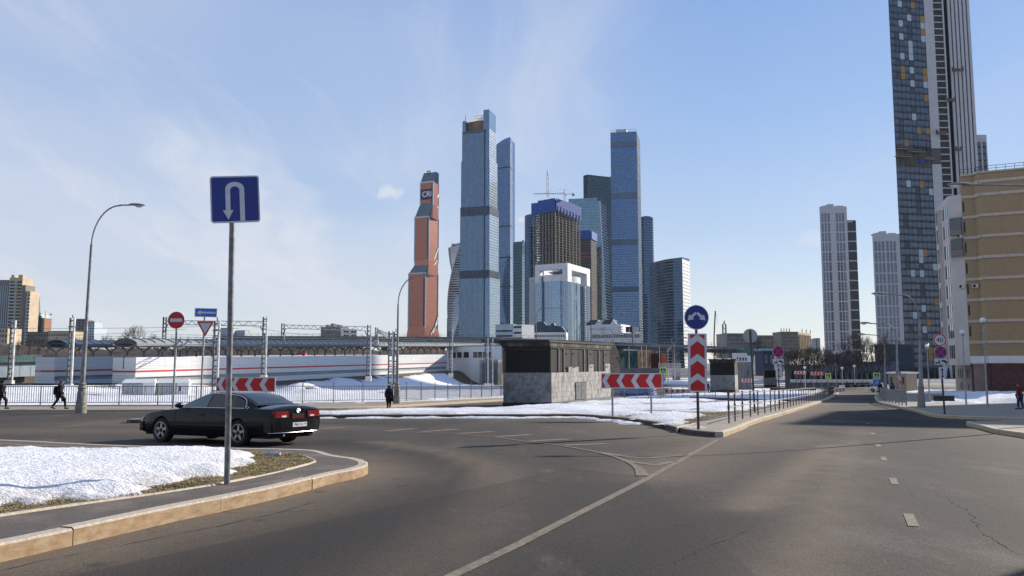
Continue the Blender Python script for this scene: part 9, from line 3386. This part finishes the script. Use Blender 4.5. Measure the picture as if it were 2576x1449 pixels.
for px, w, m, lab in ((756, 22, M_STRIPE, 'red covered kiosk glimpsed under the canopy'), (735, 9, M_BLUESH, 'small blue panel glimpsed under the canopy'), (95, 26, M_BLUESH, 'blue covered fence glimpsed beyond the mint bridge')):
 block('market_stall', lab, 'stall', px - w / 2, px + w / 2, 888 if px > 200 else 898, 906, 262, m, 3)
# ================================================================== BRICK HOUSE ON THE RIGHT
M_BRICKT = pm('brick_tan', (0.32, 0.24, 0.145), 0.85, var=0.16, scale=7.0, dirt=(0.25, 0.185, 0.115), dirt_amt=0.4, dirt_scale=1.4, bump=0.08, bscale=9, stretch=(1, 1, 1.6))
M_BANDP = pm('band_plaster', (0.45, 0.40, 0.335), 0.85, var=0.08)
M_WHPL = pm('facade_white', (0.47, 0.445, 0.43), 0.85, var=0.06, scale=0.5)
M_GRANR = pm('granite_red', (0.085, 0.040, 0.038), 0.5, var=0.25, scale=2)
M_PINKW = pm('wing_pink', (0.235, 0.185, 0.17), 0.85, var=0.1, scale=0.6)
pz = lambda x, y, Y: P(x, y, Y)[:2]
P0, P1 = Vector(pz(2389, 600, 121.5)), Vector(pz(2424, 600, 120.0))
md_ = Vector((0.9, -0.436))
Pa = P1 + md_ * 1.75
P2 = Pa + Vector((-0.436, -0.9)) * 1.25 + md_ * 0.55
P3 = P2 + md_ * 26
Pl = P0 + Vector((0.345, 0.94)) * 10.5
T = thing('brick_house', 'tan brick apartment house with pale floor bands and a white side at the right', 'apartment building', (P1.x, P1.y, gz(118)))
zB = gz(118) - 0.5
roofz = 30.5
Wm, Wn, Wq, Wf, Wl_ = Wall(P2, P3), Wall(P1, Pa), Wall(Pa, P2), Wall(P0, P1), Wall(Pl, P0)
bk = [tuple(P3 + Vector((0.484, 0.875)) * 16), tuple(Pl + Vector((10, 3)))]
MB().prism([tuple(P1), tuple(Pa), tuple(P2), tuple(P3), bk[0], tuple(P1 + Vector((0.484, 0.875)) * 18)], 2.6, roofz).build('brick_wall', M_BRICKT, T)
MB().prism([tuple(Pl), tuple(P0), tuple(P1 - Vector((0.02, 0))), tuple(P1 + Vector((0.484, 0.875)) * 20), bk[1]], 1.2, roofz - 2.8).build('white_wall', M_WHPL, T)
MB().prism([tuple(P1 + Vector((0.3, 0.3))), tuple(Pa + Vector((0.0, 0.3))), tuple(P2 + Vector((0.2, 0.3))), tuple(P3), bk[0], tuple(P1 + Vector((0.484, 0.875)) * 18)], zB, 1.5).build('granite_base', M_GRANR, T)
for z in (4.7, 7.9, 11.15, 14.35, 17.6, 20.8, 24.0, 27.2, 29.2):
 mb = MB()
 for W in (Wm, Wn, Wq):
  W.box(mb, 0.0, W.L, z - 0.22, z + 0.22, -0.1, 0.16)
 mb.build('floor_band', M_BANDP, T)
for W, o in ((Wm, 0.3), (Wn, 0.3), (Wq, 0.3)):
 mb = MB()
 W.box(mb, 0.0, W.L, 1.51, 2.59, -0.3, o)
 mb.build('white_cornice', M_WHITEC, T)
 mb = MB()
 W.box(mb, 0.0, W.L, roofz + 0.005, roofz + 0.25, -0.4, 0.25)
 mb.build('parapet', M_BANDP, T)
mb = MB()
for W in (Wm, Wn, Wq):
 for i in range(int(W.L / 1.2)):
  W.box(mb, i * 1.2, i * 1.2 + 0.06, roofz + 0.25, roofz + 1.15, -0.3, -0.24)
 for h in (0.7, 1.12):
  W.box(mb, 0, W.L, roofz + h - 0.03, roofz + h + 0.03, -0.3, -0.24)
mb.build('roof_railing', M_BLACKM, T, kind='stuff')
win = shared(MB().box(0, 1.5, -0.05, 0.2, 0, 1.75), 'window', M_CGLASS)
sil = shared(MB().box(-0.1, 1.6, -0.16, 0.0, -0.12, 0.0), 'window_sill', M_BANDP)
fr = shared(MB().box(0.70, 0.78, -0.08, 0.0, 0, 1.75).box(0, 1.5, -0.08, 0.0, 1.1, 1.17).box(-0.06, 0.0, -0.08, 0.0, 0, 1.75).box(1.5, 1.56, -0.08, 0.0, 0, 1.75), 'window_frame', M_PALEB)
slit = shared(MB().box(0, 0.22, -0.03, 0.1, 0, 1.6), 'narrow_window', M_LOGG)
for z in (5.5, 8.7, 11.95, 15.15, 18.4, 21.6, 24.8):
 for s in (7.3, 13.5, 19.5):
  q = place('window', win, T, Wm.pt(s, z, 0.02), Wm.ang)
  place('window_sill', sil, T, Wm.pt(s, z, 0.02), Wm.ang)
  place('window_frame', fr, T, Wm.pt(s, z, 0.02), Wm.ang)
 place('narrow_window', slit, T, Wn.pt(0.1, z + 0.1, 0.01), Wn.ang)
# windows and bays of the white side, receding
tallw = shared(MB().box(0, 0.95, -0.05, 0.2, 0, 2.1), 'window', M_CGLASS)
bay = shared(MB().box(0, 1.7, -0.4, 0.1, 0, 2.3), 'bay_window', pm('bay_glass', (0.07, 0.078, 0.09), 0.25, var=0.15, scale=0.5, spec=0.6))
bayr = shared(MB().box(-0.15, 1.85, -0.55, 0.1, -0.9, 0.0).box(-0.15, 0.0, -0.55, 0.1, 0.0, 2.4).box(1.7, 1.85, -0.55, 0.1, 0.0, 2.4), 'bay_sill', M_WHPL)
for i, z in enumerate((2.2, 5.4, 8.6, 11.8, 15.0, 18.2, 21.4, 24.6)):
 for s in (Wl_.L - 1.6, Wl_.L - 3.3, Wl_.L - 5.0):
  place('window', tallw, T, Wl_.pt(s, z, 0.01), Wl_.ang)
 for s in (Wl_.L - 8.4,):
  place('bay_window', bay, T, Wl_.pt(s, z - 0.3, 0), Wl_.ang)
  place('bay_sill', bayr, T, Wl_.pt(s, z - 0.3, 0), Wl_.ang)
for z in (18.0, 21.3):
 mb = MB()
 Wf.box(mb, 0.25, Wf.L - 0.1, z + 0.95, z + 2.75, 0.0, 0.5)
 bq = mb.build('glazed_balcony', pm('bay_glass', (0, 0, 0)), T)
 mb = MB()
 Wf.box(mb, 0.2, Wf.L - 0.06, z, z + 0.93, 0.0, 0.55)
 mb.build('balcony_parapet', M_BRNG, bq)
def ac_unit(W, s, z):
 mb = MB()
 W.box(mb, s, s + 0.85, z, z + 0.6, 0.02, 0.36)
 a = mb.build('air_conditioner', M_PLINTH, T)
 c = W.pt(s + 0.32, z + 0.3, 0.365)
 MB().cyl(c, c + Vector((W.n.x, W.n.y, 0)) * 0.02, 0.22, 0.22, 12).build('fan_grille', M_BLACKM, a)
ac_unit(Wf, Wf.L - 1.0, 13.0)
ac_unit(Wn, Wn.L * 0.42, 13.0)
ac_unit(Wf, Wf.L - 0.95, 20.9)
# doorway and signs in the granite base
dx0 = 6.3
mb = MB()
Wm.box(mb, dx0, dx0 + 2.0, gz(114) + 0.9, 0.55, -0.2, 0.1)
dr = mb.build('door', pm('door_dark', (0.03, 0.022, 0.022), 0.5, var=0.2), T)
mb = MB()
Wm.box(mb, dx0 + 0.25, dx0 + 0.55, -0.65, -0.3, 0.1, 0.12)
Wm.box(mb, dx0 + 1.1, dx0 + 1.55, -0.45, -0.2, 0.1, 0.12)
mb.build('notice', M_STRIPE, dr)
mb = MB()
Wm.box(mb, dx0 - 1.6, dx0 + 3.2, gz(114) - 0.3, gz(114) + 0.88, 0.12, 2.2)
mb.build('porch_steps', M_GREYW, T)
for i in range(8):
 mb = MB()
 Wm.box(mb, 0.3, dx0 - 0.2, 1.5 - 0.55 * (i + 1) + 0.02, 1.5 - 0.55 * i - 0.02, 0.0, 0.06)
 mb.build('granite_slab', M_GRANR, T)
# pinkish lower wing
A_, B_ = P(2404, 960, 138), P(2455, 1000, 119.5)
W = Wall(A_[:2], B_[:2])
T = thing('house_wing', 'low pinkish wing with small windows and a downpipe under the white side', 'building', (B_.x, B_.y, gz(112)))
z1 = 1.35
mb = MB()
W.box(mb, 0, W.L, gz(120) - 1.2, z1, -2.5, 0)
mb.build('wall', M_PINKW, T)
mb = MB()
W.box(mb, -0.2, W.L + 0.2, z1 + 0.005, z1 + 0.2, -2.5, 0.3)
mb.build('roof_edge', M_WHPL, T)
wm_ = shared(MB().box(0, 0.9, -0.04, 0.1, 0, 1.5), 'window', M_LOGG)
for s in (3.5, 5.6, 7.6, 10.6, 12.6, 14.6):
 place('window', wm_, T, W.pt(s, z1 - 2.3, 0.01), W.ang)
wm2_ = shared(MB().box(0, 0.9, -0.04, 0.1, 0, 0.9), 'low_window', M_LOGG)
for s in (6.0, 10.5, 13.5):
 place('low_window', wm2_, T, W.pt(s, gz(120) + 0.6, 0.01), W.ang)
q = W.pt(W.L - 1.6, 0, 0.12)
MB().cyl((q.x, q.y, gz(114)), (q.x, q.y, z1 + 0.3), 0.07, 0.07, 8).cyl((q.x, q.y, z1 + 0.3), (q.x, q.y, z1 + 0.6), 0.09, 0.2, 8).build('downpipe', M_BLACKM, T)
# taller house whose shadow crosses the street, just out of frame
T = thing('brick_house', 'brick house standing just beyond the right edge of the view', 'apartment building', (92, 84, gz(85)))
fo_ = [(66.5, 71.5), (92.5, 57.1), (101.2, 72.7), (75.2, 87.1)]
MB().prism(fo_, gz(85) - 1, 29).build('brick_wall', M_BRICKT, T)
c_ = (83.8, 72.1)
MB().prism([(c_[0] + (x - c_[0]) * 1.02, c_[1] + (y - c_[1]) * 1.02) for x, y in fo_], 29.01, 29.6).build('parapet', M_BANDP, T)
W = Wall(fo_[0], fo_[1])
for z in (2, 5.2, 8.4, 11.6, 14.8, 18, 21.2, 24.4):
 for k in range(6):
  place('window', win, T, W.pt(2 + 4.6 * k, z, 0.01), W.ang)
for x, y in ((72, 75), (80, 71), (90, 67)):
 MB().box(x, x + 1.2, y, y + 2, 29.61, 32.6).build('chimney', M_BRICKT, T)
# ------------------------------------------------------------------ thin winter haze over the whole city
hm = bpy.data.materials.new('haze_air')
hm.use_nodes = True
hm.node_tree.nodes.clear()
hk = NT(hm.node_tree)
hv = hk.n('ShaderNodeVolumePrincipled', ins={'Color': (0.62, 0.80, 1.0, 1), 'Density': 0.00003, 'Anisotropy': 0.2})
ho = hk.n('ShaderNodeOutputMaterial')
hm.node_tree.links.new(hv.outputs[0], ho.inputs['Volume'])
o = MB().box(-1400, 1400, -400, 1750, -7.0, 420).build('haze', hm, kind='stuff')
